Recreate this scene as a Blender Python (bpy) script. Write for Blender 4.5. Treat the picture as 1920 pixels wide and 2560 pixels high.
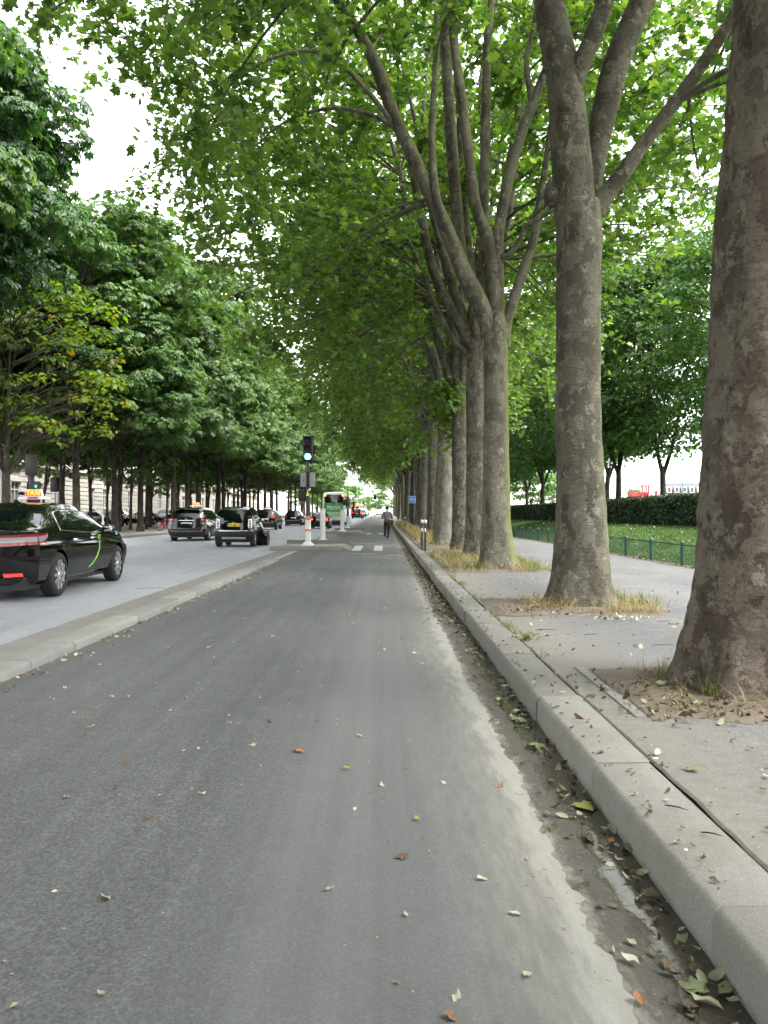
import bpy, bmesh, math, random
import numpy as np
from mathutils import Vector, Matrix, noise

# ---------------------------------------------------------------- camera, light, exposure
for _o in list(bpy.data.objects):
    bpy.data.objects.remove(_o)
scene = bpy.context.scene
COL = scene.collection
CAM_H, FPX = 1.26, 1990.0          # eye height in m, focal length for a 1920 x 2560 frame
cam_data = bpy.data.cameras.new("camera")
cam = bpy.data.objects.new("camera", cam_data)
COL.objects.link(cam)
cam.location = (0, 0, CAM_H)
cam.rotation_euler = (math.radians(90 + 0.173), 0, 0)
cam_data.sensor_width = 36
cam_data.lens = 36 * FPX / 2560
cam_data.clip_start = 0.05
cam_data.clip_end = 3000
scene.camera = cam

SUN_EL, SUN_ROT = math.radians(58), math.radians(115)
world = bpy.data.worlds.new("World")
scene.world = world
world.use_nodes = True
wn = world.node_tree.nodes
wl = world.node_tree.links
for _n in list(wn):
    wn.remove(_n)
w_out = wn.new("ShaderNodeOutputWorld")
w_bg = wn.new("ShaderNodeBackground")
w_sky = wn.new("ShaderNodeTexSky")
w_sky.sky_type = 'NISHITA'
w_sky.sun_disc = False
w_sky.sun_elevation = SUN_EL
w_sky.sun_rotation = SUN_ROT
w_sky.air_density = 1.0
w_sky.dust_density = 1.5
w_sky.ozone_density = 1.0
w_hs = wn.new("ShaderNodeHueSaturation")      # overcast: the cloud deck takes the colour out of the sky
w_hs.inputs["Saturation"].default_value = 0.12
w_bg.inputs["Strength"].default_value = 0.15
wl.new(w_sky.outputs[0], w_hs.inputs["Color"])
wl.new(w_hs.outputs[0], w_bg.inputs["Color"])
wl.new(w_bg.outputs[0], w_out.inputs["Surface"])

sun_data = bpy.data.lights.new("sun", 'SUN')
sun_data.energy = 1.3
sun_data.angle = math.radians(30)
sun_data.color = (1.0, 0.97, 0.92)
sun = bpy.data.objects.new("sun", sun_data)
COL.objects.link(sun)
_d = Vector((math.sin(SUN_ROT) * math.cos(SUN_EL), math.cos(SUN_ROT) * math.cos(SUN_EL), math.sin(SUN_EL)))
sun.rotation_euler = (-_d).to_track_quat('-Z', 'Y').to_euler()

vs = scene.view_settings
vs.view_transform = 'Standard'
vs.look = 'None'
vs.exposure = 2.8
vs.gamma = 1.0
vs.use_curve_mapping = False
scene.render.engine = 'CYCLES'
cy = scene.cycles
cy.max_bounces = 7
cy.diffuse_bounces = 5
cy.glossy_bounces = 3
cy.transmission_bounces = 3
cy.transparent_max_bounces = 6
cy.caustics_reflective = False
cy.caustics_refractive = False
cy.sample_clamp_indirect = 6
cy.use_denoising = True
cy.use_adaptive_sampling = True
cy.adaptive_threshold = 0.03

random.seed(7)
RNG = np.random.default_rng(11)

def gz(y):
    """Ground height: the avenue is flat, then climbs gently past 85 m."""
    return 0.0 if y < 85 else 1.1 * (1 - math.exp(-(y - 85) / 70.0))

def at(px, py, Y):
    """A point seen at full-frame pixel (px, py) that stands Y metres down the avenue."""
    return Vector(((px - 961) * Y / FPX, Y, CAM_H + (1286 - py) * Y / FPX))

# ---------------------------------------------------------------- object helpers
def link(o):
    COL.objects.link(o)
    return o

def tag(o, label=None, cat=None, group=None, kind=None):
    if label: o["label"] = label
    if cat: o["category"] = cat
    if group: o["group"] = group
    if kind: o["kind"] = kind
    return o

def thing(name, label, cat, loc=(0, 0, 0), rz=0.0, group=None):
    o = link(bpy.data.objects.new(name, None))
    o.location = loc
    o.rotation_euler = (0, 0, rz)
    o.empty_display_size = 0.2
    return tag(o, label, cat, group)

def mobj(name, mesh, mat=None, parent=None, loc=None, rot=None):
    o = link(bpy.data.objects.new(name, mesh))
    if mat is not None and len(mesh.materials) == 0:
        mesh.materials.append(mat)
    if parent is not None:
        o.parent = parent
    if loc is not None: o.location = loc
    if rot is not None: o.rotation_euler = rot
    return o

def copy_tree(src, parent=None):
    c = src.copy()
    COL.objects.link(c)
    c.parent = parent
    for ch in [x for x in bpy.data.objects if x.parent == src]:
        copy_tree(ch, c)
    return c

class MB:
    """Collects vertices and faces for one mesh."""
    def __init__(s):
        s.v, s.f = [], []
    def add(s, verts, faces):
        b = len(s.v)
        s.v.extend([tuple(p) for p in verts])
        s.f.extend([tuple(i + b for i in f) for f in faces])
        return s
    def box(s, x0, x1, y0, y1, z0, z1):
        return s.add([(x0,y0,z0),(x1,y0,z0),(x1,y1,z0),(x0,y1,z0),(x0,y0,z1),(x1,y0,z1),(x1,y1,z1),(x0,y1,z1)],
                     [(0,3,2,1),(4,5,6,7),(0,1,5,4),(1,2,6,5),(2,3,7,6),(3,0,4,7)])
    def bbox(s, x0, x1, y0, y1, z0, z1, b=0.01, seg=2):
        bm = bmesh.new()
        bmesh.ops.create_cube(bm, size=1)
        for v in bm.verts:
            v.co = Vector(((x0+x1)/2 + v.co.x*(x1-x0), (y0+y1)/2 + v.co.y*(y1-y0), (z0+z1)/2 + v.co.z*(z1-z0)))
        bmesh.ops.bevel(bm, geom=list(bm.edges), offset=b, segments=seg, profile=0.5, affect='EDGES')
        bm.verts.index_update()
        s.add([v.co[:] for v in bm.verts], [[v.index for v in f.verts] for f in bm.faces])
        bm.free()
        return s
    def tube(s, pts, rad, n=8, cap=True):
        pts = [Vector(p) for p in pts]
        if not hasattr(rad, '__len__'): rad = [rad]*len(pts)
        rings = []
        up = None
        for i, p in enumerate(pts):
            t = (pts[min(i+1, len(pts)-1)] - pts[max(i-1, 0)]).normalized()
            if up is None:
                up = t.orthogonal().normalized()
            up = (up - t*up.dot(t))
            up = up.normalized() if up.length > 1e-6 else t.orthogonal().normalized()
            w = t.cross(up)
            rings.append([p + (up*math.cos(a) + w*math.sin(a))*rad[i] for a in [2*math.pi*k/n for k in range(n)]])
        vv = [q for r in rings for q in r]
        ff = []
        for i in range(len(pts)-1):
            for k in range(n):
                ff.append((i*n+k, i*n+(k+1)%n, (i+1)*n+(k+1)%n, (i+1)*n+k))
        if cap:
            ff.append(tuple(range(n-1, -1, -1)))
            ff.append(tuple((len(pts)-1)*n + k for k in range(n)))
        return s.add(vv, ff)
    def lathe(s, prof, n=24, axis='Z', c=(0, 0, 0), closed=False):
        """prof: list of (r, h)."""
        vv, ff = [], []
        for r, h in prof:
            for k in range(n):
                a = 2*math.pi*k/n
                x, y = r*math.cos(a), r*math.sin(a)
                p = (x, y, h) if axis == 'Z' else ((h, x, y) if axis == 'X' else (x, h, y))
                vv.append((p[0]+c[0], p[1]+c[1], p[2]+c[2]))
        m = len(prof)
        rng = range(m) if closed else range(m-1)
        for i in rng:
            j = (i+1) % m
            for k in range(n):
                ff.append((i*n+k, i*n+(k+1)%n, j*n+(k+1)%n, j*n+k))
        if not closed:
            if prof[0][0] > 1e-6: ff.append(tuple(range(n-1, -1, -1)))
            if prof[-1][0] > 1e-6: ff.append(tuple((m-1)*n+k for k in range(n)))
        return s.add(vv, ff)
    def grid(s, fn, nu, nv):
        vv = [fn(i/nu, j/nv) for j in range(nv+1) for i in range(nu+1)]
        ff = [(j*(nu+1)+i, j*(nu+1)+i+1, (j+1)*(nu+1)+i+1, (j+1)*(nu+1)+i) for j in range(nv) for i in range(nu)]
        return s.add(vv, ff)
    def prism(s, poly, y0, y1):
        """poly: (x, z) outline, extruded along y."""
        n = len(poly)
        vv = [(x, y0, z) for x, z in poly] + [(x, y1, z) for x, z in poly]
        ff = [tuple(range(n)), tuple(range(2*n-1, n-1, -1))] + [(k, n+k, n+(k+1)%n, (k+1)%n) for k in range(n)]
        return s.add(vv, ff)
    def mesh(s, name, smooth=True, angle=35, fix=True):
        me = bpy.data.meshes.new(name)
        me.from_pydata(s.v, [], s.f)
        if fix:
            bm = bmesh.new(); bm.from_mesh(me)
            bmesh.ops.remove_doubles(bm, verts=bm.verts, dist=1e-5)
            bmesh.ops.recalc_face_normals(bm, faces=bm.faces)
            bm.to_mesh(me); bm.free()
        if smooth and len(me.polygons):
            me.polygons.foreach_set("use_smooth", [True]*len(me.polygons))
            me.set_sharp_from_angle(angle=math.radians(angle))
        me.update()
        return me
    def obj(s, name, mat, parent=None, loc=None, rot=None, smooth=True, angle=35):
        return mobj(name, s.mesh(name, smooth, angle), mat, parent, loc, rot)

def np_mesh(name, V, F, k, smooth=False):
    """V (n,3) floats, F (m,k) ints: one mesh made fast."""
    me = bpy.data.meshes.new(name)
    V = np.asarray(V, dtype=np.float32); F = np.asarray(F, dtype=np.int32)
    me.vertices.add(len(V)); me.vertices.foreach_set("co", V.ravel())
    me.loops.add(F.size); me.loops.foreach_set("vertex_index", F.ravel())
    me.polygons.add(len(F))
    me.polygons.foreach_set("loop_start", np.arange(0, F.size, k, dtype=np.int32))
    me.polygons.foreach_set("loop_total", np.full(len(F), k, dtype=np.int32))
    if smooth: me.polygons.foreach_set("use_smooth", np.ones(len(F), dtype=bool))
    me.update(calc_edges=True)
    me.validate()
    return me

def text_obj(body, size, name, mat, parent, loc, rot=(math.pi/2, 0, 0), bold=0.0, sx=1.0, shear=0.0, align='CENTER', depth=0.002):
    cu = bpy.data.curves.new(name, 'FONT')
    cu.body = body; cu.size = size; cu.align_x = align; cu.align_y = 'CENTER'
    cu.offset = bold; cu.extrude = depth; cu.shear = shear
    cu.resolution_u = 2
    t = bpy.data.objects.new(name, cu)
    me = bpy.data.meshes.new_from_object(t)
    bpy.data.objects.remove(t)
    for v in me.vertices: v.co.x *= sx
    return mobj(name, me, mat, parent, loc, rot)

# ---------------------------------------------------------------- materials
MATS = {}
class NT:
    """Small node-tree writer."""
    def __init__(s, name):
        s.m = bpy.data.materials.new(name); s.m.use_nodes = True
        s.t = s.m.node_tree
        for n in list(s.t.nodes): s.t.nodes.remove(n)
        s.out = s.t.nodes.new("ShaderNodeOutputMaterial")
        s._co = None
        MATS[name] = s.m
    def n(s, typ, **kw):
        nd = s.t.nodes.new(typ)
        for k, v in kw.items():
            if k.startswith('_'): setattr(nd, k[1:], v)
            else: s.set(nd.inputs[k.replace('__', ' ')], v)
        return nd
    def set(s, inp, v):
        if isinstance(v, bpy.types.NodeSocket): s.t.links.new(v, inp)
        elif isinstance(v, bpy.types.Node): s.t.links.new(v.outputs[0], inp)
        else:
            if inp.type == 'RGBA' and len(v) == 3: v = (*v, 1)
            inp.default_value = v
    @property
    def co(s):
        if s._co is None: s._co = s.t.nodes.new("ShaderNodeTexCoord").outputs["Object"]
        return s._co
    def mapped(s, scale=(1, 1, 1), src=None):
        mp = s.n("ShaderNodeMapping", Scale=scale)
        s.t.links.new(src or s.co, mp.inputs["Vector"])
        return mp.outputs[0]
    def noise(s, scale, detail=4, rough=0.55, vec=None, dist=0.0):
        return s.n("ShaderNodeTexNoise", Vector=vec or s.co, Scale=scale, Detail=detail, Roughness=rough, Distortion=dist).outputs["Fac"]
    def voro(s, scale, vec=None, feature='F1', out="Distance", rnd=1.0):
        nd = s.n("ShaderNodeTexVoronoi", _feature=feature, Vector=vec or s.co, Scale=scale, Randomness=rnd)
        return nd.outputs[out]
    def math(s, op, a, b=0.0, clamp=False):
        nd = s.t.nodes.new("ShaderNodeMath"); nd.operation = op; nd.use_clamp = clamp
        s.set(nd.inputs[0], a); s.set(nd.inputs[1], b)
        return nd.outputs[0]
    def ramp(s, fac, stops):
        nd = s.t.nodes.new("ShaderNodeValToRGB")
        e = nd.color_ramp.elements
        while len(e) < len(stops): e.new(0.5)
        for i, (p, c) in enumerate(stops):
            e[i].position = p
            e[i].color = (*c, 1) if len(c) == 3 else c
        s.set(nd.inputs[0], fac)
        return nd.outputs[0]
    def step(s, x, a, b):
        nd = s.t.nodes.new("ShaderNodeMapRange"); nd.interpolation_type = 'SMOOTHSTEP'
        s.set(nd.inputs["Value"], x); nd.inputs["From Min"].default_value = a; nd.inputs["From Max"].default_value = b
        return nd.outputs[0]
    def mix(s, fac, a, b, mode='MIX'):
        nd = s.t.nodes.new("ShaderNodeMix"); nd.data_type = 'RGBA'; nd.blend_type = mode
        s.set(nd.inputs[0], fac); s.set(nd.inputs[6], a); s.set(nd.inputs[7], b)
        return nd.outputs[2]
    def sep(s, v=None):
        nd = s.n("ShaderNodeSeparateXYZ"); s.t.links.new(v or s.co, nd.inputs[0]); return nd.outputs
    def bump(s, h, strength=0.3, dist=0.01):
        return s.n("ShaderNodeBump", Height=h, Strength=strength, Distance=dist).outputs[0]
    def pbr(s, color, rough=0.6, metal=0.0, normal=None, spec=0.5, coat=0.0, emit=None, estr=0.0, alpha=None):
        p = s.n("ShaderNodeBsdfPrincipled")
        s.set(p.inputs["Base Color"], color); s.set(p.inputs["Roughness"], rough); s.set(p.inputs["Metallic"], metal)
        s.set(p.inputs["Specular IOR Level"], spec); s.set(p.inputs["Coat Weight"], coat)
        p.inputs["Coat Roughness"].default_value = 0.04
        if normal is not None: s.set(p.inputs["Normal"], normal)
        if emit is not None:
            s.set(p.inputs["Emission Color"], emit); p.inputs["Emission Strength"].default_value = estr
        s.t.links.new(p.outputs[0], s.out.inputs["Surface"])
        return s.m

def plain(name, color, rough=0.5, metal=0.0, var=0.12, scale=6.0, **kw):
    """A plain paint or plastic with faint dirt and wear."""
    t = NT(name)
    f = t.noise(scale, 5, 0.6)
    c = t.mix(f, tuple(c*(1-var) for c in color), tuple(min(1, c*(1+var)) for c in color))
    return t.pbr(c, t.math('ADD', t.math('MULTIPLY', f, 0.15), max(0.02, rough-0.07)), metal, **kw)

def leaf_mat(name, c_dark, c_light, c_rare, trans=0.4, tcol=None, rough=0.45, rare=0.93):
    t = NT(name)
    r = t.n("ShaderNodeNewGeometry").outputs["Random Per Island"]
    oi = t.n("ShaderNodeObjectInfo").outputs["Random"]
    big = t.noise(0.45, 2)
    f = t.math('ADD', t.math('MULTIPLY', r, 0.6), t.math('MULTIPLY', big, 0.6))
    f = t.math('ADD', f, t.math('MULTIPLY', t.math('SUBTRACT', oi, 0.5), 0.25), True)
    col = t.ramp(f, [(0.15, c_dark), (0.85, c_light)])
    r2 = t.math('FRACT', t.math('MULTIPLY', r, 37.7))
    col = t.mix(t.math('GREATER_THAN', r2, rare), col, c_rare)
    p = t.n("ShaderNodeBsdfPrincipled")
    t.set(p.inputs["Base Color"], col); p.inputs["Roughness"].default_value = rough
    p.inputs["Specular IOR Level"].default_value = 0.4
    tr = t.n("ShaderNodeBsdfTranslucent")
    t.set(tr.inputs["Color"], t.mix(1.0, col, tcol or (1.35, 1.68, 0.62), 'MULTIPLY'))
    mx = t.n("ShaderNodeMixShader"); mx.inputs[0].default_value = trans
    t.t.links.new(p.outputs[0], mx.inputs[1]); t.t.links.new(tr.outputs[0], mx.inputs[2])
    t.t.links.new(mx.outputs[0], t.out.inputs["Surface"])
    return t.m

def asphalt(name, c0, c1, stains=None, rough=0.75, spec=0.4):
    t = NT(name)
    fine = t.noise(170, 2, 0.7)
    grit = t.voro(110, out="Color")
    gl = t.n("ShaderNodeRGBToBW", Color=grit).outputs[0]
    big = t.noise(0.55, 5, 0.6, vec=t.mapped((1.0, 0.25, 1)))
    mid = t.noise(3.5, 5, 0.65)
    base = t.mix(t.step(big, 0.3, 0.7), c0, c1)
    base = t.mix(t.math('MULTIPLY', t.step(mid, 0.45, 0.75), 0.3), base, tuple(min(1, c*1.35) for c in c1))
    sp = t.math('ADD', t.math('MULTIPLY', gl, 0.5), t.math('MULTIPLY', fine, 0.5))
    base = t.mix(0.75, base, t.ramp(sp, [(0.28, (0.55,)*3), (0.5, (1.0, 1.0, 1.0)), (0.72, (1.75, 1.72, 1.65))]), 'MULTIPLY')
    if stains: base = stains(t, base)
    h = t.math('ADD', fine, gl)
    return t.pbr(base, rough, 0, t.bump(h, 0.45, 0.006), spec)

def lane_stains(t, base):
    x, y, z = t.sep()
    n1 = t.noise(1.1, 5, 0.6, vec=t.mapped((1, 0.35, 1)))
    n2 = t.noise(9, 4, 0.6, vec=t.mapped((1, 0.3, 1)))
    # worn paler wheel path on the kerb side
    xj = t.math('ADD', x, t.math('MULTIPLY', t.math('SUBTRACT', n1, 0.5), 0.7))
    base = t.mix(t.math('MULTIPLY', t.step(xj, -0.85, -0.25), 0.55), base, (0.132, 0.133, 0.131))
    # patched, paler surface further on
    pt = t.math('MULTIPLY', t.step(y, 18.2, 18.35), t.step(x, -2.0, -1.97))
    base = t.mix(t.math('MULTIPLY', pt, 0.55), base, (0.115, 0.117, 0.117))
    st = t.noise(1.0, 5, 0.6, vec=t.mapped((7.0, 0.10, 1)))
    base = t.mix(0.55, base, t.ramp(st, [(0.3, (0.72,)*3), (0.7, (1.3,)*3)]), 'MULTIPLY')
    sk = t.noise(24, 5, 0.7, vec=t.mapped((1, 0.22, 1)))
    # dried silt along the gutter
    xs = t.math('ADD', xj, t.math('MULTIPLY', t.math('SUBTRACT', n2, 0.5), 0.25))
    silt = t.step(t.math('ADD', xs, t.math('MULTIPLY', t.math('SUBTRACT', sk, 0.5), 0.35)), 0.20, 0.62)
    silt = t.math('MULTIPLY', silt, t.math('SUBTRACT', 1.0, t.math('MULTIPLY', t.step(y, 7, 20), 0.75)))
    base = t.mix(t.math('MULTIPLY', silt, 0.95), base, t.mix(sk, (0.105, 0.098, 0.082), (0.25, 0.242, 0.215)))
    base = t.mix(t.math('MULTIPLY', t.step(t.math('ADD', x, t.math('MULTIPLY', t.math('SUBTRACT', n2, 0.5), 0.3)), 0.50, 0.60), t.math('MULTIPLY', t.math('SUBTRACT', 1.0, t.step(y, 9, 20)), 0.7)), base, t.mix(sk, (0.19, 0.182, 0.162), (0.36, 0.35, 0.322)))
    base = t.mix(t.math('MULTIPLY', t.math('MULTIPLY', silt, t.step(t.noise(30, 3, 0.6), 0.64, 0.70)), 0.7), base, (0.075, 0.058, 0.042))
    # dirt along the separator
    dl = t.math('SUBTRACT', 1.0, t.step(t.math('ADD', x, t.math('MULTIPLY', n2, 0.3)), -2.75, -2.45))
    base = t.mix(t.math('MULTIPLY', dl, 0.6), base, (0.10, 0.085, 0.065))
    return base

def road_stains(t, base):
    n2 = t.noise(0.9, 6, 0.65, vec=t.mapped((1, 0.12, 1)))
    base = t.mix(t.math('MULTIPLY', t.step(n2, 0.52, 0.7), 0.35), base, (0.30, 0.31, 0.33))
    n3 = t.noise(2.5, 4, 0.6, vec=t.mapped((1, 0.08, 1)))
    return t.mix(t.math('MULTIPLY', t.step(n3, 0.6, 0.72), 0.25), base, (0.07, 0.072, 0.08))

def walk_stains(t, base):
    x, y, z = t.sep()
    n1 = t.noise(1.3, 6, 0.65)
    n2 = t.noise(14, 3, 0.6)
    base = t.mix(t.math('MULTIPLY', t.step(n1, 0.48, 0.72), 0.55), base, (0.175, 0.162, 0.142))
    near = t.math('SUBTRACT', 1.0, t.step(t.math('ADD', x, t.math('MULTIPLY', n1, 1.3)), 1.9, 2.9))
    base = t.mix(t.math('MULTIPLY', near, 0.6), base, t.mix(n2, (0.135, 0.119, 0.096), (0.255, 0.236, 0.204)))
    base = t.mix(t.math('MULTIPLY', t.step(n2, 0.66, 0.74), 0.6), base, (0.07, 0.055, 0.04))
    return base

asphalt("lane_asphalt", (0.056, 0.0575, 0.059), (0.084, 0.0855, 0.087), lane_stains, 0.7)
asphalt("road_asphalt", (0.180, 0.188, 0.205), (0.245, 0.254, 0.274), road_stains, 0.5)
asphalt("walk_asphalt", (0.088, 0.088, 0.091), (0.120, 0.120, 0.121), walk_stains, 0.85, 0.25)
asphalt("far_pavement", (0.20, 0.19, 0.17), (0.30, 0.28, 0.25), None, 0.9, 0.2)

def gutter_mat():
    t = NT("gutter_wet")
    x, y, z = t.sep()
    n1 = t.noise(5, 6, 0.65, vec=t.mapped((1, 0.4, 1)))
    n2 = t.noise(40, 4, 0.6)
    col = t.mix(n1, (0.034, 0.030, 0.024), (0.092, 0.083, 0.069))
    col = t.mix(t.math('MULTIPLY', t.step(n2, 0.6, 0.7), 0.6), col, (0.19, 0.165, 0.125))
    wet = t.math('MULTIPLY', t.step(t.math('ADD', x, t.math('MULTIPLY', t.math('SUBTRACT', n1, 0.5), 0.34)), 0.74, 0.80), t.math('SUBTRACT', 1.0, t.step(y, 5.5, 8.5)))
    col = t.mix(t.math('MULTIPLY', wet, 0.55), col, (0.035, 0.03, 0.022))
    n4 = t.noise(16, 6, 0.72, vec=t.mapped((1, 0.45, 1)))
    lap = t.math('SUBTRACT', 1.0, t.step(t.math('ADD', x, t.math('MULTIPLY', t.math('SUBTRACT', n4, 0.5), 0.34)), 0.60, 0.70))
    col = t.mix(t.math('MULTIPLY', lap, 0.9), col, t.mix(n2, (0.13, 0.122, 0.102), (0.25, 0.24, 0.21)))
    rough = t.math('SUBTRACT', 0.8, t.math('MULTIPLY', wet, 0.72))
    hb = t.math('MULTIPLY', t.math('ADD', n2, t.math('MULTIPLY', n1, 0.5)), t.math('SUBTRACT', 1.0, t.math('MULTIPLY', wet, 0.9)))
    return t.pbr(col, rough, 0, t.bump(hb, 0.6, 0.012), 0.5)
gutter_mat()

def stone(name, c0, c1, dirt=(0.09, 0.08, 0.065), dirt_amt=0.5, scale=7, rough=0.8):
    t = NT(name)
    n1 = t.noise(scale, 8, 0.75); n2 = t.noise(2.1, 7, 0.7); n3 = t.voro(230, out="Color")
    g = t.n("ShaderNodeRGBToBW", Color=n3).outputs[0]
    oi = t.n("ShaderNodeObjectInfo").outputs["Random"]
    c = t.mix(n1, c0, c1)
    c = t.mix(t.math('MULTIPLY', t.step(n2, 0.45, 0.75), dirt_amt), c, dirt)
    c = t.mix(0.5, c, t.ramp(g, [(0.2, (0.7,)*3), (0.8, (1.3,)*3)]), 'MULTIPLY')
    c = t.mix(1.0, c, t.ramp(oi, [(0, (0.86, 0.85, 0.84)), (1, (1.12, 1.1, 1.07))]), 'MULTIPLY')
    return t.pbr(c, rough, 0, t.bump(t.math('ADD', n1, g), 0.3, 0.005), 0.3)
stone("granite", (0.160, 0.155, 0.143), (0.235, 0.229, 0.214), (0.12, 0.105, 0.08), 0.45)
stone("concrete", (0.150, 0.150, 0.145), (0.225, 0.224, 0.216), (0.14, 0.12, 0.095), 0.5)
stone("worn_strip", (0.105, 0.104, 0.102), (0.21, 0.203, 0.18), (0.30, 0.275, 0.20), 0.4, 3.5)
stone("facade_stone", (0.46, 0.44, 0.395), (0.56, 0.54, 0.495), (0.46, 0.43, 0.37), 0.4, 2.5)
stone("dark_kerb", (0.10, 0.095, 0.088), (0.18, 0.172, 0.16), (0.06, 0.05, 0.04), 0.5)
stone("dusty_soil", (0.105, 0.086, 0.065), (0.20, 0.172, 0.135), (0.06, 0.045, 0.033), 0.5, 26, 0.95)
stone("soil", (0.060, 0.046, 0.033), (0.135, 0.107, 0.078), (0.03, 0.022, 0.016), 0.6, 30, 0.95)

def bark(name, c_dark, c_mid, c_pale, c_flake, moss=0.0, scar=0.55, plates=5.5):
    """Plane bark: big soft plates in several tones, scattered flakes, ring wrinkles, dark scars."""
    t = NT(name)
    nn = t.n("ShaderNodeTexNoise", Vector=t.co, Scale=6.0, Detail=6.0, Roughness=0.68)
    sc = t.n("ShaderNodeVectorMath", _operation='SCALE'); sc.inputs[3].default_value = 0.34
    t.t.links.new(nn.outputs["Color"], sc.inputs[0])
    wob = t.n("ShaderNodeVectorMath", _operation='ADD')
    t.t.links.new(t.mapped((1, 1, 0.62)), wob.inputs[0]); t.t.links.new(sc.outputs[0], wob.inputs[1])
    w = wob.outputs[0]
    n1 = t.noise(1.6, 6, 0.65, vec=t.mapped((1, 1, 0.6)), dist=0.8)
    n2 = t.noise(12, 7, 0.72, vec=t.mapped((1, 1, 0.6)), dist=0.4)
    n3 = t.noise(42, 5, 0.7)
    wr = t.noise(7, 6, 0.68, vec=t.mapped((0.5, 0.5, 3.4)), dist=0.7)
    plate = t.n("ShaderNodeRGBToBW", Color=t.n("ShaderNodeTexVoronoi", Vector=w, Scale=plates).outputs["Color"]).outputs[0]
    fl = t.n("ShaderNodeRGBToBW", Color=t.n("ShaderNodeTexVoronoi", Vector=w, Scale=17.0).outputs["Color"]).outputs[0]
    col = t.mix(t.step(n1, 0.30, 0.70), c_dark, c_mid)
    tone = t.math('ADD', t.math('MULTIPLY', plate, 0.75), t.math('MULTIPLY', n2, 0.35))
    col = t.mix(t.math('MULTIPLY', t.step(tone, 0.50, 0.60), 0.75), col, c_pale)
    col = t.mix(t.math('MULTIPLY', t.step(t.math('ADD', t.math('MULTIPLY', fl, 0.8), t.math('MULTIPLY', n3, 0.3)), 0.76, 0.83), 0.55), col, c_flake)
    col = t.mix(t.math('MULTIPLY', t.step(n2, 0.58 - 0.07*(scar > 0.6), 0.74 - 0.08*(scar > 0.6)), scar), col, tuple(c*0.45 for c in c_dark))
    col = t.mix(0.6, col, t.ramp(n3, [(0.30, (0.62, 0.62, 0.62)), (0.70, (1.3, 1.3, 1.3))]), 'MULTIPLY')
    col = t.mix(t.math('MULTIPLY', t.step(wr, 0.58, 0.66), 0.45), col, tuple(c*0.5 for c in c_dark))
    if moss > 0:
        gnm = t.n("ShaderNodeNewGeometry").outputs["Normal"]
        nx = t.sep(gnm)[0]
        m = t.math('MULTIPLY', t.step(t.math('ADD', nx, t.math('MULTIPLY', t.math('SUBTRACT', n2, 0.5), 0.9)), 0.35, 0.8), moss)
        col = t.mix(m, col, (0.115, 0.13, 0.034))
    h = t.math('ADD', t.math('MULTIPLY', t.step(tone, 0.50, 0.60), -0.6), t.math('MULTIPLY', t.step(fl, 0.80, 0.86), -0.4))
    h = t.math('ADD', t.math('ADD', h, n2), t.math('ADD', t.math('MULTIPLY', n3, 0.3), t.math('MULTIPLY', wr, -0.7)))
    return t.pbr(col, 0.88, 0, t.bump(h, 0.9, 0.035 if scar < 0.6 else 0.05), 0.2)
bark("plane_bark", (0.056, 0.049, 0.037), (0.096, 0.086, 0.066), (0.142, 0.131, 0.100), (0.29, 0.27, 0.21), 0.2, 0.58, 7.0)
bark("plane_bark_mossy", (0.066, 0.058, 0.045), (0.116, 0.105, 0.082), (0.168, 0.156, 0.12), (0.31, 0.285, 0.22), 0.75)
bark("plane_bark_brown", (0.078, 0.061, 0.047), (0.150, 0.122, 0.097), (0.205, 0.172, 0.138), (0.31, 0.27, 0.22), 0.0, 0.8, 8.5)
bark("plane_bark_pale", (0.110, 0.100, 0.080), (0.170, 0.158, 0.130), (0.215, 0.203, 0.165), (0.30, 0.28, 0.225), 0.15)
bark("dark_bark", (0.028, 0.023, 0.019), (0.055, 0.046, 0.037), (0.075, 0.065, 0.05), (0.10, 0.085, 0.07), 0.0)
bark("grey_bark", (0.10, 0.088, 0.068), (0.165, 0.145, 0.115), (0.2, 0.18, 0.14), (0.24, 0.22, 0.18), 0.0)

leaf_mat("plane_leaf", (0.040, 0.084, 0.020), (0.135, 0.205, 0.042), (0.23, 0.28, 0.055), 0.5)
leaf_mat("chestnut_leaf", (0.036, 0.082, 0.030), (0.108, 0.182, 0.058), (0.17, 0.24, 0.05), 0.38, (1.4, 1.7, 0.6), 0.4, 0.95)
leaf_mat("dark_leaf", (0.022, 0.058, 0.026), (0.070, 0.135, 0.050), (0.13, 0.17, 0.04), 0.38, (1.4, 1.7, 0.6), 0.45, 0.93)  # darker green leaf colour for the chestnut crown over the maple
leaf_mat("maple_leaf", (0.040, 0.085, 0.018), (0.125, 0.185, 0.028), (0.20, 0.13, 0.03), 0.55, (1.5, 1.6, 0.35), 0.45, 0.94)
leaf_mat("park_leaf", (0.036, 0.080, 0.028), (0.080, 0.145, 0.046), (0.15, 0.23, 0.04), 0.42)
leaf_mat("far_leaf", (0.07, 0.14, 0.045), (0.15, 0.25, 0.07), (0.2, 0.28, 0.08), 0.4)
leaf_mat("hedge_leaf", (0.014, 0.032, 0.016), (0.035, 0.066, 0.026), (0.06, 0.10, 0.03), 0.15, None, 0.4, 0.97)
leaf_mat("dry_grass_blade", (0.22, 0.15, 0.07), (0.40, 0.30, 0.16), (0.13, 0.18, 0.05), 0.3, (1.2, 1.1, 0.8), 0.6, 0.84)
leaf_mat("green_grass_blade", (0.05, 0.095, 0.02), (0.12, 0.17, 0.04), (0.30, 0.24, 0.11), 0.3, (1.3, 1.4, 0.6), 0.6, 0.75)
leaf_mat("litter_leaf", (0.22, 0.215, 0.13), (0.42, 0.405, 0.30), (0.16, 0.09, 0.045), 0.15, (1.1, 1.1, 0.8), 0.7, 0.86)
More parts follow.
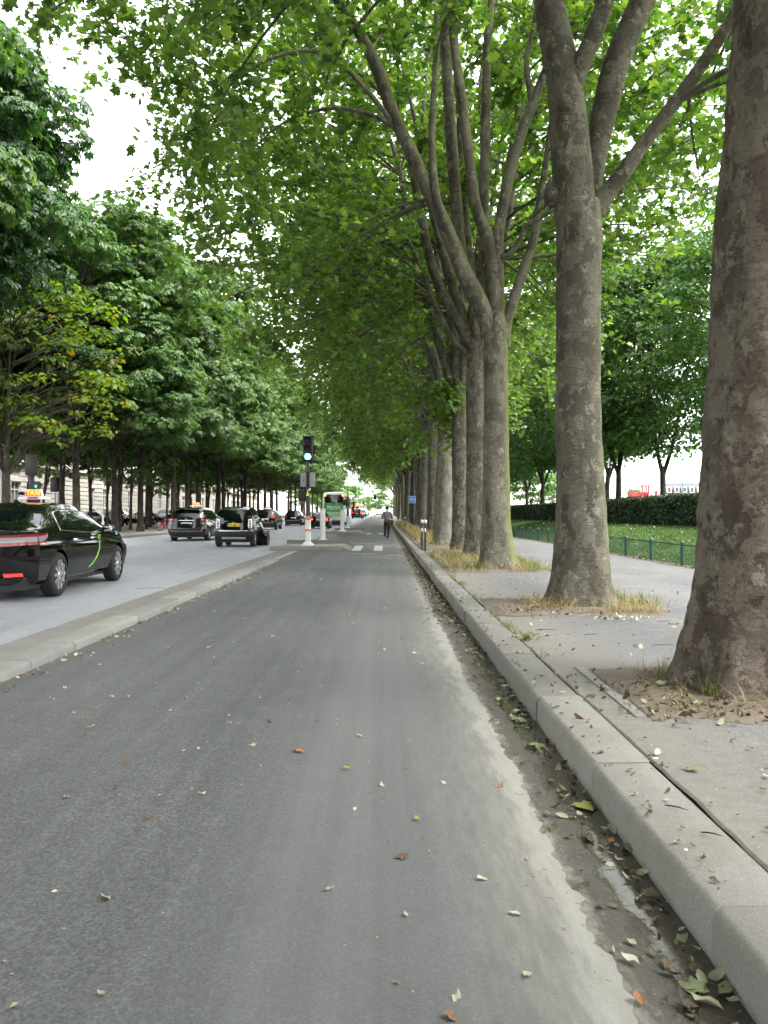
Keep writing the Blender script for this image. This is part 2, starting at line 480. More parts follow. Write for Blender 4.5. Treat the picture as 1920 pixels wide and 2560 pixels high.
leaf_mat("litter_brown", (0.045, 0.032, 0.02), (0.13, 0.10, 0.06), (0.30, 0.285, 0.19), 0.1, (1.1, 1.0, 0.7), 0.8, 0.86)
plain("leaf_orange", (0.26, 0.10, 0.035), 0.7, 0, 0.35, 60)
plain("leaf_cream", (0.40, 0.39, 0.29), 0.75, 0, 0.25, 60)
plain("leaf_green", (0.115, 0.145, 0.065), 0.7, 0, 0.35, 60)
plain("leaf_yellow", (0.22, 0.22, 0.05), 0.7, 0, 0.35, 60)
plain("leaf_brown", (0.12, 0.075, 0.045), 0.8, 0, 0.35, 60)

def lawn_mat():
    t = NT("lawn_grass")
    n1 = t.noise(0.5, 5, 0.6); n2 = t.noise(60, 3, 0.7, vec=t.mapped((1, 0.6, 1))); n3 = t.noise(2.2, 5, 0.6)
    c = t.mix(t.step(n1, 0.35, 0.7), (0.032, 0.070, 0.014), (0.054, 0.098, 0.020))
    c = t.mix(t.math('MULTIPLY', t.step(n3, 0.6, 0.75), 0.6), c, (0.085, 0.085, 0.024))
    c = t.mix(0.8, c, t.ramp(n2, [(0.3, (0.5,)*3), (0.7, (1.45,)*3)]), 'MULTIPLY')
    return t.pbr(c, 0.9, 0, t.bump(n2, 0.8, 0.03), 0.15)
lawn_mat()
plain("ground_mat", (0.16, 0.15, 0.12), 0.95, 0, 0.3, 0.2)
plain("road_paint", (0.40, 0.40, 0.39), 0.7, 0, 0.25, 14)
plain("black_paint", (0.0025, 0.0027, 0.0032), 0.25, 0, 0.2, 3, coat=1.0, spec=0.0)
plain("grey_paint", (0.007, 0.0075, 0.0085), 0.3, 0.0, 0.15, 3, coat=1.0, spec=0.0)
plain("dark_grey_paint", (0.005, 0.0053, 0.006), 0.3, 0.0, 0.15, 3, coat=1.0, spec=0.0)
plain("silver_paint", (0.42, 0.43, 0.44), 0.25, 0.6, 0.1, 3, coat=1.0)
plain("white_paint", (0.74, 0.74, 0.73), 0.3, 0, 0.06, 3, coat=0.6)
plain("red_paint", (0.42, 0.03, 0.025), 0.3, 0, 0.1, 3, coat=0.8)
plain("blue_paint", (0.05, 0.09, 0.2), 0.3, 0, 0.1, 3, coat=0.8)
plain("black_plastic", (0.005, 0.005, 0.0055), 0.5, 0, 0.25)
plain("trim_plastic", (0.008, 0.008, 0.008), 0.65, 0, 0.25)
plain("rubber", (0.010, 0.010, 0.010), 0.85, 0, 0.3, 20)
plain("alloy", (0.55, 0.55, 0.56), 0.28, 0.85, 0.12, 12)
plain("chrome", (0.70, 0.70, 0.71), 0.12, 1.0, 0.05)
plain("red_lens", (0.20, 0.004, 0.006), 0.12, 0, 0.1, coat=1.0)
plain("clear_lens", (0.24, 0.24, 0.25), 0.12, 0.2, 0.12, coat=1.0)
plain("amber_lens", (0.6, 0.18, 0.01), 0.15, 0, 0.1, coat=1.0)
plain("plate_white", (0.72, 0.72, 0.70), 0.4)
plain("plate_yellow", (0.75, 0.50, 0.02), 0.4)
plain("plate_blue", (0.02, 0.07, 0.35), 0.4)
plain("ink_black", (0.01, 0.01, 0.012), 0.5)
plain("lime_vinyl", (0.18, 0.55, 0.02), 0.4)
plain("white_vinyl", (0.62, 0.62, 0.61), 0.4)
plain("bus_green", (0.045, 0.30, 0.055), 0.35, 0, 0.1, 3, coat=0.5)
plain("bus_pale_green", (0.28, 0.55, 0.28), 0.35, 0, 0.1, 3, coat=0.5)
plain("post_white", (0.52, 0.52, 0.50), 0.45, 0, 0.14, 9)
plain("post_grey", (0.33, 0.33, 0.33), 0.45, 0.2, 0.14, 9)
plain("orange_band", (0.55, 0.13, 0.03), 0.5)
plain("signal_black", (0.010, 0.010, 0.011), 0.45, 0, 0.3)
plain("pole_black", (0.014, 0.014, 0.015), 0.5, 0, 0.35, 12)
plain("sign_back", (0.30, 0.30, 0.29), 0.5, 0.4, 0.12, 8)
plain("sign_blue", (0.02, 0.20, 0.75), 0.4)
plain("sign_red", (0.55, 0.02, 0.03), 0.4)
plain("sticker_yellow", (0.70, 0.75, 0.02), 0.5)
plain("fence_green", (0.012, 0.055, 0.040), 0.5, 0, 0.2, 10)
plain("lamp_green", (0.20, 0.33, 0.28), 0.5, 0, 0.2, 10)
plain("play_red", (0.68, 0.035, 0.06), 0.45, 0, 0.12, 4)
plain("slate", (0.045, 0.052, 0.065), 0.6, 0, 0.2, 2)
plain("window_frame", (0.55, 0.54, 0.50), 0.6)
plain("skin", (0.42, 0.25, 0.17), 0.55)
plain("hair_dark", (0.018, 0.013, 0.010), 0.6, 0, 0.4, 60)
plain("jacket_grey", (0.115, 0.12, 0.135), 0.9, 0, 0.2, 40)
plain("trouser_navy", (0.012, 0.014, 0.022), 0.9, 0, 0.25, 40)
plain("bag_brown", (0.085, 0.028, 0.022), 0.6, 0, 0.3, 20)
plain("beige_stone", (0.34, 0.32, 0.27), 0.8, 0, 0.15, 4)

def glass_dark(name, tint, rough=0.03):
    t = NT(name)
    return t.pbr(tint, rough, 0, None, 0.5)
glass_dark("car_glass", (0.003, 0.005, 0.0045))
glass_dark("bus_glass", (0.020, 0.012, 0.012))
glass_dark("window_glass", (0.035, 0.042, 0.05), 0.06)

def glow(name, color, strength):
    t = NT(name)
    m = t.pbr(tuple(c*0.5 for c in color), 0.3, 0, None, 0.5, 0, color, strength)
    m.cycles.emission_sampling = 'NONE'
    return m
glow("green_glow", (0.06, 1.0, 0.60), 4.0)
glow("green_glow_small", (0.05, 1.0, 0.60), 0.5)
glow("red_glow", (1.0, 0.03, 0.02), 0.5)
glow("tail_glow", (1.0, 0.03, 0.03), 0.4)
glow("amber_glow", (1.0, 0.33, 0.04), 0.6)
glow("taxi_glow", (1.0, 0.04, 0.012), 0.4)
glow("taxi_letter_glow", (1.0, 0.45, 0.04), 0.38)
M = MATS

# ================================================================ the setting
def ylist(y0, y1, near=4.0):
    ys = [y0]
    while ys[-1] < y1:
        s = near if ys[-1] < 80 else (4.0 if ys[-1] < 200 else 25.0)
        ys.append(min(y1, ys[-1] + s))
    return ys

def strip(name, xz, y0, y1, mat, kind="structure", parent=None, bottom=None):
    """A long sheet down the avenue through cross-section points xz = [(x, z), ...]."""
    mb = MB()
    ys = ylist(y0, y1)
    n = len(xz)
    vv = [(x, y, z + gz(y)) for y in ys for x, z in xz]
    ff = [(j*n+i, j*n+i+1, (j+1)*n+i+1, (j+1)*n+i) for j in range(len(ys)-1) for i in range(n-1)]
    mb.add(vv, ff)
    me = bpy.data.meshes.new(name)
    me.from_pydata(mb.v, [], mb.f); me.update()
    o = mobj(name, me, mat, parent)
    if kind: o["kind"] = kind
    return o

g = MB().add([(-900, -200, -0.06), (900, -200, -0.06), (900, 60, -0.06), (-900, 60, -0.06), (900, 2500, -0.06), (-900, 2500, -0.06)],
             [(0, 1, 2, 3), (3, 2, 4, 5)]).obj("ground", M["ground_mat"])
tag(g, kind="structure")
strip("road", [(-13.75, 0.0), (-8.5, 0.03), (-2.6, 0.0)], -12, 420, M["road_asphalt"])
strip("bus_lane", [(-2.95, 0.004), (-1.0, 0.02), (0.50, 0.006), (0.62, 0.001), (0.74, -0.006)], -12, 420, M["lane_asphalt"])

# gutter: a shallow dished channel with a ragged silt edge
mb = MB()
ys = np.concatenate([np.concatenate([np.arange(-1, 12, 0.02), np.arange(12, 26, 0.06)]), np.arange(26, 90, 0.5), np.arange(90, 300, 5)])
rows = []
for y in ys:
    e = 0.625 + 0.045*noise.noise((y*0.9, 3.1, 0)) + 0.022*noise.noise((y*5.5, 7.7, 0)) + 0.022*noise.noise((y*14, 1.7, 0)) + 0.014*noise.noise((y*31, 5.7, 0)) + 0.010*noise.noise((y*67, 9.7, 0))
    if y > 8: e -= min(0.06, (y-8)*0.006)
    lz = float(np.interp(e, [0.50, 0.62, 0.74], [0.006, 0.001, -0.006])) + gz(y)
    rows.append([(e, y, lz-0.002), (e+0.025, y, lz+0.0012), (0.80, y, -0.004+gz(y)), (0.95, y, -0.012+gz(y))])
vv = [p for r in rows for p in r]
ff = [(j*4+i, j*4+i+1, (j+1)*4+i+1, (j+1)*4+i) for j in range(len(rows)-1) for i in range(3)]
o = mobj("gutter", MB().add(vv, ff).mesh("gutter", True, 60), M["gutter_wet"]); o["kind"] = "structure"

# right pavement, joint soil under the kerb line, far pavements
strip("joint_soil", [(1.10, 0.120), (1.30, 0.120)], -4, 200, M["soil"])
mb = MB()
ys = np.concatenate([np.arange(-3, 30, 0.12), np.arange(30, 90, 2), np.arange(90, 420, 8)])
rows = []
for y in ys:
    e = 1.207 + (0.010*noise.noise((y*2.1, 0, 5)) + 0.013*noise.noise((y*6, 0, 9)) if y < 30 else 0)
    rows.append([(e, y, 0.142+gz(y)), (e+0.012, y, 0.150+gz(y)), (2.6, y, 0.158+gz(y)), (6.34, y, 0.150+gz(y))])
vv = [p for r in rows for p in r]
ff = [(j*4+i, j*4+i+1, (j+1)*4+i+1, (j+1)*4+i) for j in range(len(rows)-1) for i in range(3)]
o = mobj("pavement", MB().add(vv, ff).mesh("pavement", False), M["walk_asphalt"]); o["kind"] = "structure"
strip("lawn_bank", [(6.50, 0.13), (7.2, 0.22), (8.4, 0.50), (9.6, 0.76), (10.6, 0.86), (12.5, 0.90), (45, 0.90), (46, -0.2)], 2, 130, M["lawn_grass"])
strip("fence_border", [(6.30, 0.146), (6.36, 0.156), (6.55, 0.160)], 2, 130, M["soil"])
strip("left_pavement", [(-13.99, 0.120), (-24, 0.13), (-70, 0.13)], -12, 420, M["far_pavement"])

# ---- kerbs, stone by stone
def kerb_stone_mesh(w, h, ln, r=0.03):
    prof = [(0, -0.12), (0.006, h-r*1.2), (0.006+r*0.3, h-r*0.4), (0.006+r, h), (w, h+0.003), (w, -0.12)]
    m = MB()
    n = len(prof)
    yy = [0, 0.003, ln-0.003, ln]
    vv = []
    for k, y in enumerate(yy):
        ins = 0.003 if k in (0, 3) else 0
        vv += [(min(max(x, ins), w-ins), y, z - (ins if i in (2, 3, 4) else 0)) for i, (x, z) in enumerate(prof)]
    ff = [(j*n+i, j*n+i+1, (j+1)*n+i+1, (j+1)*n+i) for j in range(3) for i in range(n-1)]
    ff += [tuple(range(n)), tuple(3*n+i for i in range(n))]
    m.add(vv, ff)
    return m.mesh("kerb_stone", True, 40)

def kerb_run(name, x0, w, h, y0, y1, y_far, mat, flip=False, ln=1.05):
    """A kerb: single stones near, one long run beyond."""
    root = link(bpy.data.objects.new(name, None)); root["kind"] = "structure"
    meshes = [kerb_stone_mesh(w, h, ln*s - 0.004) for s in (0.9, 1.0, 1.12)]
    for me in meshes: me.materials.append(mat)
    y = y0
    k = 0
    rr = random.Random(int(abs(x0)*100)+int(y0))
    while y < y1:
        i = rr.randrange(3)
        L = ln*(0.9, 1.0, 1.12)[i]
        if y + L > y1 + 0.4: break
        s = mobj("kerb_stone", meshes[i], None, root)
        s.location = (x0 + rr.uniform(-0.009, 0.007), y, rr.uniform(-0.008, 0.004))
        s.rotation_euler = (0, 0, rr.uniform(-0.004, 0.004))
        if flip:
            s.rotation_euler[2] += math.pi
            s.location[1] = y + L
        y += L
    if y_far > y:
        a = strip("kerb_run", [(x0 if not flip else x0-w, -0.1), (x0+0.006 if not flip else x0-w, h-0.03), (x0+0.03 if not flip else x0-w+0.03, h), (x0+w-0.03 if not flip else x0-0.03, h), (x0+w if not flip else x0, h-0.03), (x0+w if not flip else x0, -0.1)], y, y_far, mat, kind=None, parent=root)
    return root
kerb_run("kerb", 0.925, 0.262, 0.150, -1.5, 26.0, 400, M["granite"], ln=1.3)
kerb_run("separator_kerb", -2.84, 0.285, 0.085, -1.5, 21.2, 0, M["concrete"], flip=True, ln=1.0)
kerb_run("separator_kerb", -3.02, 0.30, 0.10, 66.0, 66.0, 300, M["concrete"], flip=True)
kerb_run("left_kerb", -13.98, 0.28, 0.125, -8, -8, 420, M["dark_kerb"])
strip("painted_strip", [(-3.66, 0.012), (-3.56, 0.018), (-3.13, 0.020)], -3, 26.8, M["worn_strip"])
# sloped end of the separator
o = MB().add([(-3.125, 21.1, -0.02), (-2.84, 21.1, -0.02), (-2.84, 21.1, 0.083), (-3.125, 21.1, 0.086), (-3.10, 21.9, -0.02), (-2.92, 21.9, -0.02)],
             [(0, 1, 2, 3), (3, 2, 5, 4), (1, 5, 2), (0, 3, 4)]).obj("separator_end", M["concrete"], smooth=False); o["kind"] = "structure"

# ---- crossing islands with their kerbs
def island(name, y0, y1, xl, xr, label_kerb_mat):
    root = link(bpy.data.objects.new(name, None)); root["kind"] = "structure"
    MB().bbox(xl+0.2, xr-0.32, y0+0.2, y1, -0.05, 0.145, 0.012).obj("slab", M["far_pavement"], root)
    MB().bbox(xl, xr-0.32, y0, y0+0.195, -0.05, 0.165, 0.025).obj("front_kerb", M["concrete"], root)
    MB().add([(xr-0.315, y0, -0.02), (xr, y0+0.1, -0.02), (xr, y1, -0.02), (xr-0.315, y1, -0.02), (xr-0.315, y0, 0.155), (xr-0.05, y0+0.1, 0.02), (xr-0.05, y1, 0.02), (xr-0.315, y1, 0.155)],
             [(0, 1, 5, 4), (1, 2, 6, 5), (2, 3, 7, 6), (4, 5, 6, 7)]).obj("ramp", M["worn_strip"], root, smooth=False)
    MB().bbox(xl+0.25, xr-0.10, y1+0.004, y1+0.22, -0.05, 0.29, 0.02).obj("rear_kerb", M["dark_kerb"], root)
    return root
island("island_near", 27.4, 30.3, -3.95, -1.15, None)
island("island_far", 50.6, 56.5, -3.75, -1.30, None)
# low wedge kerb between the islands
o = MB().add([(-3.45, 37.6, -0.02), (-2.75, 39.0, -0.02), (-2.6, 45.5, -0.02), (-3.5, 47.5, -0.02), (-3.38, 37.7, 0.02), (-2.80, 39.1, 0.13), (-2.66, 45.3, 0.14), (-3.45, 47.3, 0.13)],
             [(0, 1, 5, 4), (1, 2, 6, 5), (2, 3, 7, 6), (3, 0, 4, 7), (4, 5, 6, 7)]).obj("separator_wedge", M["concrete"], smooth=False); o["kind"] = "structure"

# ---- painted marks
marks = link(bpy.data.objects.new("road_markings", None)); marks["kind"] = "structure"
def mark(x0, x1, y0, y1, z=0.026, skew=0.0):
    MB().add([(x0, y0, z+gz(y0)), (x1, y0, z+gz(y0)), (x1+skew, y1, z+gz(y1)), (x0+skew, y1, z+gz(y1))], [(0, 1, 2, 3)]).obj("crossing_mark", M["road_paint"], marks, smooth=False)
for x0, x1 in ((-1.12, -0.80), (-0.36, -0.05)):
    mark(x0, x1, 27.0, 31.4)
    mark(x0, x1, 49.3, 52.6)
mark(-1.5, -0.9, 25.3, 25.45); mark(-0.9, -0.25, 25.0, 25.15); mark(-1.3, -0.3, 33.4, 33.6); mark(0.1, 0.6, 24.0, 24.15)
for k, (x, y) in enumerate([(-4.4, 62), (-5.6, 62), (-6.8, 62), (-8.0, 62), (-9.2, 62), (-10.4, 62), (-5.2, 52.5), (-7.0, 52.5), (-8.8, 52.5), (-10.6, 52.5), (-4.2, 38.0), (-6.6, 43.5), (-8.2, 43.0), (-10.2, 43.0)]):
    mark(x-0.25, x+0.25, y, y+2.6, 0.036)

# ---- planting beds round the trunks (a skin of soil, raised a little, ragged edges)
def bed(name, x0, x1, y0, y1, h=0.03, mat="dusty_soil", rag=0.10):
    """Trodden earth: a skin over the pavement that feathers out with a ragged outline."""
    nx, ny = 26, max(26, int((y1-y0)*7)) if y1-y0 < 20 else int((y1-y0)*3)
    def fn(u, v):
        x = x0 + (x1-x0)*u; y = y0 + (y1-y0)*v
        edge = min(min(u, 1-u)*(x1-x0), min(v, 1-v)*(y1-y0))
        k = max(0.0, 1-edge/0.35)
        x += rag*k*(noise.noise((y*2.2, x*0.7, 1)) + 0.6*noise.noise((y*7, x*2, 4)))*(1 if u > 0.08 else 0.3)
        y += rag*k*(noise.noise((x*2.2, y*0.7, 2)) + 0.6*noise.noise((x*7, y*2, 5)))
        z = 0.1555 + gz(y) + min(h, edge*0.2)*(0.7+0.9*noise.noise((x*4, y*4, 0))) + min(0.006, edge*0.06) + 0.0025*min(1, edge*12)
        if x < 1.3: z -= 0.004
        return (x, y, z)
    o = mobj(name, MB().grid(fn, nx, ny).mesh(name, True, 80), M[mat]); o["kind"] = "structure"
    return o
bed("tree_pit", 1.46, 3.2, 4.25, 5.75, 0.02)
bed("tree_pit", 1.23, 3.15, 8.65, 10.4, 0.02)
bed("planting_bed", 1.24, 3.15, 15.1, 23.6, 0.035)
bed("planting_bed", 1.30, 3.2, 26.6, 96, 0.04)
o = MB().bbox(1.375, 1.435, 4.35, 5.75, 0.10, 0.1600, 0.002).obj("pit_edging", M["concrete"]); o["kind"] = "structure"

# ---------------------------------------------------------------- lawn fence
fence = thing("lawn_fence", "low dark green wire fence along the edge of the lawn", "fence", (6.44, 0, 0))
post_me = MB().tube([(0, 0, 0.10), (0, 0, 0.64)], 0.038, 10).lathe([(0.046, 0.64), (0.046, 0.655), (0.03, 0.685), (0.001, 0.70)], 10).mesh("fence_post")
post_me.materials.append(M["fence_green"])
pm = MB()
for k in range(1, 40): pm.tube([(0, k*0.05, 0.19), (0, k*0.05, 0.60)], 0.003, 3, False)
for k in range(9): pm.tube([(0.003, 0, 0.19+k*0.0512), (0.003, 2.0, 0.19+k*0.0512)], 0.003, 3, False)
pm.tube([(0, 0, 0.605), (0, 2.0, 0.605)], 0.014, 5, False)
pm.tube([(0, 0, 0.185), (0, 2.0, 0.185)], 0.006, 5, False)
panel_me = pm.mesh("wire_panel"); panel_me.materials.append(M["fence_green"])
for k in range(26):
    y = 11.2 + 2.0*k
    mobj("fence_post", post_me, None, fence, (0, y, 0))
    mobj("wire_panel", panel_me, None, fence, (0, y, 0))["kind"] = "stuff"

# ---------------------------------------------------------------- leaf scatter helpers
def rot_basis(nrm, spin):
    """Frames for many leaves: nrm (n,3) unit normals, spin angles. Returns x-axis, y-axis, z-axis."""
    a = np.where(np.abs(nrm[:, 2:3]) < 0.95, np.array([[0, 0, 1.0]]), np.array([[1.0, 0, 0]]))
    t = np.cross(a, nrm); t /= np.linalg.norm(t, axis=1, keepdims=True)
    b = np.cross(nrm, t)
    c, s = np.cos(spin)[:, None], np.sin(spin)[:, None]
    return t*c + b*s, -t*s + b*c, nrm

def scatter_mesh(name, P, nrm, spin, size, tv, tf):
    """Place template (tv verts, tf faces) at points P with frames and sizes: one mesh."""
    X, Y, Z = rot_basis(nrm, spin)
    tv = np.asarray(tv, float); tf = np.asarray(tf, int)
    V = P[:, None, :] + size[:, None, None]*(X[:, None, :]*tv[None, :, 0:1] + Y[:, None, :]*tv[None, :, 1:2] + Z[:, None, :]*tv[None, :, 2:3])
    F = tf[None, :, :] + (np.arange(len(P))*len(tv))[:, None, None]
    return np_mesh(name, V.reshape(-1, 3), F.reshape(-1, tf.shape[1]), tf.shape[1])

def star_leaf(k=0.10):
    """Five-lobed plane leaf, stalk at the origin, tip along +y, unit width."""
    out = [(0, 0), (0.20, -0.06), (0.46, 0.08), (0.30, 0.28), (0.52, 0.52), (0.20, 0.58), (0.0, 1.0)]
    pts = out + [(-x, y) for x, y in out[-2:0:-1]]
    v = [(0, 0.36, 0.05)] + [(x, y, -k*(x*x*2.2 + (y-0.4)**2)) for x, y in pts]
    n = len(pts)
    return v, [(0, 1+i, 1+(i+1) % n) for i in range(n)]
STAR = star_leaf()
DIAMOND = ([(0, 0, 0), (0.38, 0.42, -0.03), (0, 1.0, -0.10), (-0.38, 0.42, -0.03)], [(0, 1, 2), (0, 2, 3)])
BLOB = ([(0, 0, 0), (0.42, 0.22, -0.03), (0.36, 0.66, -0.04), (0, 1.0, -0.10), (-0.36, 0.66, -0.04), (-0.42, 0.22, -0.03)], [(0, 1, 2), (0, 2, 3), (0, 3, 4), (0, 4, 5)])
def palmate():
    v, f = [], []
    for a, L in ((-2.1, 0.30), (-1.15, 0.46), (-0.5, 0.55), (0.12, 0.58), (0.75, 0.52), (1.4, 0.42), (2.2, 0.28)):
        s, c = math.sin(a), math.cos(a)
        b = len(v)
        w = 0.26*L
        m = 0.62*L
        v += [(0, 0, 0), (s*m + c*w, c*m - s*w, -0.30*m), (s*L, c*L, -0.62*L), (s*m - c*w, c*m + s*w, -0.30*m)]
        f += [(b, b+1, b+2), (b, b+2, b+3)]
    return v, f
PALM = palmate()

def unit(v):
    return v/np.linalg.norm(v, axis=-1, keepdims=True)

# ---------------------------------------------------------------- hedge
hedge = thing("hedge", "long clipped dark green hedge along the top of the lawn bank", "hedge", (11.1, 0, 0.8))
MB().box(-0.50, 0.50, 14, 110, -0.1, 1.10).obj("core", plain("hedge_core", (0.008, 0.014, 0.007), 0.95), hedge, smooth=False)
rg = np.random.default_rng(5)
n1, n2 = 22000, 14000
ya = 14 + 96*rg.random(n1)**1.6; za = rg.random(n1)*1.16
Pa = np.stack([-0.56 + rg.normal(0, 0.03, n1) + 0.04*np.sin(ya*3.1)*np.sin(za*4), ya, za], 1)
Na = unit(np.stack([-np.ones(n1), rg.normal(0, 0.7, n1), 0.35 + rg.normal(0, 0.6, n1)], 1))
yb = 14 + 96*rg.random(n2)**1.6
Pb = np.stack([rg.uniform(-0.58, 0.58, n2), yb, 1.15 + rg.normal(0, 0.02, n2) + 0.02*np.sin(yb*2)], 1)
Nb = unit(np.stack([rg.normal(0, 0.5, n2), rg.normal(0, 0.5, n2), np.ones(n2)], 1))
Ph, Nh = np.concatenate([Pa, Pb]), np.concatenate([Na, Nb])
mobj("foliage", scatter_mesh("hedge_foliage", Ph, Nh, rg.random(len(Ph))*6.28, 0.05+0.06*rg.random(len(Ph)) + 0.0009*Ph[:, 1], *DIAMOND), M["hedge_leaf"], hedge)

# ---------------------------------------------------------------- stone building on the far side of the road
bld = thing("stone_building", "long pale stone building with banded ground floor behind the chestnut trees", "building", (-33, 0, 0.12))
Y0, BAY, NB = 54.0, 4.6, 34
wall = MB()
wall.box(-12, -0.25, Y0, Y0+BAY*NB, 0, 19)
wall.obj("wall", M["facade_stone"], bld, smooth=False)
def part_mesh(mb, name, mat, **k):
    me = mb.mesh(name, **k); me.materials.append(mat); return me
pier_me = part_mesh(MB().bbox(-0.26, 0.0, 0.004, 2.72, 0, 0.395, 0.025, 1), "stone_course", M["facade_stone"])
sill_me = part_mesh(MB().bbox(-0.26, 0.10, -0.06, 1.92, 0, 0.16, 0.02, 1), "window_sill", M["facade_stone"])
pane_me = part_mesh(MB().box(-0.24, -0.20, 0.02, 1.84, 0, 2.2), "window_pane", M["window_glass"], smooth=False)
fr = MB()
for a in (0.0, 0.88, 1.78): fr.box(-0.20, -0.14, a, a+0.09, 0, 2.2)
for a in (0.0, 1.45, 2.12): fr.box(-0.195, -0.145, 0.09, 1.78, a, a+0.08)
frame_me = part_mesh(fr, "window_frame", M["window_frame"], smooth=False)
lint_me = part_mesh(MB().bbox(-0.26, 0.05, -0.1, 1.96, 0, 0.46, 0.02, 1), "lintel", M["facade_stone"])
for b in range(NB):
    y = Y0 + b*BAY
    if 3 <= b <= 22:
        for c in range(11):
            mobj("stone_course", pier_me, None, bld, (0, y, 0.35 + c*0.475))
    else:
        mobj("pier", part_mesh(MB().bbox(-0.26, 0.0, y, y+2.72, 0.35, 5.55, 0.02, 1), "pier", M["facade_stone"]), None, bld)
    for fl, z in enumerate((1.9, 7.2, 12.2)):
        w = mobj("window", pane_me, None, bld, (0, y+2.73, z))
        mobj("frame", frame_me, None, w)
        mobj("sill", sill_me, None, w, (0, 0, -0.17))
        mobj("lintel", lint_me, None, w, (0, 0, 2.21))
MB().bbox(-0.26, -0.02, Y0, Y0+BAY*NB, 0, 0.34, 0.02, 1).obj("plinth", M["facade_stone"], bld)
for z in (5.62, 11.2, 16.2):
    MB().bbox(-0.26, 0.28, Y0, Y0+BAY*NB, z, z+0.4, 0.05, 1).obj("cornice", M["facade_stone"], bld)
MB().add([(-0.3, Y0, 19), (-3.5, Y0, 22.5), (-12, Y0, 23), (-0.3, Y0+BAY*NB, 19), (-3.5, Y0+BAY*NB, 22.5), (-12, Y0+BAY*NB, 23)], [(0, 3, 4, 1), (1, 4, 5, 2)]).obj("roof", M["slate"], bld, smooth=False)

# ================================================================ trees
def smooth_path(pts, rad, step):
    """Catmull-Rom through pts; returns resampled points and radii."""
    P = [Vector(p) for p in pts]
    out, ro = [], []
    for i in range(len(P)-1):
        p0 = P[i-1] if i > 0 else P[i]*2 - P[i+1]
        p1, p2 = P[i], P[i+1]
        p3 = P[i+2] if i+2 < len(P) else P[i+1]*2 - P[i]
        k = max(1, int((p2-p1).length/step))
        for j in range(k):
            t = j/k
            out.append(0.5*((2*p1) + (p2-p0)*t + (2*p0-5*p1+4*p2-p3)*t*t + (3*p1-p0-3*p2+p3)*t**3))
            ro.append(rad[i] + (rad[i+1]-rad[i])*t)
    out.append(P[-1]); ro.append(rad[-1])
    return out, ro

def bark_tube(pts, rad, n=16, step=0.12, amp=0.06, seed=0.0, flare=0.0, base_z=0.0, lobes=5):
    P, R = smooth_path(pts, rad, step)
    mb = MB()
    rings = []
    up = None
    for i, p in enumerate(P):
        t = (P[min(i+1, len(P)-1)] - P[max(i-1, 0)]).normalized()
        if up is None: up = Vector((1, 0, 0))
        up = (up - t*up.dot(t)).normalized()
        w = t.cross(up)
        ring = []
        hz = max(0.0, p.z - base_z)
        for k in range(n):
            a = 2*math.pi*k/n
            d = up*math.cos(a) + w*math.sin(a)
            r = R[i]
            q = p + d*r
            f = 1 + amp*(noise.noise((q.x*2.2+seed, q.y*2.2, q.z*1.1)) + 0.55*noise.noise((q.x*6+seed, q.y*6, q.z*3.2)))
            if n >= 24: f += amp*0.35*noise.noise((q.x*17+seed, q.y*17, q.z*9))
            if n >= 60: f += amp*0.22*noise.noise((q.x*38+seed, q.y*38, q.z*24))
            if flare > 0:
                e = math.exp(-hz/0.22)
                f += flare*e*(0.75 + 0.55*math.cos(lobes*a + seed + 1.3*math.sin(a+seed)))
                f += flare*0.45*math.exp(-hz/0.7)
            ring.append(p + d*r*f)
        rings.append(ring)
    vv = [q for r in rings for q in r]
    ff = [(i*n+k, i*n+(k+1) % n, (i+1)*n+(k+1) % n, (i+1)*n+k) for i in range(len(P)-1) for k in range(n)]
    ff.append(tuple((len(P)-1)*n+k for k in range(n)))
    mb.add(vv, ff)
    return mb, P, R

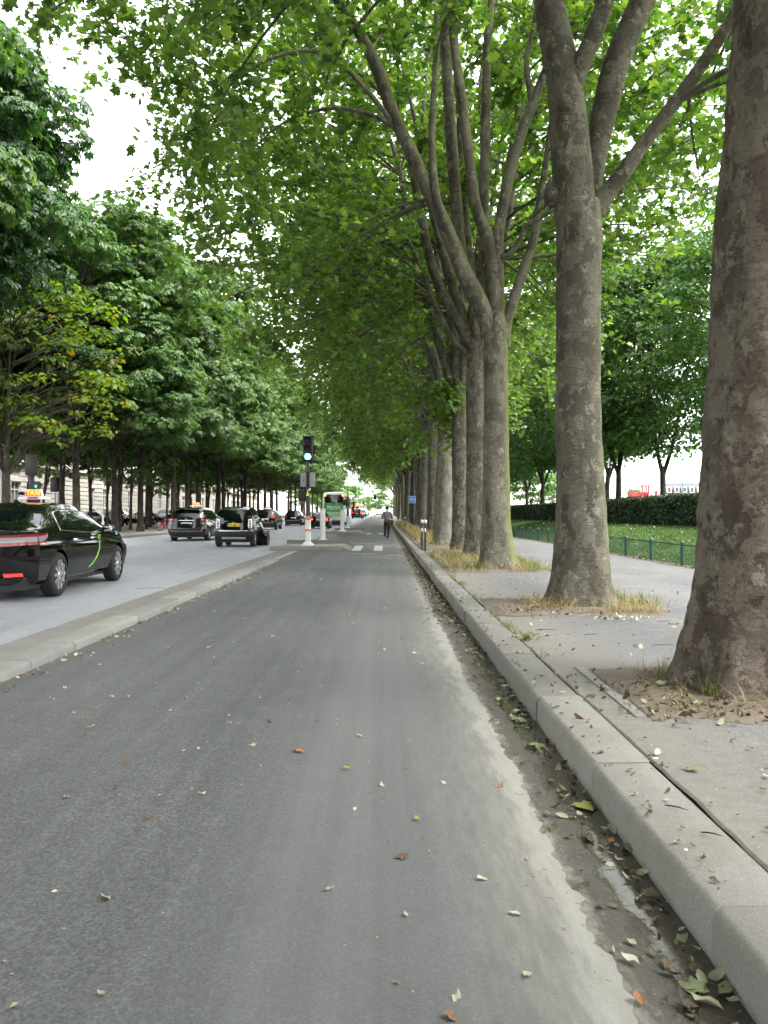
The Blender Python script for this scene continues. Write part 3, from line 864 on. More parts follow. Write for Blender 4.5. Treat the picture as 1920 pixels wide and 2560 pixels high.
def grow(limbs, inside, n_targets, twigs, leaves, rg, size, spread=0.10, br=0.03, leaf_droop=0.5, box=None):
    """Branches from the limbs out to points spread through the crown, twigs along them, leaves along those.
    limbs: list of (points, radii). Returns (branch mesh builder, P, N, spin, size)."""
    LP = np.array([[*p, r] for pts, rad in limbs for p, r in zip(pts, rad)])
    x0, x1, y0, y1, z0, z1 = box
    T = []
    tries = 0
    mind = 0.75*((x1-x0)*(y1-y0)*(z1-z0)/max(1, n_targets)*0.45)**(1/3)
    while len(T) < n_targets and tries < 60000:
        tries += 1
        p = np.array([rg.uniform(x0, x1), rg.uniform(y0, y1), rg.uniform(z0, z1)])
        if not inside(p, rg): continue
        if T and tries < 40000 and np.min(np.sum((np.array(T)-p)**2, 1)) < mind*mind: continue
        T.append(p)
    mb = MB()
    allP, allN, allS = [], [], []
    for p in T:
        d = LP[:, :3] - p
        cost = np.sqrt((d**2).sum(1)) + 1.2*np.maximum(0, d[:, 2] + 0.2)
        if p[0] < -0.8: cost = cost + 5.0*(LP[:, 0] > 0.5)
        if p[0] > 0.8: cost = cost + 5.0*(LP[:, 0] < -0.5)
        j = int(np.argmin(cost + rg.random(len(cost))*0.7))
        a = LP[j, :3]
        L = np.linalg.norm(p-a)
        mid = (a+p)/2 + np.array([rg.normal(0, .12), rg.normal(0, .12), 0.22])*L*rg.uniform(0.5, 1.2)
        ts = np.linspace(0, 1, 7)[:, None]
        B = a*(1-ts)**2 + 2*mid*ts*(1-ts) + p*ts**2
        r0 = min(LP[j, 3]*0.6, br*(0.5+L*0.22))
        mb.tube([tuple(b) for b in B], list(np.linspace(r0, 0.006, 7)), 5, False)
        out = unit(p-a + 1e-6)
        for _ in range(twigs):
            t = 1 - 0.75*rg.random()**1.3
            s = a*(1-t)**2 + 2*mid*t*(1-t) + p*t*t
            dr = unit(out*0.7 + rg.normal(0, 0.75, 3) + np.array([0, 0, 0.12]))
            tl = rg.uniform(0.45, 1.25)
            dp = np.array([0, 0, -leaf_droop*tl*tl*rg.uniform(0.3, 0.9)])
            mb.tube([tuple(s), tuple(s + dr*tl*0.5 + dp*0.25), tuple(s + dr*tl + dp)], [0.009, 0.006, 0.003], 3, False)
            u = rg.random(leaves)**0.8
            q = s + dr*tl*u[:, None]*1.05 + dp*(u[:, None]**2) + rg.normal(0, spread, (leaves, 3))
            allP.append(q)
            nn = rg.normal(0, 0.55, (leaves, 3)) + np.array([0, 0, 0.85])
            allN.append(unit(nn))
    P = np.concatenate(allP); N = np.concatenate(allN)
    S = size*(0.5 + 0.8*rg.random(len(P)))
    return mb, P, N, rg.random(len(P))*6.283, S

def plane_inside(xl=-8.3, xr=5.4, iw=2.1, inner=9.0, lo_l=6.3, lo_r=6.0, zc=10.4, zr=6.9):
    def f(p, rg):
        x, y, z = p
        rx = -xl if x < 0 else xr
        if (x/rx)**2 + ((z-zc)/zr)**2 + (y/4.6)**2*0.35 > 1: return False
        if -iw < x < 2.1: return z > inner
        if x < 0:
            return z > lo_l + 0.35*(x+2.1) * (-0.15) + 0.4*math.sin(y*1.7)
        return z > lo_r
    return f

def plane_tree(name, label, base, trunk, limbs, mat, inside, n_t, tw, lv, seed, size=0.155, tmpl=STAR, n=24, step=0.1, flare=0.35, group=None, box=(-9.4, 6.9, -4.2, 4.2, 4.2, 17.3), lobes=5, amp=0.055, attach=None):
    """trunk: (points, radii); limbs: list of (points, radii), all in world coordinates."""
    root = thing(name, label, "tree", base, 0, group)
    b = Vector(base)
    loc = lambda pr: ([Vector(p)-b for p in pr[0]], pr[1])
    tp, tr = loc(trunk)
    mb, P, R = bark_tube(tp, tr, n, step, amp, seed*1.7, flare, 0.0, lobes)
    mobj("trunk", mb.mesh("trunk", True, 180), mat, root)
    lims = []
    for i, l in enumerate(limbs):
        lp, lr = loc(l)
        mb, P, R = bark_tube(lp, lr, max(8, n//2), step*2, 0.05, seed*1.7+i*3.1)
        mobj("limb", mb.mesh("limb", True, 180), mat, root)
        k = int(len(P)*0.3)
        if attach and i >= 1: k = max([q for q in range(len(P)) if P[q].z < attach] + [k])
        if k < len(P)-2: lims.append((P[k:], R[k:]))
    rg = np.random.default_rng(seed)
    bm_, P, N, sp, S = grow(lims, inside, n_t, tw, lv, rg, size, box=box)
    tw_o = mobj("branches", bm_.mesh("branches", True, 180, fix=False), M["dark_bark"] if mat is None else mat, root)
    tw_o["kind"] = "stuff"
    c = mobj("crown", scatter_mesh("crown", P, N, sp, S, *tmpl), M["plane_leaf"], root)
    c["kind"] = "stuff"
    return root

def auto_limbs(base, fork_z, rg, n=7, top=15.5, r=0.16, bias=-0.4):
    """Rising limbs that fan out from a fork."""
    L = []
    for k in range(n):
        az = 2*math.pi*(k + rg.uniform(-0.3, 0.3))/n
        dx, dy = math.cos(az), math.sin(az)*0.55
        reach = rg.uniform(1.4, 3.6) * (1.35 if dx < 0 else 0.8)
        z0 = fork_z + rg.uniform(-0.7, 0.3)
        h = (top*rg.uniform(0.85, 1.0) - z0)
        bx, by = base[0], base[1]
        pts = [Vector((bx, by, z0-0.35)),
               Vector((bx+dx*reach*0.22, by+dy*reach*0.22, z0+h*0.14)),
               Vector((bx+dx*reach*0.50+rg.normal(0, .1), by+dy*reach*0.5+rg.normal(0, .1), z0+h*0.40)),
               Vector((bx+dx*reach*0.80+rg.normal(0, .2), by+dy*reach*0.8+rg.normal(0, .2), z0+h*0.72)),
               Vector((bx+dx*reach+rg.normal(0, .2), by+dy*reach, z0+h))]
        rr = r*rg.uniform(0.7, 1.15)
        L.append((pts, [rr*1.1, rr, rr*0.8, rr*0.5, rr*0.15]))
    return L

ZP = 0.158
# --- nearest plane tree, cut by the frame
rg1 = np.random.default_rng(21)
b1 = (2.42, 5.08, ZP)
lim1 = auto_limbs((2.60, 5.1), 6.4, rg1, 6, 14, 0.17)
plane_tree("plane_tree", "massive brown-barked plane tree trunk nearest the kerb, cut off by the frame", b1,
           ([(2.42, 5.08, 0.10), (2.41, 5.08, 0.5), (2.40, 5.08, 1.26), (2.45, 5.09, 2.8), (2.56, 5.1, 4.5), (2.68, 5.1, 6.6)], [0.43, 0.40, 0.362, 0.325, 0.30, 0.29]),
           lim1, M["plane_bark_brown"], plane_inside(inner=9.5, lo_l=7.2, lo_r=5.2, xr=6.6, xl=-6.6), 62, 9, 18, 101, n=72, step=0.045, flare=0.30, lobes=6, amp=0.09)

# --- second plane tree: tall bole, fork, raking bough to the right
D = 1.1573
def pd(xd, yd, Y): return at(xd*D, yd*D, Y)
Y2 = 9.72
lim2 = [([pd(1275, 470, Y2), pd(1305, 428, Y2), pd(1345, 375, Y2-.05), pd(1410, 285, Y2-.1), pd(1490, 180, Y2-.2), pd(1570, 60, Y2-.3), pd(1640, -60, Y2-.4), pd(1760, -300, Y2-.4)], [0.13, 0.115, 0.095, 0.085, 0.08, 0.075, 0.06, 0.02]),
        ([pd(1248, 500, Y2), pd(1238, 380, Y2), pd(1228, 250, Y2), pd(1215, 140, Y2), pd(1196, 50, Y2+.05), pd(1180, -60, Y2+.1), pd(1150, -400, Y2+.3), pd(1120, -700, Y2+.5)], [0.25, 0.245, 0.23, 0.205, 0.19, 0.17, 0.12, 0.03]),
        ([pd(1232, 220, Y2), pd(1252, 150, Y2-.1), pd(1285, 70, Y2-.2), pd(1310, -10, Y2-.3), pd(1340, -200, Y2-.4), pd(1360, -500, Y2-.6)], [0.12, 0.115, 0.105, 0.10, 0.08, 0.03]),
        ([pd(1268, 480, Y2+.1), pd(1282, 360, Y2+.2), pd(1305, 250, Y2+.25), pd(1335, 130, Y2+.3), pd(1385, 10, Y2+.3), pd(1450, -150, Y2+.3), pd(1530, -450, Y2+.4)], [0.15, 0.15, 0.16, 0.165, 0.155, 0.12, 0.04]),
        ([pd(1186, -10, Y2), pd(1130, -150, Y2-.6), pd(1000, -300, Y2-1.0), pd(800, -400, Y2-.6), pd(560, -420, Y2+.4)], [0.10, 0.095, 0.085, 0.065, 0.03]),
        ([pd(1180, -60, Y2), pd(1090, -220, Y2+.8), pd(900, -360, Y2+1.6), pd(600, -330, Y2+2.2), pd(420, -190, Y2+2.6)], [0.10, 0.095, 0.08, 0.06, 0.025])]
b2 = tuple(pd(1256, 1112, Y2))[:2] + (ZP,)
tk2 = ([(b2[0], Y2, 0.08), (b2[0], Y2, 0.5), pd(1257, 1112, Y2), pd(1251, 950, Y2), pd(1249, 800, Y2), pd(1251, 640, Y2), pd(1252, 520, Y2), pd(1250, 440, Y2)], [0.335, 0.312, 0.297, 0.275, 0.265, 0.268, 0.275, 0.262])
plane_tree("plane_tree", "tall plane tree trunk with a raking bough, straw-coloured grass round its foot", b2, tk2, lim2, M["plane_bark"],
           plane_inside(inner=9.8, lo_l=6.8, lo_r=5.0, xl=-7.9, iw=3.2, xr=6.8), 112, 10, 18, 202, n=64, step=0.06, flare=0.30, attach=8.2)

def burl(root, p, r, mat, seed):
    mb = MB()
    n, m = 12, 8
    q = Vector(p) - Vector(root.location)
    vv, ff = [], []
    for i in range(m+1):
        th = math.pi*i/m
        for k in range(n):
            ph = 2*math.pi*k/n
            d_ = Vector((math.sin(th)*math.cos(ph), math.sin(th)*math.sin(ph), 1.25*math.cos(th)))
            f = 1 + 0.35*noise.noise((d_.x*2+seed, d_.y*2, d_.z*2))
            vv.append(q + d_*r*f)
    ff = [(i*n+k, i*n+(k+1) % n, (i+1)*n+(k+1) % n, (i+1)*n+k) for i in range(m) for k in range(n)]
    mb.add(vv, ff).obj("burl", mat, root, angle=180)
t2 = [o for o in bpy.data.objects if o.get("label", "").startswith("tall plane tree trunk with a raking")][0]
burl(t2, pd(1193, 425, Y2-.05), 0.10, M["plane_bark"], 1.0)
burl(t2, pd(1222, 222, Y2-.2), 0.085, M["plane_bark"], 4.0)
burl(t2, pd(1292, 455, Y2-.03), 0.10, M["plane_bark"], 7.0)

# --- third plane tree: front trunk of the close pair
Y3 = 16.0
def pf(px, py, Y=Y3): return at(px, py, Y)
lim3 = [([pf(1235, 840), pf(1196, 750), pf(1160, 680), pf(1128, 600), pf(1090, 512), pf(1036, 395, Y3-.2), pf(985, 285, Y3-.4), pf(940, 160, Y3-.6), pf(872, 40, Y3-.9), pf(760, -90, Y3-1.2), pf(560, -190, Y3-1.2)], [0.20, 0.185, 0.17, 0.155, 0.145, 0.135, 0.125, 0.115, 0.095, 0.07, 0.03]),
        ([pf(1215, 800), pf(1165, 700, Y3+.2), pf(1150, 610, Y3+.3), pf(1138, 460, Y3+.3), pf(1124, 260, Y3+.3), pf(1108, 0, Y3+.3), pf(1090, -220, Y3+.3)], [0.14, 0.14, 0.135, 0.125, 0.12, 0.105, 0.04]),
        ([pf(1140, 620, Y3-.1), pf(1095, 500, Y3-.2), pf(1082, 380, Y3-.2), pf(1083, 280, Y3-.2), pf(1091, 160, Y3-.2), pf(1092, 0, Y3-.2), pf(1070, -200, Y3-.2)], [0.075, 0.075, 0.072, 0.07, 0.065, 0.06, 0.025]),
        ([pf(1243, 840), pf(1238, 700), pf(1228, 620), pf(1192, 520, Y3-.1), pf(1179, 430, Y3-.1), pf(1160, 280, Y3-.1), pf(1140, 130, Y3-.1), pf(1126, -20, Y3-.1), pf(1100, -240, Y3-.1)], [0.15, 0.14, 0.125, 0.115, 0.108, 0.10, 0.09, 0.08, 0.03]),
        ([pf(1250, 830, Y3+.3), pf(1220, 680, Y3+.5), pf(1210, 520, Y3+.6), pf(1215, 350, Y3+.6), pf(1217, 220, Y3+.6), pf(1224, 60, Y3+.6), pf(1250, -160, Y3+.6)], [0.12, 0.115, 0.11, 0.10, 0.095, 0.085, 0.03]),
        ([pf(1250, 830), pf(1246, 690), pf(1247, 590), pf(1270, 460), pf(1302, 345), pf(1338, 245), pf(1370, 160), pf(1420, 0), pf(1500, -200)], [0.13, 0.12, 0.115, 0.108, 0.10, 0.09, 0.08, 0.06, 0.02]),
        ([pf(1262, 870), pf(1268, 800), pf(1284, 755), pf(1312, 670), pf(1335, 600), pf(1352, 500), pf(1370, 380), pf(1390, 200)], [0.12, 0.115, 0.105, 0.10, 0.09, 0.075, 0.06, 0.02]),
        ([pf(1246, 640), pf(1272, 640, Y3-.2), pf(1305, 590, Y3-.3), pf(1345, 520, Y3-.4), pf(1380, 440, Y3-.5)], [0.06, 0.058, 0.05, 0.045, 0.02]),
        ([pf(1085, 500, Y3), pf(1000, 330, Y3+.6), pf(860, 270, Y3+1.0), pf(720, 300, Y3+1.2), pf(600, 400, Y3+1.2)], [0.055, 0.05, 0.04, 0.03, 0.012]),
        ([pf(1050, 420, Y3), pf(940, 250, Y3-.6), pf(800, 130, Y3-1.2), pf(640, 160, Y3-1.8), pf(500, 260, Y3-2.2)], [0.055, 0.05, 0.042, 0.03, 0.012]),
        ([pf(1300, 345, Y3), pf(1328, 260, Y3), pf(1318, 150, Y3), pf(1340, 40, Y3), pf(1350, -120, Y3)], [0.065, 0.06, 0.055, 0.05, 0.02])]
b3 = tuple(pf(1243, 1286))[:2] + (ZP,)
tk3 = ([(b3[0]+.02, Y3, 0.08), (b3[0]+.01, Y3, 0.5), pf(1241, 1286), pf(1241, 1120), pf(1241, 980), pf(1240, 890), pf(1243, 825), pf(1243, 780)], [0.34, 0.31, 0.282, 0.255, 0.245, 0.25, 0.235, 0.16])
plane_tree("plane_tree", "moss-streaked plane trunk, front one of the close pair, many upright limbs", b3, tk3, lim3, M["plane_bark_mossy"],
           plane_inside(inner=10.2, lo_l=5.9, lo_r=4.9, xl=-8.8, iw=3.7, xr=6.2), 128, 10, 18, 303, n=48, step=0.08, flare=0.34)

# --- fourth plane tree: rear trunk of the pair
Y4 = 20.5
def p4(px, py, Y=Y4): return at(px, py, Y)
b4 = tuple(p4(1194, 1286))[:2] + (ZP,)
rg4 = np.random.default_rng(44)
lim4 = [([p4(1190, 880), p4(1162, 831), p4(1128, 770), p4(1099, 716), p4(1075, 640), p4(1050, 520), p4(1020, 380, Y4-.3), p4(960, 240, Y4-.6), p4(860, 150, Y4-1)], [0.16, 0.15, 0.135, 0.13, 0.125, 0.11, 0.09, 0.06, 0.02]),
        ([p4(1188, 900), p4(1140, 860), p4(1106, 800), p4(1080, 740), p4(1060, 690), p4(1000, 560), p4(900, 480)], [0.09, 0.085, 0.075, 0.07, 0.06, 0.045, 0.02])] + auto_limbs((b4[0], Y4), 5.6, rg4, 6, 15.5, 0.14)
tk4 = ([(b4[0], Y4, 0.08), (b4[0], Y4, 0.5), p4(1194, 1286), p4(1192, 1100), p4(1191, 950), p4(1190, 840)], [0.33, 0.30, 0.285, 0.265, 0.25, 0.22])
plane_tree("plane_tree", "grey plane trunk, rear one of the close pair, half hidden", b4, tk4, lim4, M["plane_bark"],
           plane_inside(inner=8.0, lo_l=5.2, lo_r=5.0, xl=-9.0, iw=2.6), 115, 10, 16, 404, n=32, step=0.12, flare=0.34, size=0.175)

# --- plane trees farther along the row: three patterns, each copied down the kerb
def proto(seed, mat, lean=0.0, r=0.285, lo=4.6):
    rg = np.random.default_rng(seed)
    return plane_tree("plane_tree", "x", (0, 0, 0),
                      ([(0, 0, -0.1), (0, 0, 0.4), (lean*.3, 0, 2.0), (lean, 0, 4.0), (lean*1.3, 0, 5.8)], [r*1.18, r*1.08, r, r*.9, r*.85]),
                      auto_limbs((lean*1.3, 0), 5.4, rg, 6, 15.5, 0.13), mat,
                      plane_inside(inner=7.6, lo_l=lo, lo_r=4.6, xl=-9.3, iw=2.8), 130, 9, 11, seed, size=0.20, tmpl=BLOB, n=18, step=0.25, flare=0.32)
protos = [proto(501, M["plane_bark_pale"], 0.06, 0.29), proto(502, M["plane_bark"], -0.08, 0.26), proto(503, M["plane_bark_brown"], 0.1, 0.28, 4.4)]
row = [(0.6, 2), (-4.4, 0), (-9.2, 1), (-14.5, 2), (-21, 0), (-30, 1), (-42, 2), (24.9, 1), (28.7, 0), (33.6, 2), (38.3, 1), (43.2, 2), (47.9, 0), (52.8, 1), (57.4, 2), (62.5, 0), (67.5, 1), (72.6, 2), (77.6, 0), (83, 1), (88.5, 2), (94, 0), (100, 1), (106, 2), (112.5, 0), (120, 1), (128, 2), (137, 0), (147, 1), (158, 2), (170, 0), (184, 1), (200, 2)]  # trees beside and behind the camera are added for shade and reflections
rgp = random.Random(3)
used = set()
row_labels = {-14.5: "unseen plane tree added for shade and reflections, fourth before the nearest trunk", -21: "unseen plane tree added for shade and reflections, fifth before the nearest trunk", -30: "unseen plane tree added for shade and reflections, sixth before the nearest trunk", -42: "unseen plane tree added for shade and reflections, seventh before the nearest trunk", 0.6: "plane tree added beside the camera to shade the near lane", -4.4: "unseen plane tree added for shade and reflections, second before the nearest trunk", -9.2: "unseen plane tree added for shade and reflections, third before the nearest trunk", 24.9: "slim plane trunk between the trunk pair and the pale one beside two bollards", 28.7: "pale smooth plane trunk just behind the two black bollards",
              33.6: "plane tree hidden behind the pale trunk near the bollards", 38.3: "brownish plane trunk with grass at its foot, first beyond the pale trunk",
              43.2: "plane trunk second beyond the pale trunk in the kerb row", 47.9: "pale plane trunk third beyond the pale one, before the blue sign",
              52.8: "plane trunk beside the single bollard in the long grass", 57.4: "plane trunk just before the blue bicycle sign"}
for y, k in row:
    if k not in used:
        o = protos[k]; used.add(k)
    else:
        o = copy_tree(protos[k])
    x = {28.7: 2.18, 24.9: 2.42}.get(y, 2.48 + rgp.uniform(-0.12, 0.15))
    o.location = (x, y, ZP + gz(y))
    s = rgp.uniform(0.94, 1.06)
    o.scale = (s, s*rgp.choice((1, -1)), s*rgp.uniform(0.97, 1.03))
    o["label"] = row_labels.get(y, "plane tree in the long kerb row beyond the blue bicycle sign")
    o["group"] = "plane trees beyond the blue sign" if y not in row_labels else "plane trees in the near kerb row"

# --- low leafy shoots on the trunks of the middle trees
shoot = thing("trunk_shoots", "low leafy sprig growing from the plane trunks above the pale trunk", "sprig", (1.95, 25.2, 4.3))
rg = np.random.default_rng(9)
mb = MB(); PP = []; NN = []
for k in range(34):
    c = np.array([rg.normal(-0.1, 0.75), rg.normal(0, 0.5), rg.normal(0.35, 0.75)])
    mb.tube([(0.35, 0.1, c[2]*0.5-.2), tuple(c*0.55+np.array([.1, 0, .15])), tuple(c)], [0.012, 0.008, 0.003], 3, False)
    q = c + rg.normal(0, 0.20, (34, 3)); PP.append(q); NN.append(unit(rg.normal(0, .5, (34, 3)) + np.array([0, -.2, .8])))
mb.obj("twig", M["plane_bark"], shoot)["kind"] = "stuff"
P_ = np.concatenate(PP); N_ = np.concatenate(NN)
mobj("foliage", scatter_mesh("shoot_leaves", P_, N_, rg.random(len(P_))*6.28, 0.12+0.1*rg.random(len(P_)), *STAR), M["plane_leaf"], shoot)["kind"] = "stuff"

# ---------------------------------------------------------------- pad-built crowns (chestnuts, park trees)
def pad_crown(rg, pads, per, tmpl, size, flat=0.5, jit=0.06, up=0.55, low=-0.25):
    PP, NN = [], []
    for c, r in pads:
        n = int(per*(r/1.2)**2)
        d = unit(rg.normal(0, 1, (n, 3)))
        d[:, 2] = np.where(d[:, 2] < low, -d[:, 2], d[:, 2])
        q = np.array(c) + d*np.array([r, r, r*flat])*(0.72+0.36*rg.random((n, 1))) + rg.normal(0, jit, (n, 3))
        PP.append(q)
        NN.append(unit(d*np.array([1, 1, 1/flat])*0.6 + np.array([0, 0, up]) + rg.normal(0, 0.28, (n, 3))))
    P = np.concatenate(PP); N = np.concatenate(NN)
    # leaves point outward and downward from the pad
    X, Y, Z = rot_basis(N, np.zeros(len(P)))
    h = np.stack([N[:, 0], N[:, 1], np.zeros(len(P))], 1)
    spin = np.arctan2(-(X*h).sum(1), (Y*h).sum(1)) + rg.normal(0, 0.6, len(P))
    return P, N, spin, size*(0.5+0.85*rg.random(len(P)))

def pads_in(rg, n, c, ax, zmin, rmin, rmax, shell=0.45, box=1.0):
    out = []
    while len(out) < n:
        d = unit(rg.normal(0, 1, 3))
        r = (shell + (1-shell)*rg.random()**0.6)
        if box < 1: d = np.sign(d)*np.abs(d)**box
        p = np.array(c) + d*np.array(ax)*r
        if p[2] < zmin: continue
        out.append((p, rg.uniform(rmin, rmax)))
    return out

def stem_tree(name, label, mat, leafmat, seed, stems, fork, r, c, ax, zmin, n_pads, per, tmpl, size, rmin=0.8, rmax=1.45, group=None, flat=0.5, shell=0.45, n=12, lean=0.35, boxy=1.0):
    rg = np.random.default_rng(seed)
    root = thing(name, label, "tree", (0, 0, 0), 0, group)
    mb, P, R = bark_tube([(0, 0, -0.1), (0, 0, 0.5), (rg.normal(0, .05), rg.normal(0, .05), fork*0.6), (0, 0, fork+0.25)], [r*1.25, r*1.08, r, r*0.92], n, 0.25, 0.06, seed, 0.25)
    mobj("trunk", mb.mesh("trunk", True, 180), mat, root)
    for k in range(stems):
        az = 6.283*(k+rg.uniform(-.3, .3))/stems
        rr = r*rg.uniform(0.45, 0.7)
        top = zmin + (c[2]+ax[2]-zmin)*rg.uniform(0.55, 0.85)
        e = np.array([math.cos(az)*ax[0]*lean, math.sin(az)*ax[1]*lean])*rg.uniform(0.6, 1.2)
        zz = fork - rg.uniform(0, 0.4)
        mb, P, R = bark_tube([(0, 0, zz), (e[0]*.3, e[1]*.3, zz+(top-zz)*.2), (e[0]*.65, e[1]*.65, zz+(top-zz)*.55), (e[0], e[1], top)], [rr, rr*.85, rr*.6, rr*.15], 7, 0.5, 0.05, seed+k)
        mobj("limb", mb.mesh("limb", True, 180), mat, root)
    pads = pads_in(rg, n_pads, c, ax, zmin, rmin, rmax, shell, boxy)
    tb = MB()
    for p, rad in pads:
        a = np.array([p[0]*0.12, p[1]*0.12, max(fork+1.2, p[2]-0.6-0.25*math.hypot(p[0], p[1]))])
        m = (a+p)/2 + np.array([0, 0, .25])
        tb.tube([tuple(a), tuple(m), tuple(p)], [0.035, 0.024, 0.010], 4, False)
    mobj("branches", tb.mesh("branches", True, 180, fix=False), mat, root)["kind"] = "stuff"
    P, N, sp, S = pad_crown(rg, pads, per, tmpl, size, flat)
    mobj("crown", scatter_mesh("crown", P, N, sp, S, *tmpl), leafmat, root)["kind"] = "stuff"
    return root

ch = [stem_tree("chestnut_tree", "x", M["dark_bark"], M["chestnut_leaf"], 600+k, 3, 3.4+0.5*k, 0.185, (0, 0, 12.6), (5.3, 4.3, 7.4), 6.0, 300, 78, PALM, 0.47, 0.7, 1.4, lean=0.14, boxy=0.62) for k in range(3)]
rgc = random.Random(17)
ch_used = set()
def place_chestnut(x, y, label, k=None, s=1.0, zs=1.0, group="chestnut trees across the road"):
    k = rgc.randrange(3) if k is None else k
    if k not in ch_used: o = ch[k]; ch_used.add(k)
    else: o = copy_tree(ch[k])
    o.location = (x, y, 0.12 + gz(y))
    o.rotation_euler = (0, 0, rgc.uniform(0, 6.28))
    o.scale = (s, s, s*zs)
    o["label"] = label; o["group"] = group
    return o
ov = stem_tree("chestnut_tree", "dark chestnut crown overhanging the yellow-green maple by the taxi", M["dark_bark"], M["dark_leaf"], 640, 5, 4.5, 0.24, (0, 0, 13.4), (4.9, 4.2, 4.9), 8.6, 210, 84, PALM, 0.45, 0.7, 1.4, lean=0.45, boxy=0.8)
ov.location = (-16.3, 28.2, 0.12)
y = 41.0
i = 0
front_labels = {0: "chestnut tree with leafy boughs hanging just beyond the yellow-green maple", 1: "second chestnut along the road from the yellow-green maple", 2: "chestnut tree with low bright leaf sprays above the grey people carrier", 3: "fourth chestnut along the road from the yellow-green maple", 4: "fifth chestnut along the road from the yellow-green maple"}
for _k, _w in enumerate("sixth seventh eighth ninth tenth eleventh twelfth thirteenth".split()): front_labels[5+_k] = _w + " chestnut along the road from the yellow-green maple"
while y < 215:
    place_chestnut(-15.9 + rgc.uniform(-0.5, 0.5), y, front_labels.get(i, "chestnut in the far part of the front row across the road"), None, rgc.uniform(0.92, 1.06), rgc.uniform(0.93, 1.04)*{0: 0.82, 1: 0.92, 2: 1.0}.get(i, 1.06), "front row of chestnuts across the road")
    i += 1
    y += rgc.uniform(5.0, 6.2) if y < 120 else rgc.uniform(7.5, 9)
for y in (20.5, 13.0, 5.0, -4.0, -14.0, -26.0, -40.0, -56.0):  # mostly unseen chestnuts, added to deepen shade and fill car reflections
    place_chestnut(-16.0, y, "chestnut tree of the front row, added for shade and reflections", None, 1.0, 1.0, "chestnuts added for shade and reflections")
for x, y in ((-9.5, -75.0), (-4.0, -82.0), (1.5, -76.0)):  # unseen chestnuts added to close off the sky that cars reflect
    place_chestnut(x, y, "unseen chestnut tree added far behind for car reflections", None, 1.0, 1.0, "chestnuts added for shade and reflections")
y = 37.0
while y < 150:
    place_chestnut(-20.6 + rgc.uniform(-0.6, 0.6), y, "chestnut tree in the shaded second row before the stone building", None, rgc.uniform(0.85, 0.98), 0.85 if y < 60 else 0.95, "second row of chestnuts")
    y += rgc.uniform(6.5, 8.5)
# slim shaded stems standing between the chestnuts
for k, (x, y) in enumerate([(-17.8, 44), (-18.2, 49.5), (-17.2, 56), (-18.5, 62), (-17.5, 68), (-18.2, 75), (-17.6, 83), (-18.4, 92), (-17.8, 101), (-18.3, 112), (-22.5, 41), (-23.5, 47), (-22.8, 53), (-23.6, 59), (-22.6, 65), (-23.4, 71), (-22.8, 78), (-19.0, 38.5), (-17.3, 52), (-18.8, 59), (-17.9, 72), (-23.2, 85), (-22.6, 93), (-23.4, 102), (-19.2, 87), (-19.0, 97)]):
    t = thing("young_tree", "slender young tree in the shade among the chestnut rows", "tree", (x, y, 0.12+gz(y)), 0, "slender young trees among the chestnut rows")
    rg = np.random.default_rng(900+k)
    a, b_ = rg.normal(0, .25), rg.normal(0, .25)
    mb, P, R = bark_tube([(0, 0, -.1), (a*.2, b_*.2, 2), (a*.6, b_*.6, 4.5), (a, b_, 8)], [0.12, 0.10, 0.08, 0.04], 8, 0.4, 0.06, k, 0.2)
    mobj("trunk", mb.mesh("trunk", True, 180), M["dark_bark"], t)
    mb, P, R = bark_tube([(a*.25, b_*.25, 2.3), (a*.5+.2, b_*.5, 4.0), (a*.5+.4, b_*.5, 7)], [0.07, 0.06, 0.03], 7, 0.5, 0.05, k)
    mobj("limb", mb.mesh("limb", True, 180), M["dark_bark"], t)
    pads = pads_in(rg, 22, (a, b_, 6.2), (2.1, 2.1, 3.2), 3.2, 0.5, 0.95)
    P, N, sp, S = pad_crown(rg, pads, 42, PALM, 0.45)
    mobj("crown", scatter_mesh("crown", P, N, sp, S, *PALM), M["chestnut_leaf"], t)["kind"] = "stuff"

# the yellow-green maple beside the taxi
mp = stem_tree("maple_tree", "yellow-green maple with several slim stems behind the black taxi", M["dark_bark"], M["maple_leaf"], 71, 5, 2.9, 0.17, (0.8, 0, 7.4), (4.3, 3.6, 3.7), 3.6, 135, 92, DIAMOND, 0.26, 0.45, 0.95, lean=0.6, boxy=0.8)
mp.location = (-16.15, 34.0, 0.12)

# park trees behind the hedge
pk = [stem_tree("park_tree", "x", M["dark_bark"], M["park_leaf"], 720+k, 4, 2.6, 0.16, (0, 0, 8.8), (4.9, 4.7, 6.4), 3.3, 165, 140, DIAMOND, 0.24, 0.8, 1.4, lean=0.5) for k in range(2)]
pspots = [(15.6, 44.6, 0, 0.98, "park tree with a straight trunk right of the red play frame"), (13.7, 46.5, 1, 1.02, "park tree with dark forked trunk left of the red play frame"),
          (14.2, 58, 0, 1.0, "park tree behind the hedge between the second plane trunk and the pair, nearer one"), (13.6, 68, 1, 1.05, "multi-stemmed park tree behind the hedge, farther along from the play frame"),
          (14.0, 78, 0, 1.0, "park tree behind the hedge, third beyond the play frame"), (17.5, 62, 1, 1.2, "tall park tree rising behind the front row of park trees"),
          (13.8, 90, 1, 1.0, "park tree far along the hedge behind the trunk pair"), (16.9, 36.0, 1, 0.96, "park tree half hidden behind the nearest plane trunk"), (19.5, 84, 0, 1.3, "tall far park tree showing above the hedge trees")]
pused = set()
for x, y, k, s, lab in pspots:
    if k not in pused: o = pk[k]; pused.add(k)
    else: o = copy_tree(pk[k])
    o.location = (x, y, 0.88); o.rotation_euler = (0, 0, rgc.uniform(0, 6.28)); o.scale = (s, s, s*1.1)
    o["label"] = lab; o["group"] = "park trees behind the hedge"

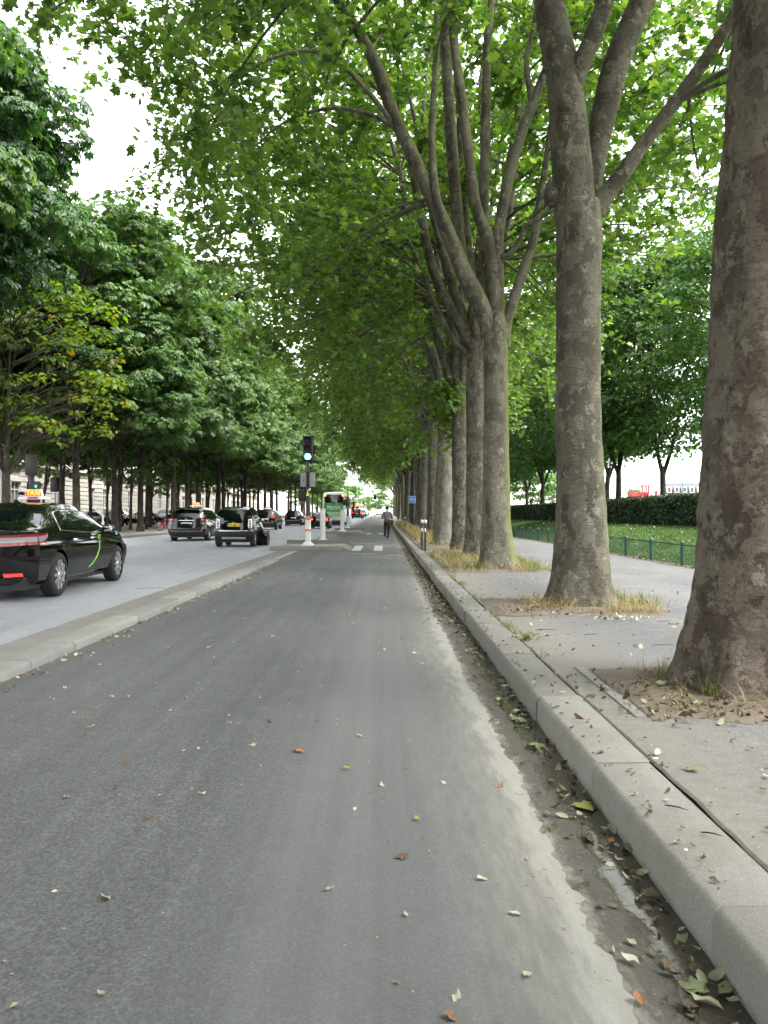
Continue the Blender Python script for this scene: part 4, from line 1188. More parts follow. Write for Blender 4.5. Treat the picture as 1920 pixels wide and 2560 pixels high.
# far trees that close the avenue and the park
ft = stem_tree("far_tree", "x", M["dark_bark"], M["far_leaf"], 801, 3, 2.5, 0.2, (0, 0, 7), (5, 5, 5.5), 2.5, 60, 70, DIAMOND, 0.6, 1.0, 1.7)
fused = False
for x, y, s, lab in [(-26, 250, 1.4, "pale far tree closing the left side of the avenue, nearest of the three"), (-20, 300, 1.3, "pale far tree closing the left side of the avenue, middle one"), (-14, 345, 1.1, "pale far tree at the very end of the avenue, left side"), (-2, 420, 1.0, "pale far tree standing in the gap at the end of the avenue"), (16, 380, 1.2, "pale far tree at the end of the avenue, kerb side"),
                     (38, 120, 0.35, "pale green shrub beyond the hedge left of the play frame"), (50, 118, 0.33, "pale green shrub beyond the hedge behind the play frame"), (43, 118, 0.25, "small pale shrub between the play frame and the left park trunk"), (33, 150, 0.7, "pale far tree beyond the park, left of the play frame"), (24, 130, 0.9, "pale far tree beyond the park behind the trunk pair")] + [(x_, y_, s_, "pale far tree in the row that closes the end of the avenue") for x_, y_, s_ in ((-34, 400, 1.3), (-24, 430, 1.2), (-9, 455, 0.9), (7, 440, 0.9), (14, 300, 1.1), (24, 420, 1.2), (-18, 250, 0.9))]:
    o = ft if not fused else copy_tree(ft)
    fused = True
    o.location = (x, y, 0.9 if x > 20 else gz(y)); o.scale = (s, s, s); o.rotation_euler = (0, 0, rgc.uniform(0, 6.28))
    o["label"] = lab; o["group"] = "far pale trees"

# ================================================================ vehicles
def pchip(xs, ys):
    xs = np.array(xs, float); ys = np.array(ys, float)
    h = np.diff(xs); d = np.diff(ys)/h
    m = np.zeros(len(xs))
    for i in range(1, len(xs)-1):
        if d[i-1]*d[i] > 0:
            w1, w2 = 2*h[i]+h[i-1], h[i]+2*h[i-1]
            m[i] = (w1+w2)/(w1/d[i-1]+w2/d[i])
    m[0], m[-1] = d[0], d[-1]
    def f(x):
        x = min(max(x, xs[0]), xs[-1])
        i = min(max(int(np.searchsorted(xs, x))-1, 0), len(h)-1)
        t = (x-xs[i])/h[i]
        return float((2*t**3-3*t**2+1)*ys[i] + (t**3-2*t**2+t)*h[i]*m[i] + (-2*t**3+3*t**2)*ys[i+1] + (t**3-t**2)*h[i]*m[i+1])
    return f

class CarForm:
    """Body surface of a car; y runs from the rear bumper (0) to the nose (L)."""
    def __init__(s, L, W, top, belt, rear, nose, roof_w, low=0.24, wmid=0.62, tuck=0.05, corner=0.28, belt_in=0.035, waist=None):
        s.L, s.W = L, W/2
        s.top = pchip(*zip(*top)); s.belt = pchip(*zip(*belt))
        s.rear = pchip(*zip(*rear)); s.nose = pchip(*zip(*nose))
        s.roofw = roof_w/2; s.low = low; s.wmid = wmid; s.tuck = tuck; s.corner = corner; s.belt_in = belt_in
        s.waist = waist
    def section(s, y):
        T = s.top(y); B = min(s.belt(y), T-0.03)
        w = s.W
        gh = max(0.0, T-B)                       # greenhouse height
        full = max(1e-3, max(0.0, s.topmax()-s.belt(s.L*0.5)))
        k = min(1.0, gh/full)
        rail = (w-s.belt_in)*(1-k) + s.roofw*k if k > 0.12 else (w-s.belt_in-0.10*min(1, k/0.12))
        zr = T - min(0.10, gh*0.35)
        lw = w - s.tuck
        pts = [(lw-0.06, s.low), (lw, s.low+0.05), (w-0.012, s.wmid-0.16), (w, s.wmid), (w-0.008, (s.wmid+B)/2), (w-s.belt_in, B)]
        for t in (0.25, 0.5, 0.75, 1.0):
            bow = 0.022*math.sin(math.pi*t)*k
            pts.append((w-s.belt_in + (rail-(w-s.belt_in))*t + bow, B+(zr-B)*t))
        pts.append((rail*0.90, zr+(T-zr)*0.62))
        pts.append((rail*0.62, zr+(T-zr)*0.90))
        pts.append((rail*0.3, zr+(T-zr)*0.985))
        pts.append((0.0, T))
        return pts
    def topmax(s):
        if not hasattr(s, '_tm'): s._tm = max(s.top(s.L*i/40) for i in range(41))
        return s._tm
    def place(s, x, z, y):
        """Bend the straight loft: raked ends, rounded plan corners."""
        u = y/s.L
        c = (min(1.0, abs(x)/s.W))**3.2
        yr = s.rear(z) + s.corner*c
        yf = s.nose(z) + s.corner*1.5*c
        e = 0.9
        a = max(0.0, 1-y/e); b = max(0.0, 1-(s.L-y)/e)
        return (x, y + yr*a*a*(3-2*a) - yf*b*b*(3-2*b), z)
    def body(s, ns=46):
        mb = MB()
        st = []
        for i in range(ns+1):
            t = i/ns
            st.append(s.L*(0.5-0.5*math.cos(math.pi*t))*0.35 + s.L*t*0.65)
        secs = [s.section(y) for y in st]
        m = len(secs[0])
        vv = []
        for y, sc in zip(st, secs):
            vv += [s.place(x, z, y) for x, z in sc] + [s.place(-x, z, y) for x, z in sc]
        ff = []
        for i in range(ns):
            for j in range(m-1):
                a, b = i*2*m+j, (i+1)*2*m+j
                ff.append((a, a+1, b+1, b)); ff.append((a+m, b+m, b+m+1, a+m+1))
            ff.append((i*2*m, (i+1)*2*m, (i+1)*2*m+m, i*2*m+m))
        mb.add(vv, ff)
        for y, sc, idx in ((st[0], secs[0], 0), (st[-1], secs[-1], 1)):
            K = 10
            g = [[s.place(x*(2*k/K-1), z, y) for k in range(K+1)] for x, z in sc]
            v2 = [p for r in g for p in r]
            f2 = [(j*(K+1)+k, j*(K+1)+k+1, (j+1)*(K+1)+k+1, (j+1)*(K+1)+k) for j in range(m-1) for k in range(K)]
            mb.add(v2, f2)
        me = mb.mesh("body", True, 32)
        bm = bmesh.new(); bm.from_mesh(me)
        bmesh.ops.dissolve_degenerate(bm, dist=1e-5, edges=bm.edges)
        bmesh.ops.recalc_face_normals(bm, faces=bm.faces)
        bm.to_mesh(me); bm.free()
        return me
    def xat(s, y, z):
        sc = s.section(y)
        for (x0, z0), (x1, z1) in zip(sc, sc[1:]):
            if z0 <= z <= z1 and z1 > z0:
                return x0 + (x1-x0)*(z-z0)/(z1-z0)
        return sc[-2][0]
    def side(s, y, z, off=0.006):
        x, yy, zz = s.place(s.xat(y, z), z, y)
        return Vector((x+off, yy, zz))
    def back(s, x, z, off=0.006):
        x2, yy, zz = s.place(x, z, 0.0)
        return Vector((x2, yy-off, zz))
    def over(s, y, k, off=0.006):
        """Point on the roof / rear-screen surface: k in -1..1 across."""
        sc = s.section(y)
        T = sc[-1][1]; rail, zr = sc[9]
        a = abs(k)
        z = zr + (T-zr)*(1-a**3)
        x, yy, zz = s.place(rail*a*0.985, z, y)
        return Vector((math.copysign(x, k), yy, zz+off))

def patch(fn, quad, nu, nv, name, mat, parent, thick=0.008):
    """A shaped panel laid on a body surface. quad: four (a, b) corners; fn(a, b, off) gives points."""
    (a0, b0), (a1, b1), (a2, b2), (a3, b3) = quad
    def pos(u, v, off):
        a = (a0*(1-u)+a1*u)*(1-v) + (a3*(1-u)+a2*u)*v
        b = (b0*(1-u)+b1*u)*(1-v) + (b3*(1-u)+b2*u)*v
        return fn(a, b, off)
    mb = MB()
    mb.grid(lambda u, v: pos(u, v, thick), nu, nv)
    # skirt
    rim = [(i/nu, 0) for i in range(nu)] + [(1, j/nv) for j in range(nv)] + [(1-i/nu, 1) for i in range(nu)] + [(0, 1-j/nv) for j in range(nv)]
    A = [pos(u, v, thick) for u, v in rim]; B = [pos(u, v, -0.01) for u, v in rim]
    n = len(rim)
    mb.add(A+B, [(i, (i+1) % n, n+(i+1) % n, n+i) for i in range(n)])
    return mobj(name, mb.mesh(name, True, 40), mat, parent)

def wheel_meshes(r, w, spokes=10, key=[0]):
    tyre = MB().lathe([(r*0.68, -w/2), (r*0.86, -w/2-0.004), (r*0.96, -w/2+0.012), (r, -w/2+0.04), (r, w/2-0.04), (r*0.96, w/2-0.012), (r*0.86, w/2+0.004), (r*0.68, w/2)], 28, 'X', closed=True).mesh("tyre", True, 50)
    tyre.materials.append(M["rubber"])
    rm = MB().lathe([(r*0.70, w/2-0.002), (r*0.70, w/2-0.02), (r*0.63, w/2-0.03), (r*0.63, -w/2), (r*0.70, -w/2+0.01)], 28, 'X', closed=True)
    rm.lathe([(r*0.15, w/2-0.012), (r*0.13, w/2-0.004), (0.0005, w/2-0.002)], 16, 'X')
    for k in range(spokes):
        a = 2*math.pi*k/spokes
        c, s_ = math.cos(a), math.sin(a)
        def pt(rad, t, x): return (x, rad*c - t*s_, rad*s_ + t*c)
        t0, t1 = r*0.055, r*0.075
        v = [pt(r*0.10, -t0, w/2-0.012), pt(r*0.10, t0, w/2-0.012), pt(r*0.66, t1, w/2-0.008), pt(r*0.66, -t1, w/2-0.008),
             pt(r*0.10, -t0, w/2-0.05), pt(r*0.10, t0, w/2-0.05), pt(r*0.66, t1, w/2-0.04), pt(r*0.66, -t1, w/2-0.04)]
        rm.add(v, [(0, 1, 2, 3), (0, 4, 5, 1), (1, 5, 6, 2), (2, 6, 7, 3), (3, 7, 4, 0)])
    rim = rm.mesh("rim", True, 30); rim.materials.append(M["alloy"])
    disc = MB().lathe([(r*0.62, -0.02), (r*0.62, 0.02), (0.001, 0.02)], 20, 'X').mesh("brake_disc", True, 30); disc.materials.append(M["black_plastic"])
    return tyre, rim, disc

def make_car(name, label, form, paint, axles, wr, ww, track, spokes=10, lights=True, group=None, cat="car"):
    root = thing(name, label, cat, (0, 0, 0), 0, group)
    me = form.body()
    me.materials.append(M[paint])
    tmp = bpy.data.objects.new("tmp", me); link(tmp)
    cut = MB()
    for ya in axles:
        for sx in (-1, 1):
            x0, x1 = sorted((sx*(form.W+0.2), sx*(track/2-ww/2-0.06)))
            cut.lathe([(wr*1.13, x0), (wr*1.13, x1)], 32, 'X', (0, ya, wr))
    cm = cut.mesh("cut", False)
    co = bpy.data.objects.new("cut", cm); link(co)
    md = tmp.modifiers.new("b", 'BOOLEAN'); md.object = co; md.operation = 'DIFFERENCE'; md.solver = 'EXACT'
    dg = bpy.context.evaluated_depsgraph_get()
    nm = bpy.data.meshes.new_from_object(tmp.evaluated_get(dg))
    bpy.data.objects.remove(tmp); bpy.data.objects.remove(co)
    if len(nm.polygons) > 200: me = nm
    me.name = "body"
    if len(me.materials) == 0: me.materials.append(M[paint])
    me.polygons.foreach_set("material_index", [0]*len(me.polygons))
    me.polygons.foreach_set("use_smooth", [True]*len(me.polygons))
    me.set_sharp_from_angle(angle=math.radians(32))
    mobj("body", me, None, root)
    MB().box(-form.W+0.16, form.W-0.16, 0.25, form.L-0.25, 0.17, form.low+0.12).obj("underbody", M["black_plastic"], root, smooth=False)
    tyre, rim, disc = wheel_meshes(wr, ww, spokes)
    for ya in axles:
        for sx in (-1, 1):
            w = mobj("wheel", tyre, None, root, (sx*track/2, ya, wr), (0, 0, 0 if sx > 0 else math.pi))
            mobj("rim", rim, None, w)
            mobj("brake_disc", disc, None, w)
    return root

def seam(form, pts, parent, mat="ink_black", w=0.004, name="door_seam"):
    """Thin dark shut-line following the right flank."""
    P = [form.side(y, z, 0.0012) for y, z in pts]
    MB().tube([p for p in P], w, 4).obj(name, M[mat], parent)

def mirrored(o, parent):
    """The same panel on the other flank."""
    me = o.data.copy()
    for v in me.vertices: v.co.x *= -1
    me.flip_normals()
    return mobj(o.name.split('.')[0], me, None, parent)

def number_plate(form, root, z, w, h, text, yellow=False, y_off=0.0):
    p = form.back(0, z, 0.0)
    y = p.y - 0.012 - y_off
    pl = MB().bbox(-w/2, w/2, y, y+0.03, z-h/2, z+h/2, 0.008).obj("number_plate", M["plate_yellow" if yellow else "plate_white"], root)
    MB().box(-w/2+0.004, -w/2+0.045, y-0.002, y+0.01, z-h/2+0.006, z+h/2-0.006).obj("blue_band", M["plate_blue"], pl, smooth=False)
    text_obj(text, h*0.86, "plate_text", M["ink_black"], pl, (0.018, y-0.002, z), bold=0.002, sx=0.88)
    return pl

def taxi_sign(root, x, y, z, full=False):
    sg = MB().add([(-0.30, -0.06, 0), (0.30, -0.06, 0), (0.30, 0.06, 0), (-0.30, 0.06, 0), (-0.28, -0.05, 0.045), (0.28, -0.05, 0.045), (0.28, 0.05, 0.045), (-0.28, 0.05, 0.045),
                   (-0.17, -0.045, 0.06), (0.17, -0.045, 0.06), (0.17, 0.045, 0.06), (-0.17, 0.045, 0.06), (-0.13, -0.035, 0.19), (0.13, -0.035, 0.19), (0.13, 0.035, 0.19), (-0.13, 0.035, 0.19)],
                  [(0, 3, 2, 1), (0, 1, 5, 4), (1, 2, 6, 5), (2, 3, 7, 6), (3, 0, 4, 7), (4, 5, 9, 8), (5, 6, 10, 9), (6, 7, 11, 10), (7, 4, 8, 11), (12, 13, 14, 15), (9, 10, 14, 13), (11, 8, 12, 15), (8, 9, 13, 12), (10, 11, 15, 14)])
    s = sg.obj("roof_sign", M["white_vinyl"], root, (x, y, z), smooth=False)
    MB().add([(-0.155, -0.052, 0.066), (0.155, -0.052, 0.066), (0.122, -0.044, 0.178), (-0.122, -0.044, 0.178)], [(0, 1, 2, 3)]).obj("lit_panel", M["taxi_glow"], s, smooth=False)
    text_obj("TAXI", 0.12, "sign_text", M["taxi_letter_glow"], s, (0, -0.050, 0.122), rot=(math.pi/2-0.08, 0, 0), bold=0.004, sx=0.95)
    if full: text_obj("PARISIEN", 0.05, "sign_text", M["ink_black"], s, (0, -0.064, 0.028), bold=0.001)
    MB().box(-0.10, 0.10, -0.04, 0.04, -0.06, 0.0).obj("sign_foot", M["black_plastic"], s, smooth=False)
    return s

def side_window(form, root, y0, y1, yt0, yt1, z0, z1, both=True, name="side_window"):
    o = patch(form.side, [(y0, z0), (y1, z0), (yt1, z1), (yt0, z1)], 8, 5, name, M["car_glass"], root, 0.004)
    if both: mirrored(o, root)
    return o

def win_band(form, root, ys, u0=0.10, u1=0.93, name="side_window", chrome=True):
    """Side glass between belt and roof rail, following the roofline; ys: list of (y0, y1, cut_rear, cut_front)."""
    for y0, y1, cr, cf in ys:
        def fn(a, b, off):
            sc = form.section(a)
            B = sc[5][1]; zr = sc[9][1]
            return form.side(a, B + (zr-B)*b, off)
        o = patch(fn, [(y0, u0), (y1, u0), (y1-cf, u1), (y0+cr, u1)], 10, 6, name, M["car_glass"], root, 0.004)
        mirrored(o, root)
    if chrome:
        a, b = ys[0][0], ys[-1][1]
        P = []
        for i in range(17):
            y = a + (b-a)*i/16
            P.append(form.side(y, form.section(y)[5][1] + 0.004, 0.004))
        for i in range(17):
            y = b - ys[-1][3]*1.02 + (a + ys[0][2] - b + ys[-1][3]*1.02)*i/16
            sc = form.section(y)
            P.append(form.side(y, sc[5][1] + (sc[9][1]-sc[5][1])*0.955, 0.005))
        P.append(P[0])
        MB().tube(P, 0.011, 5).obj("chrome_strip", M["chrome"], root)

def door_mirror(form, root, y, z, mat):
    p = form.side(y, z, 0)
    o = MB().bbox(p.x-0.02, p.x+0.19, p.y-0.06, p.y+0.10, p.z-0.01, p.z+0.13, 0.04, 3).obj("door_mirror", M[mat], root)
    MB().bbox(p.x+0.02, p.x+0.17, p.y-0.066, p.y-0.055, p.z+0.015, p.z+0.11, 0.004).obj("mirror_glass", M["chrome"], o)
    p2 = form.side(y, z, 0)
    mirrored(o, root)

# ---- black saloon taxi
camry = CarForm(4.88, 1.84,
    top=[(0, 1.03), (0.2, 1.075), (0.5, 1.11), (0.8, 1.20), (1.3, 1.36), (1.8, 1.44), (2.2, 1.452), (2.6, 1.43), (3.0, 1.34), (3.45, 1.15), (3.7, 1.04), (4.2, 0.95), (4.6, 0.84), (4.88, 0.70)],
    belt=[(0, 0.99), (1.0, 1.00), (2.5, 0.945), (3.6, 0.92), (4.88, 0.8)],
    rear=[(0.2, 0.22), (0.36, 0.10), (0.55, 0.03), (0.72, 0.035), (0.9, 0.04), (1.0, 0.02), (1.08, 0.08)],
    nose=[(0.2, 0.15), (0.5, 0.0), (0.75, 0.06), (0.95, 0.25)], roof_w=1.16, wmid=0.66, corner=0.30)
taxi = make_car("taxi", "black saloon taxi with lit roof sign and lime green side stripe, nearest car", camry, "black_paint", (1.10, 3.92), 0.335, 0.215, 1.62, 10)
win_band(camry, taxi, [(1.17, 1.42, 0.24, 0.02), (1.45, 2.20, 0.03, 0.0), (2.26, 3.30, 0.0, 0.34)])
patch(camry.over, [(0.58, -0.86), (0.58, 0.86), (1.42, 0.84), (1.42, -0.84)], 12, 8, "rear_screen", M["car_glass"], taxi, 0.006)
patch(camry.over, [(3.50, -0.90), (3.50, 0.90), (2.80, 0.88), (2.80, -0.88)], 10, 6, "windscreen", M["car_glass"], taxi, 0.006)
for sx in (-1, 1):
    patch(camry.back, [(sx*0.42, 0.79), (sx*0.905, 0.82), (sx*0.895, 0.965), (sx*0.42, 0.95)], 10, 3, "tail_light", M["red_lens"], taxi, 0.010)
    patch(camry.back, [(sx*0.46, 0.845), (sx*0.90, 0.862), (sx*0.895, 0.930), (sx*0.46, 0.918)], 10, 3, "light_lens", M["clear_lens"], taxi, 0.016)
    patch(camry.back, [(sx*0.50, 0.36), (sx*0.72, 0.37), (sx*0.72, 0.41), (sx*0.50, 0.41)], 4, 2, "reflector", M["tail_glow"], taxi, 0.012)  # reflector is no lamp; its red glow is put into the material
sl = patch(camry.side, [(0.0, 0.845), (0.50, 0.905), (0.58, 0.965), (0.0, 0.955)], 8, 4, "tail_light_wrap", M["clear_lens"], taxi, 0.008)
patch(camry.side, [(0.0, 0.80), (0.30, 0.83), (0.46, 0.895), (0.0, 0.848)], 6, 3, "tail_light_red", M["red_lens"], taxi, 0.010)
patch(camry.side, [(0.0, 0.935), (0.50, 0.950), (0.60, 0.98), (0.0, 0.972)], 6, 3, "tail_light_red", M["red_lens"], taxi, 0.010)
patch(camry.back, [(-0.42, 0.93), (0.42, 0.93), (0.42, 0.955), (-0.42, 0.955)], 8, 1, "chrome_bar", M["chrome"], taxi, 0.010)
patch(camry.back, [(-0.78, 0.26), (0.78, 0.26), (0.66, 0.35), (-0.66, 0.35)], 8, 2, "diffuser", M["trim_plastic"], taxi, 0.012)
number_plate(camry, taxi, 0.68, 0.52, 0.11, "GB-417-TX")
for pts in ([(1.62, 0.34), (1.58, 0.55), (1.46, 0.75), (1.40, 0.97)], [(2.25, 0.32), (2.23, 0.6), (2.22, 0.95)], [(3.42, 0.34), (3.44, 0.6), (3.40, 0.93)], [(1.62, 0.34), (2.4, 0.32), (3.42, 0.34)]):
    seam(camry, pts, taxi)
MB().tube([camry.side(y, 0.80 + 0.02*(y-1)/2.5, 0.0) for y in np.linspace(0.6, 3.5, 14)], 0.012, 6).obj("shoulder_crease", M["black_paint"], taxi)
for y in (1.66, 2.45):
    p = camry.side(y+0.1, 0.855, 0.0)
    MB().tube([camry.side(y, 0.855, 0.0), camry.side(y+0.05, 0.856, 0.03), camry.side(y+0.17, 0.858, 0.03), camry.side(y+0.22, 0.858, 0.0)], 0.013, 6).obj("door_handle", M["chrome"], taxi)
door_mirror(camry, taxi, 3.18, 0.93, "black_paint")
MB().tube([camry.side(y, z, 0.003) for y, z in ((2.86, 0.80), (2.85, 0.66), (2.74, 0.52), (2.58, 0.42), (2.42, 0.36))], 0.009, 5).obj("green_stripe", M["lime_vinyl"], taxi)
text_obj("G7", 0.115, "side_logo", M["lime_vinyl"], taxi, camry.side(2.87, 0.85, 0.006), rot=(math.pi/2, 0, math.pi/2), bold=0.003)
MB().add([(-0.02, 1.55, 1.40), (0.02, 1.55, 1.40), (0.0, 1.62, 1.49), (-0.02, 1.80, 1.44), (0.02, 1.80, 1.44)], [(0, 1, 2), (0, 2, 3), (1, 4, 2), (3, 2, 4)]).obj("antenna_fin", M["black_paint"], taxi, smooth=False)
taxi_sign(taxi, 0.0, 2.35, 1.50, True).scale = (0.88, 0.88, 0.88)
taxi.location = (-5.83, 11.03, 0.012); taxi.rotation_euler = (0, 0, 0.02)

# ---- tiny two-seater
smart = CarForm(2.50, 1.53,
    top=[(0, 1.44), (0.15, 1.49), (0.6, 1.545), (1.1, 1.55), (1.5, 1.50), (1.85, 1.28), (2.1, 1.06), (2.35, 0.92), (2.50, 0.75)],
    belt=[(0, 0.98), (1.0, 0.94), (1.8, 0.92), (2.5, 0.8)],
    rear=[(0.2, 0.16), (0.4, 0.03), (0.62, 0.0), (0.75, 0.07), (0.95, 0.08), (1.2, 0.11), (1.45, 0.20), (1.55, 0.30)],
    nose=[(0.2, 0.12), (0.5, 0.0), (0.8, 0.06), (1.0, 0.2)], roof_w=1.14, wmid=0.60, corner=0.14, tuck=0.03)
sm = make_car("microcar", "tiny black two-seater car with yellow number plate", smart, "black_paint", (0.52, 2.15), 0.285, 0.185, 1.33, 6)
win_band(smart, sm, [(0.42, 0.80, 0.12, 0.0), (0.86, 1.80, 0.0, 0.26)], chrome=False)
patch(smart.back, [(-0.55, 0.99), (0.55, 0.99), (0.50, 1.40), (-0.50, 1.40)], 10, 6, "rear_screen", M["car_glass"], sm, 0.008)
patch(smart.over, [(1.88, -0.9), (1.88, 0.9), (1.50, 0.88), (1.50, -0.88)], 8, 5, "windscreen", M["car_glass"], sm, 0.006)
for sx in (-1, 1):
    x = sx*0.615
    lp = patch(smart.back, [(x-0.075, 0.72), (x+0.075, 0.72), (x+0.065, 1.06), (x-0.065, 1.06)], 4, 8, "light_cluster", M["silver_paint"], sm, 0.012)
    for zz, mt in ((0.79, "red_lens"), (0.89, "red_lens"), (0.985, "clear_lens")):
        c = smart.back(x, zz, 0.014)
        MB().lathe([(0.048, 0.02), (0.046, -0.012), (0.03, -0.02), (0.001, -0.024)], 16, 'Y', tuple(c)).obj("tail_light", M[mt], lp)
number_plate(smart, sm, 0.84, 0.50, 0.125, "299 GJD 75", True)
patch(smart.back, [(-0.69, 0.27), (0.69, 0.27), (0.73, 0.60), (-0.73, 0.60)], 14, 4, "rear_bumper", M["black_plastic"], sm, 0.03)
patch(smart.back, [(-0.45, 0.30), (0.45, 0.30), (0.45, 0.38), (-0.45, 0.38)], 8, 2, "bumper_insert", M["post_grey"], sm, 0.038)
patch(smart.back, [(-0.55, 0.60), (0.55, 0.60), (0.55, 0.635), (-0.55, 0.635)], 8, 1, "bumper_lip", M["silver_paint"], sm, 0.045)
# dark silver safety-cell panel behind the door
mirrored(patch(smart.side, [(0.10, 0.64), (0.80, 0.64), (0.40, 0.98), (0.12, 0.98)], 6, 4, "cell_panel", M["post_grey"], sm, 0.006), sm)
seam(smart, [(0.84, 0.40), (0.82, 0.7), (0.83, 0.95)], sm)
door_mirror(smart, sm, 1.62, 0.95, "black_plastic")
MB().tube([smart.side(0.98, 0.82, 0.0), smart.side(1.02, 0.82, 0.025), smart.side(1.14, 0.82, 0.025), smart.side(1.18, 0.82, 0)], 0.012, 6).obj("door_handle", M["black_plastic"], sm)
text_obj("smart", 0.05, "badge", M["chrome"], sm, smart.back(0.0, 0.94, 0.012))
sm.location = (-5.72, 30.2, 0.02); sm.rotation_euler = (0, 0, -0.03)

# ---- grey people carrier taxi
mpv = CarForm(4.62, 1.78,
    top=[(0, 1.42), (0.2, 1.49), (0.7, 1.55), (1.6, 1.575), (2.4, 1.55), (3.0, 1.40), (3.5, 1.16), (3.8, 1.02), (4.2, 0.92), (4.62, 0.72)],
    belt=[(0, 1.02), (2.0, 0.97), (3.4, 0.93), (4.62, 0.8)],
    rear=[(0.2, 0.18), (0.4, 0.03), (0.6, 0.0), (0.78, 0.10), (1.0, 0.10), (1.2, 0.22), (1.42, 0.40), (1.57, 0.55)],
    nose=[(0.2, 0.15), (0.5, 0.0), (0.75, 0.06), (1.0, 0.3)], roof_w=1.22, wmid=0.64, corner=0.26)
def mpv_fit(root, f, plate, tail="red_lens", badge=True, sign=True, z_l=(0.86, 1.14)):
    win_band(f, root, [(0.45, 0.95, 0.10, 0.02), (1.0, 1.95, 0.0, 0.0), (2.02, 3.15, 0.0, 0.40)], chrome=False)
    patch(f.back, [(-0.62, 1.06), (0.62, 1.06), (0.55, 1.37), (-0.55, 1.37)], 10, 6, "rear_screen", M["car_glass"], root, 0.008)
    patch(f.over, [(3.55, -0.9), (3.55, 0.9), (2.75, 0.88), (2.75, -0.88)], 8, 5, "windscreen", M["car_glass"], root, 0.006)
    for sx in (-1, 1):
        tl = patch(f.back, [(sx*0.66, z_l[0]), (sx*0.80, z_l[0]+0.02), (sx*0.74, z_l[1]+0.06), (sx*0.64, z_l[1])], 4, 6, "tail_light", M[tail], root, 0.012)
        patch(f.back, [(sx*0.67, z_l[0]-0.10), (sx*0.80, z_l[0]-0.08), (sx*0.80, z_l[0]+0.015), (sx*0.665, z_l[0]-0.005)], 4, 3, "light_lens", M["clear_lens"], root, 0.012)
        patch(f.back, [(sx*0.66, 0.44), (sx*0.74, 0.44), (sx*0.74, 0.56), (sx*0.66, 0.56)], 3, 3, "reflector", M["red_lens"], root, 0.012)
    patch(f.side, [(0.06, z_l[0]), (0.26, z_l[0]+0.06), (0.36, z_l[1]+0.06), (0.10, z_l[1]+0.05)], 5, 5, "tail_light_wrap", M[tail], root, 0.010)
    number_plate(f, root, 0.80, 0.52, 0.115, plate)
    patch(f.back, [(-0.78, 0.30), (0.78, 0.30), (0.74, 0.44), (-0.74, 0.44)], 8, 2, "bumper_skirt", M["trim_plastic"], root, 0.014)
    patch(f.back, [(-0.72, 0.455), (0.72, 0.455), (0.72, 0.475), (-0.72, 0.475)], 8, 1, "bumper_strip", M["silver_paint"], root, 0.014)
    patch(f.back, [(-0.34, 0.94), (0.34, 0.94), (0.34, 0.97), (-0.34, 0.97)], 6, 1, "hatch_bar", M["chrome"], root, 0.014)
    if badge:
        c = f.back(0, 0.99, 0.015)
        MB().lathe([(0.055, 0.01), (0.055, -0.008), (0.042, -0.008), (0.042, 0.01)], 18, 'Y', tuple(c), closed=True).obj("badge", M["chrome"], root)
    # roof spoiler
    MB().add([(-0.60, 0.50, 1.50), (0.60, 0.50, 1.50), (0.56, 0.24, 1.45), (-0.56, 0.24, 1.45), (-0.60, 0.60, 1.535), (0.60, 0.60, 1.535), (0.56, 0.24, 1.475), (-0.56, 0.24, 1.475)], [(0, 1, 2, 3), (4, 7, 6, 5), (2, 6, 7, 3), (1, 5, 6, 2), (0, 3, 7, 4)]).obj("spoiler", f_paint[0], root, smooth=False)
    seam(f, [(1.0, 0.5), (0.97, 0.75), (0.98, 1.0)], root); seam(f, [(1.98, 0.34), (1.98, 0.95)], root); seam(f, [(3.2, 0.36), (3.2, 0.93)], root)
    for y in (1.15, 2.15):
        MB().tube([f.side(y, 0.88, 0.0), f.side(y+0.05, 0.88, 0.03), f.side(y+0.17, 0.88, 0.03), f.side(y+0.22, 0.88, 0.0)], 0.012, 6).obj("door_handle", f_paint[0], root)
    door_mirror(f, root, 3.02, 0.96, "black_plastic")
    if sign: taxi_sign(root, 0.0, 2.0, f.top(2.0)+0.045)
f_paint = [M["grey_paint"]]
pr = make_car("people_carrier", "dark grey people carrier taxi beside the tiny black car", mpv, "grey_paint", (0.95, 3.73), 0.315, 0.205, 1.56, 10)
mpv_fit(pr, mpv, "FT-988-EK")
pr.location = (-9.05, 36.3, 0.03); pr.rotation_euler = (0, 0, -0.015)

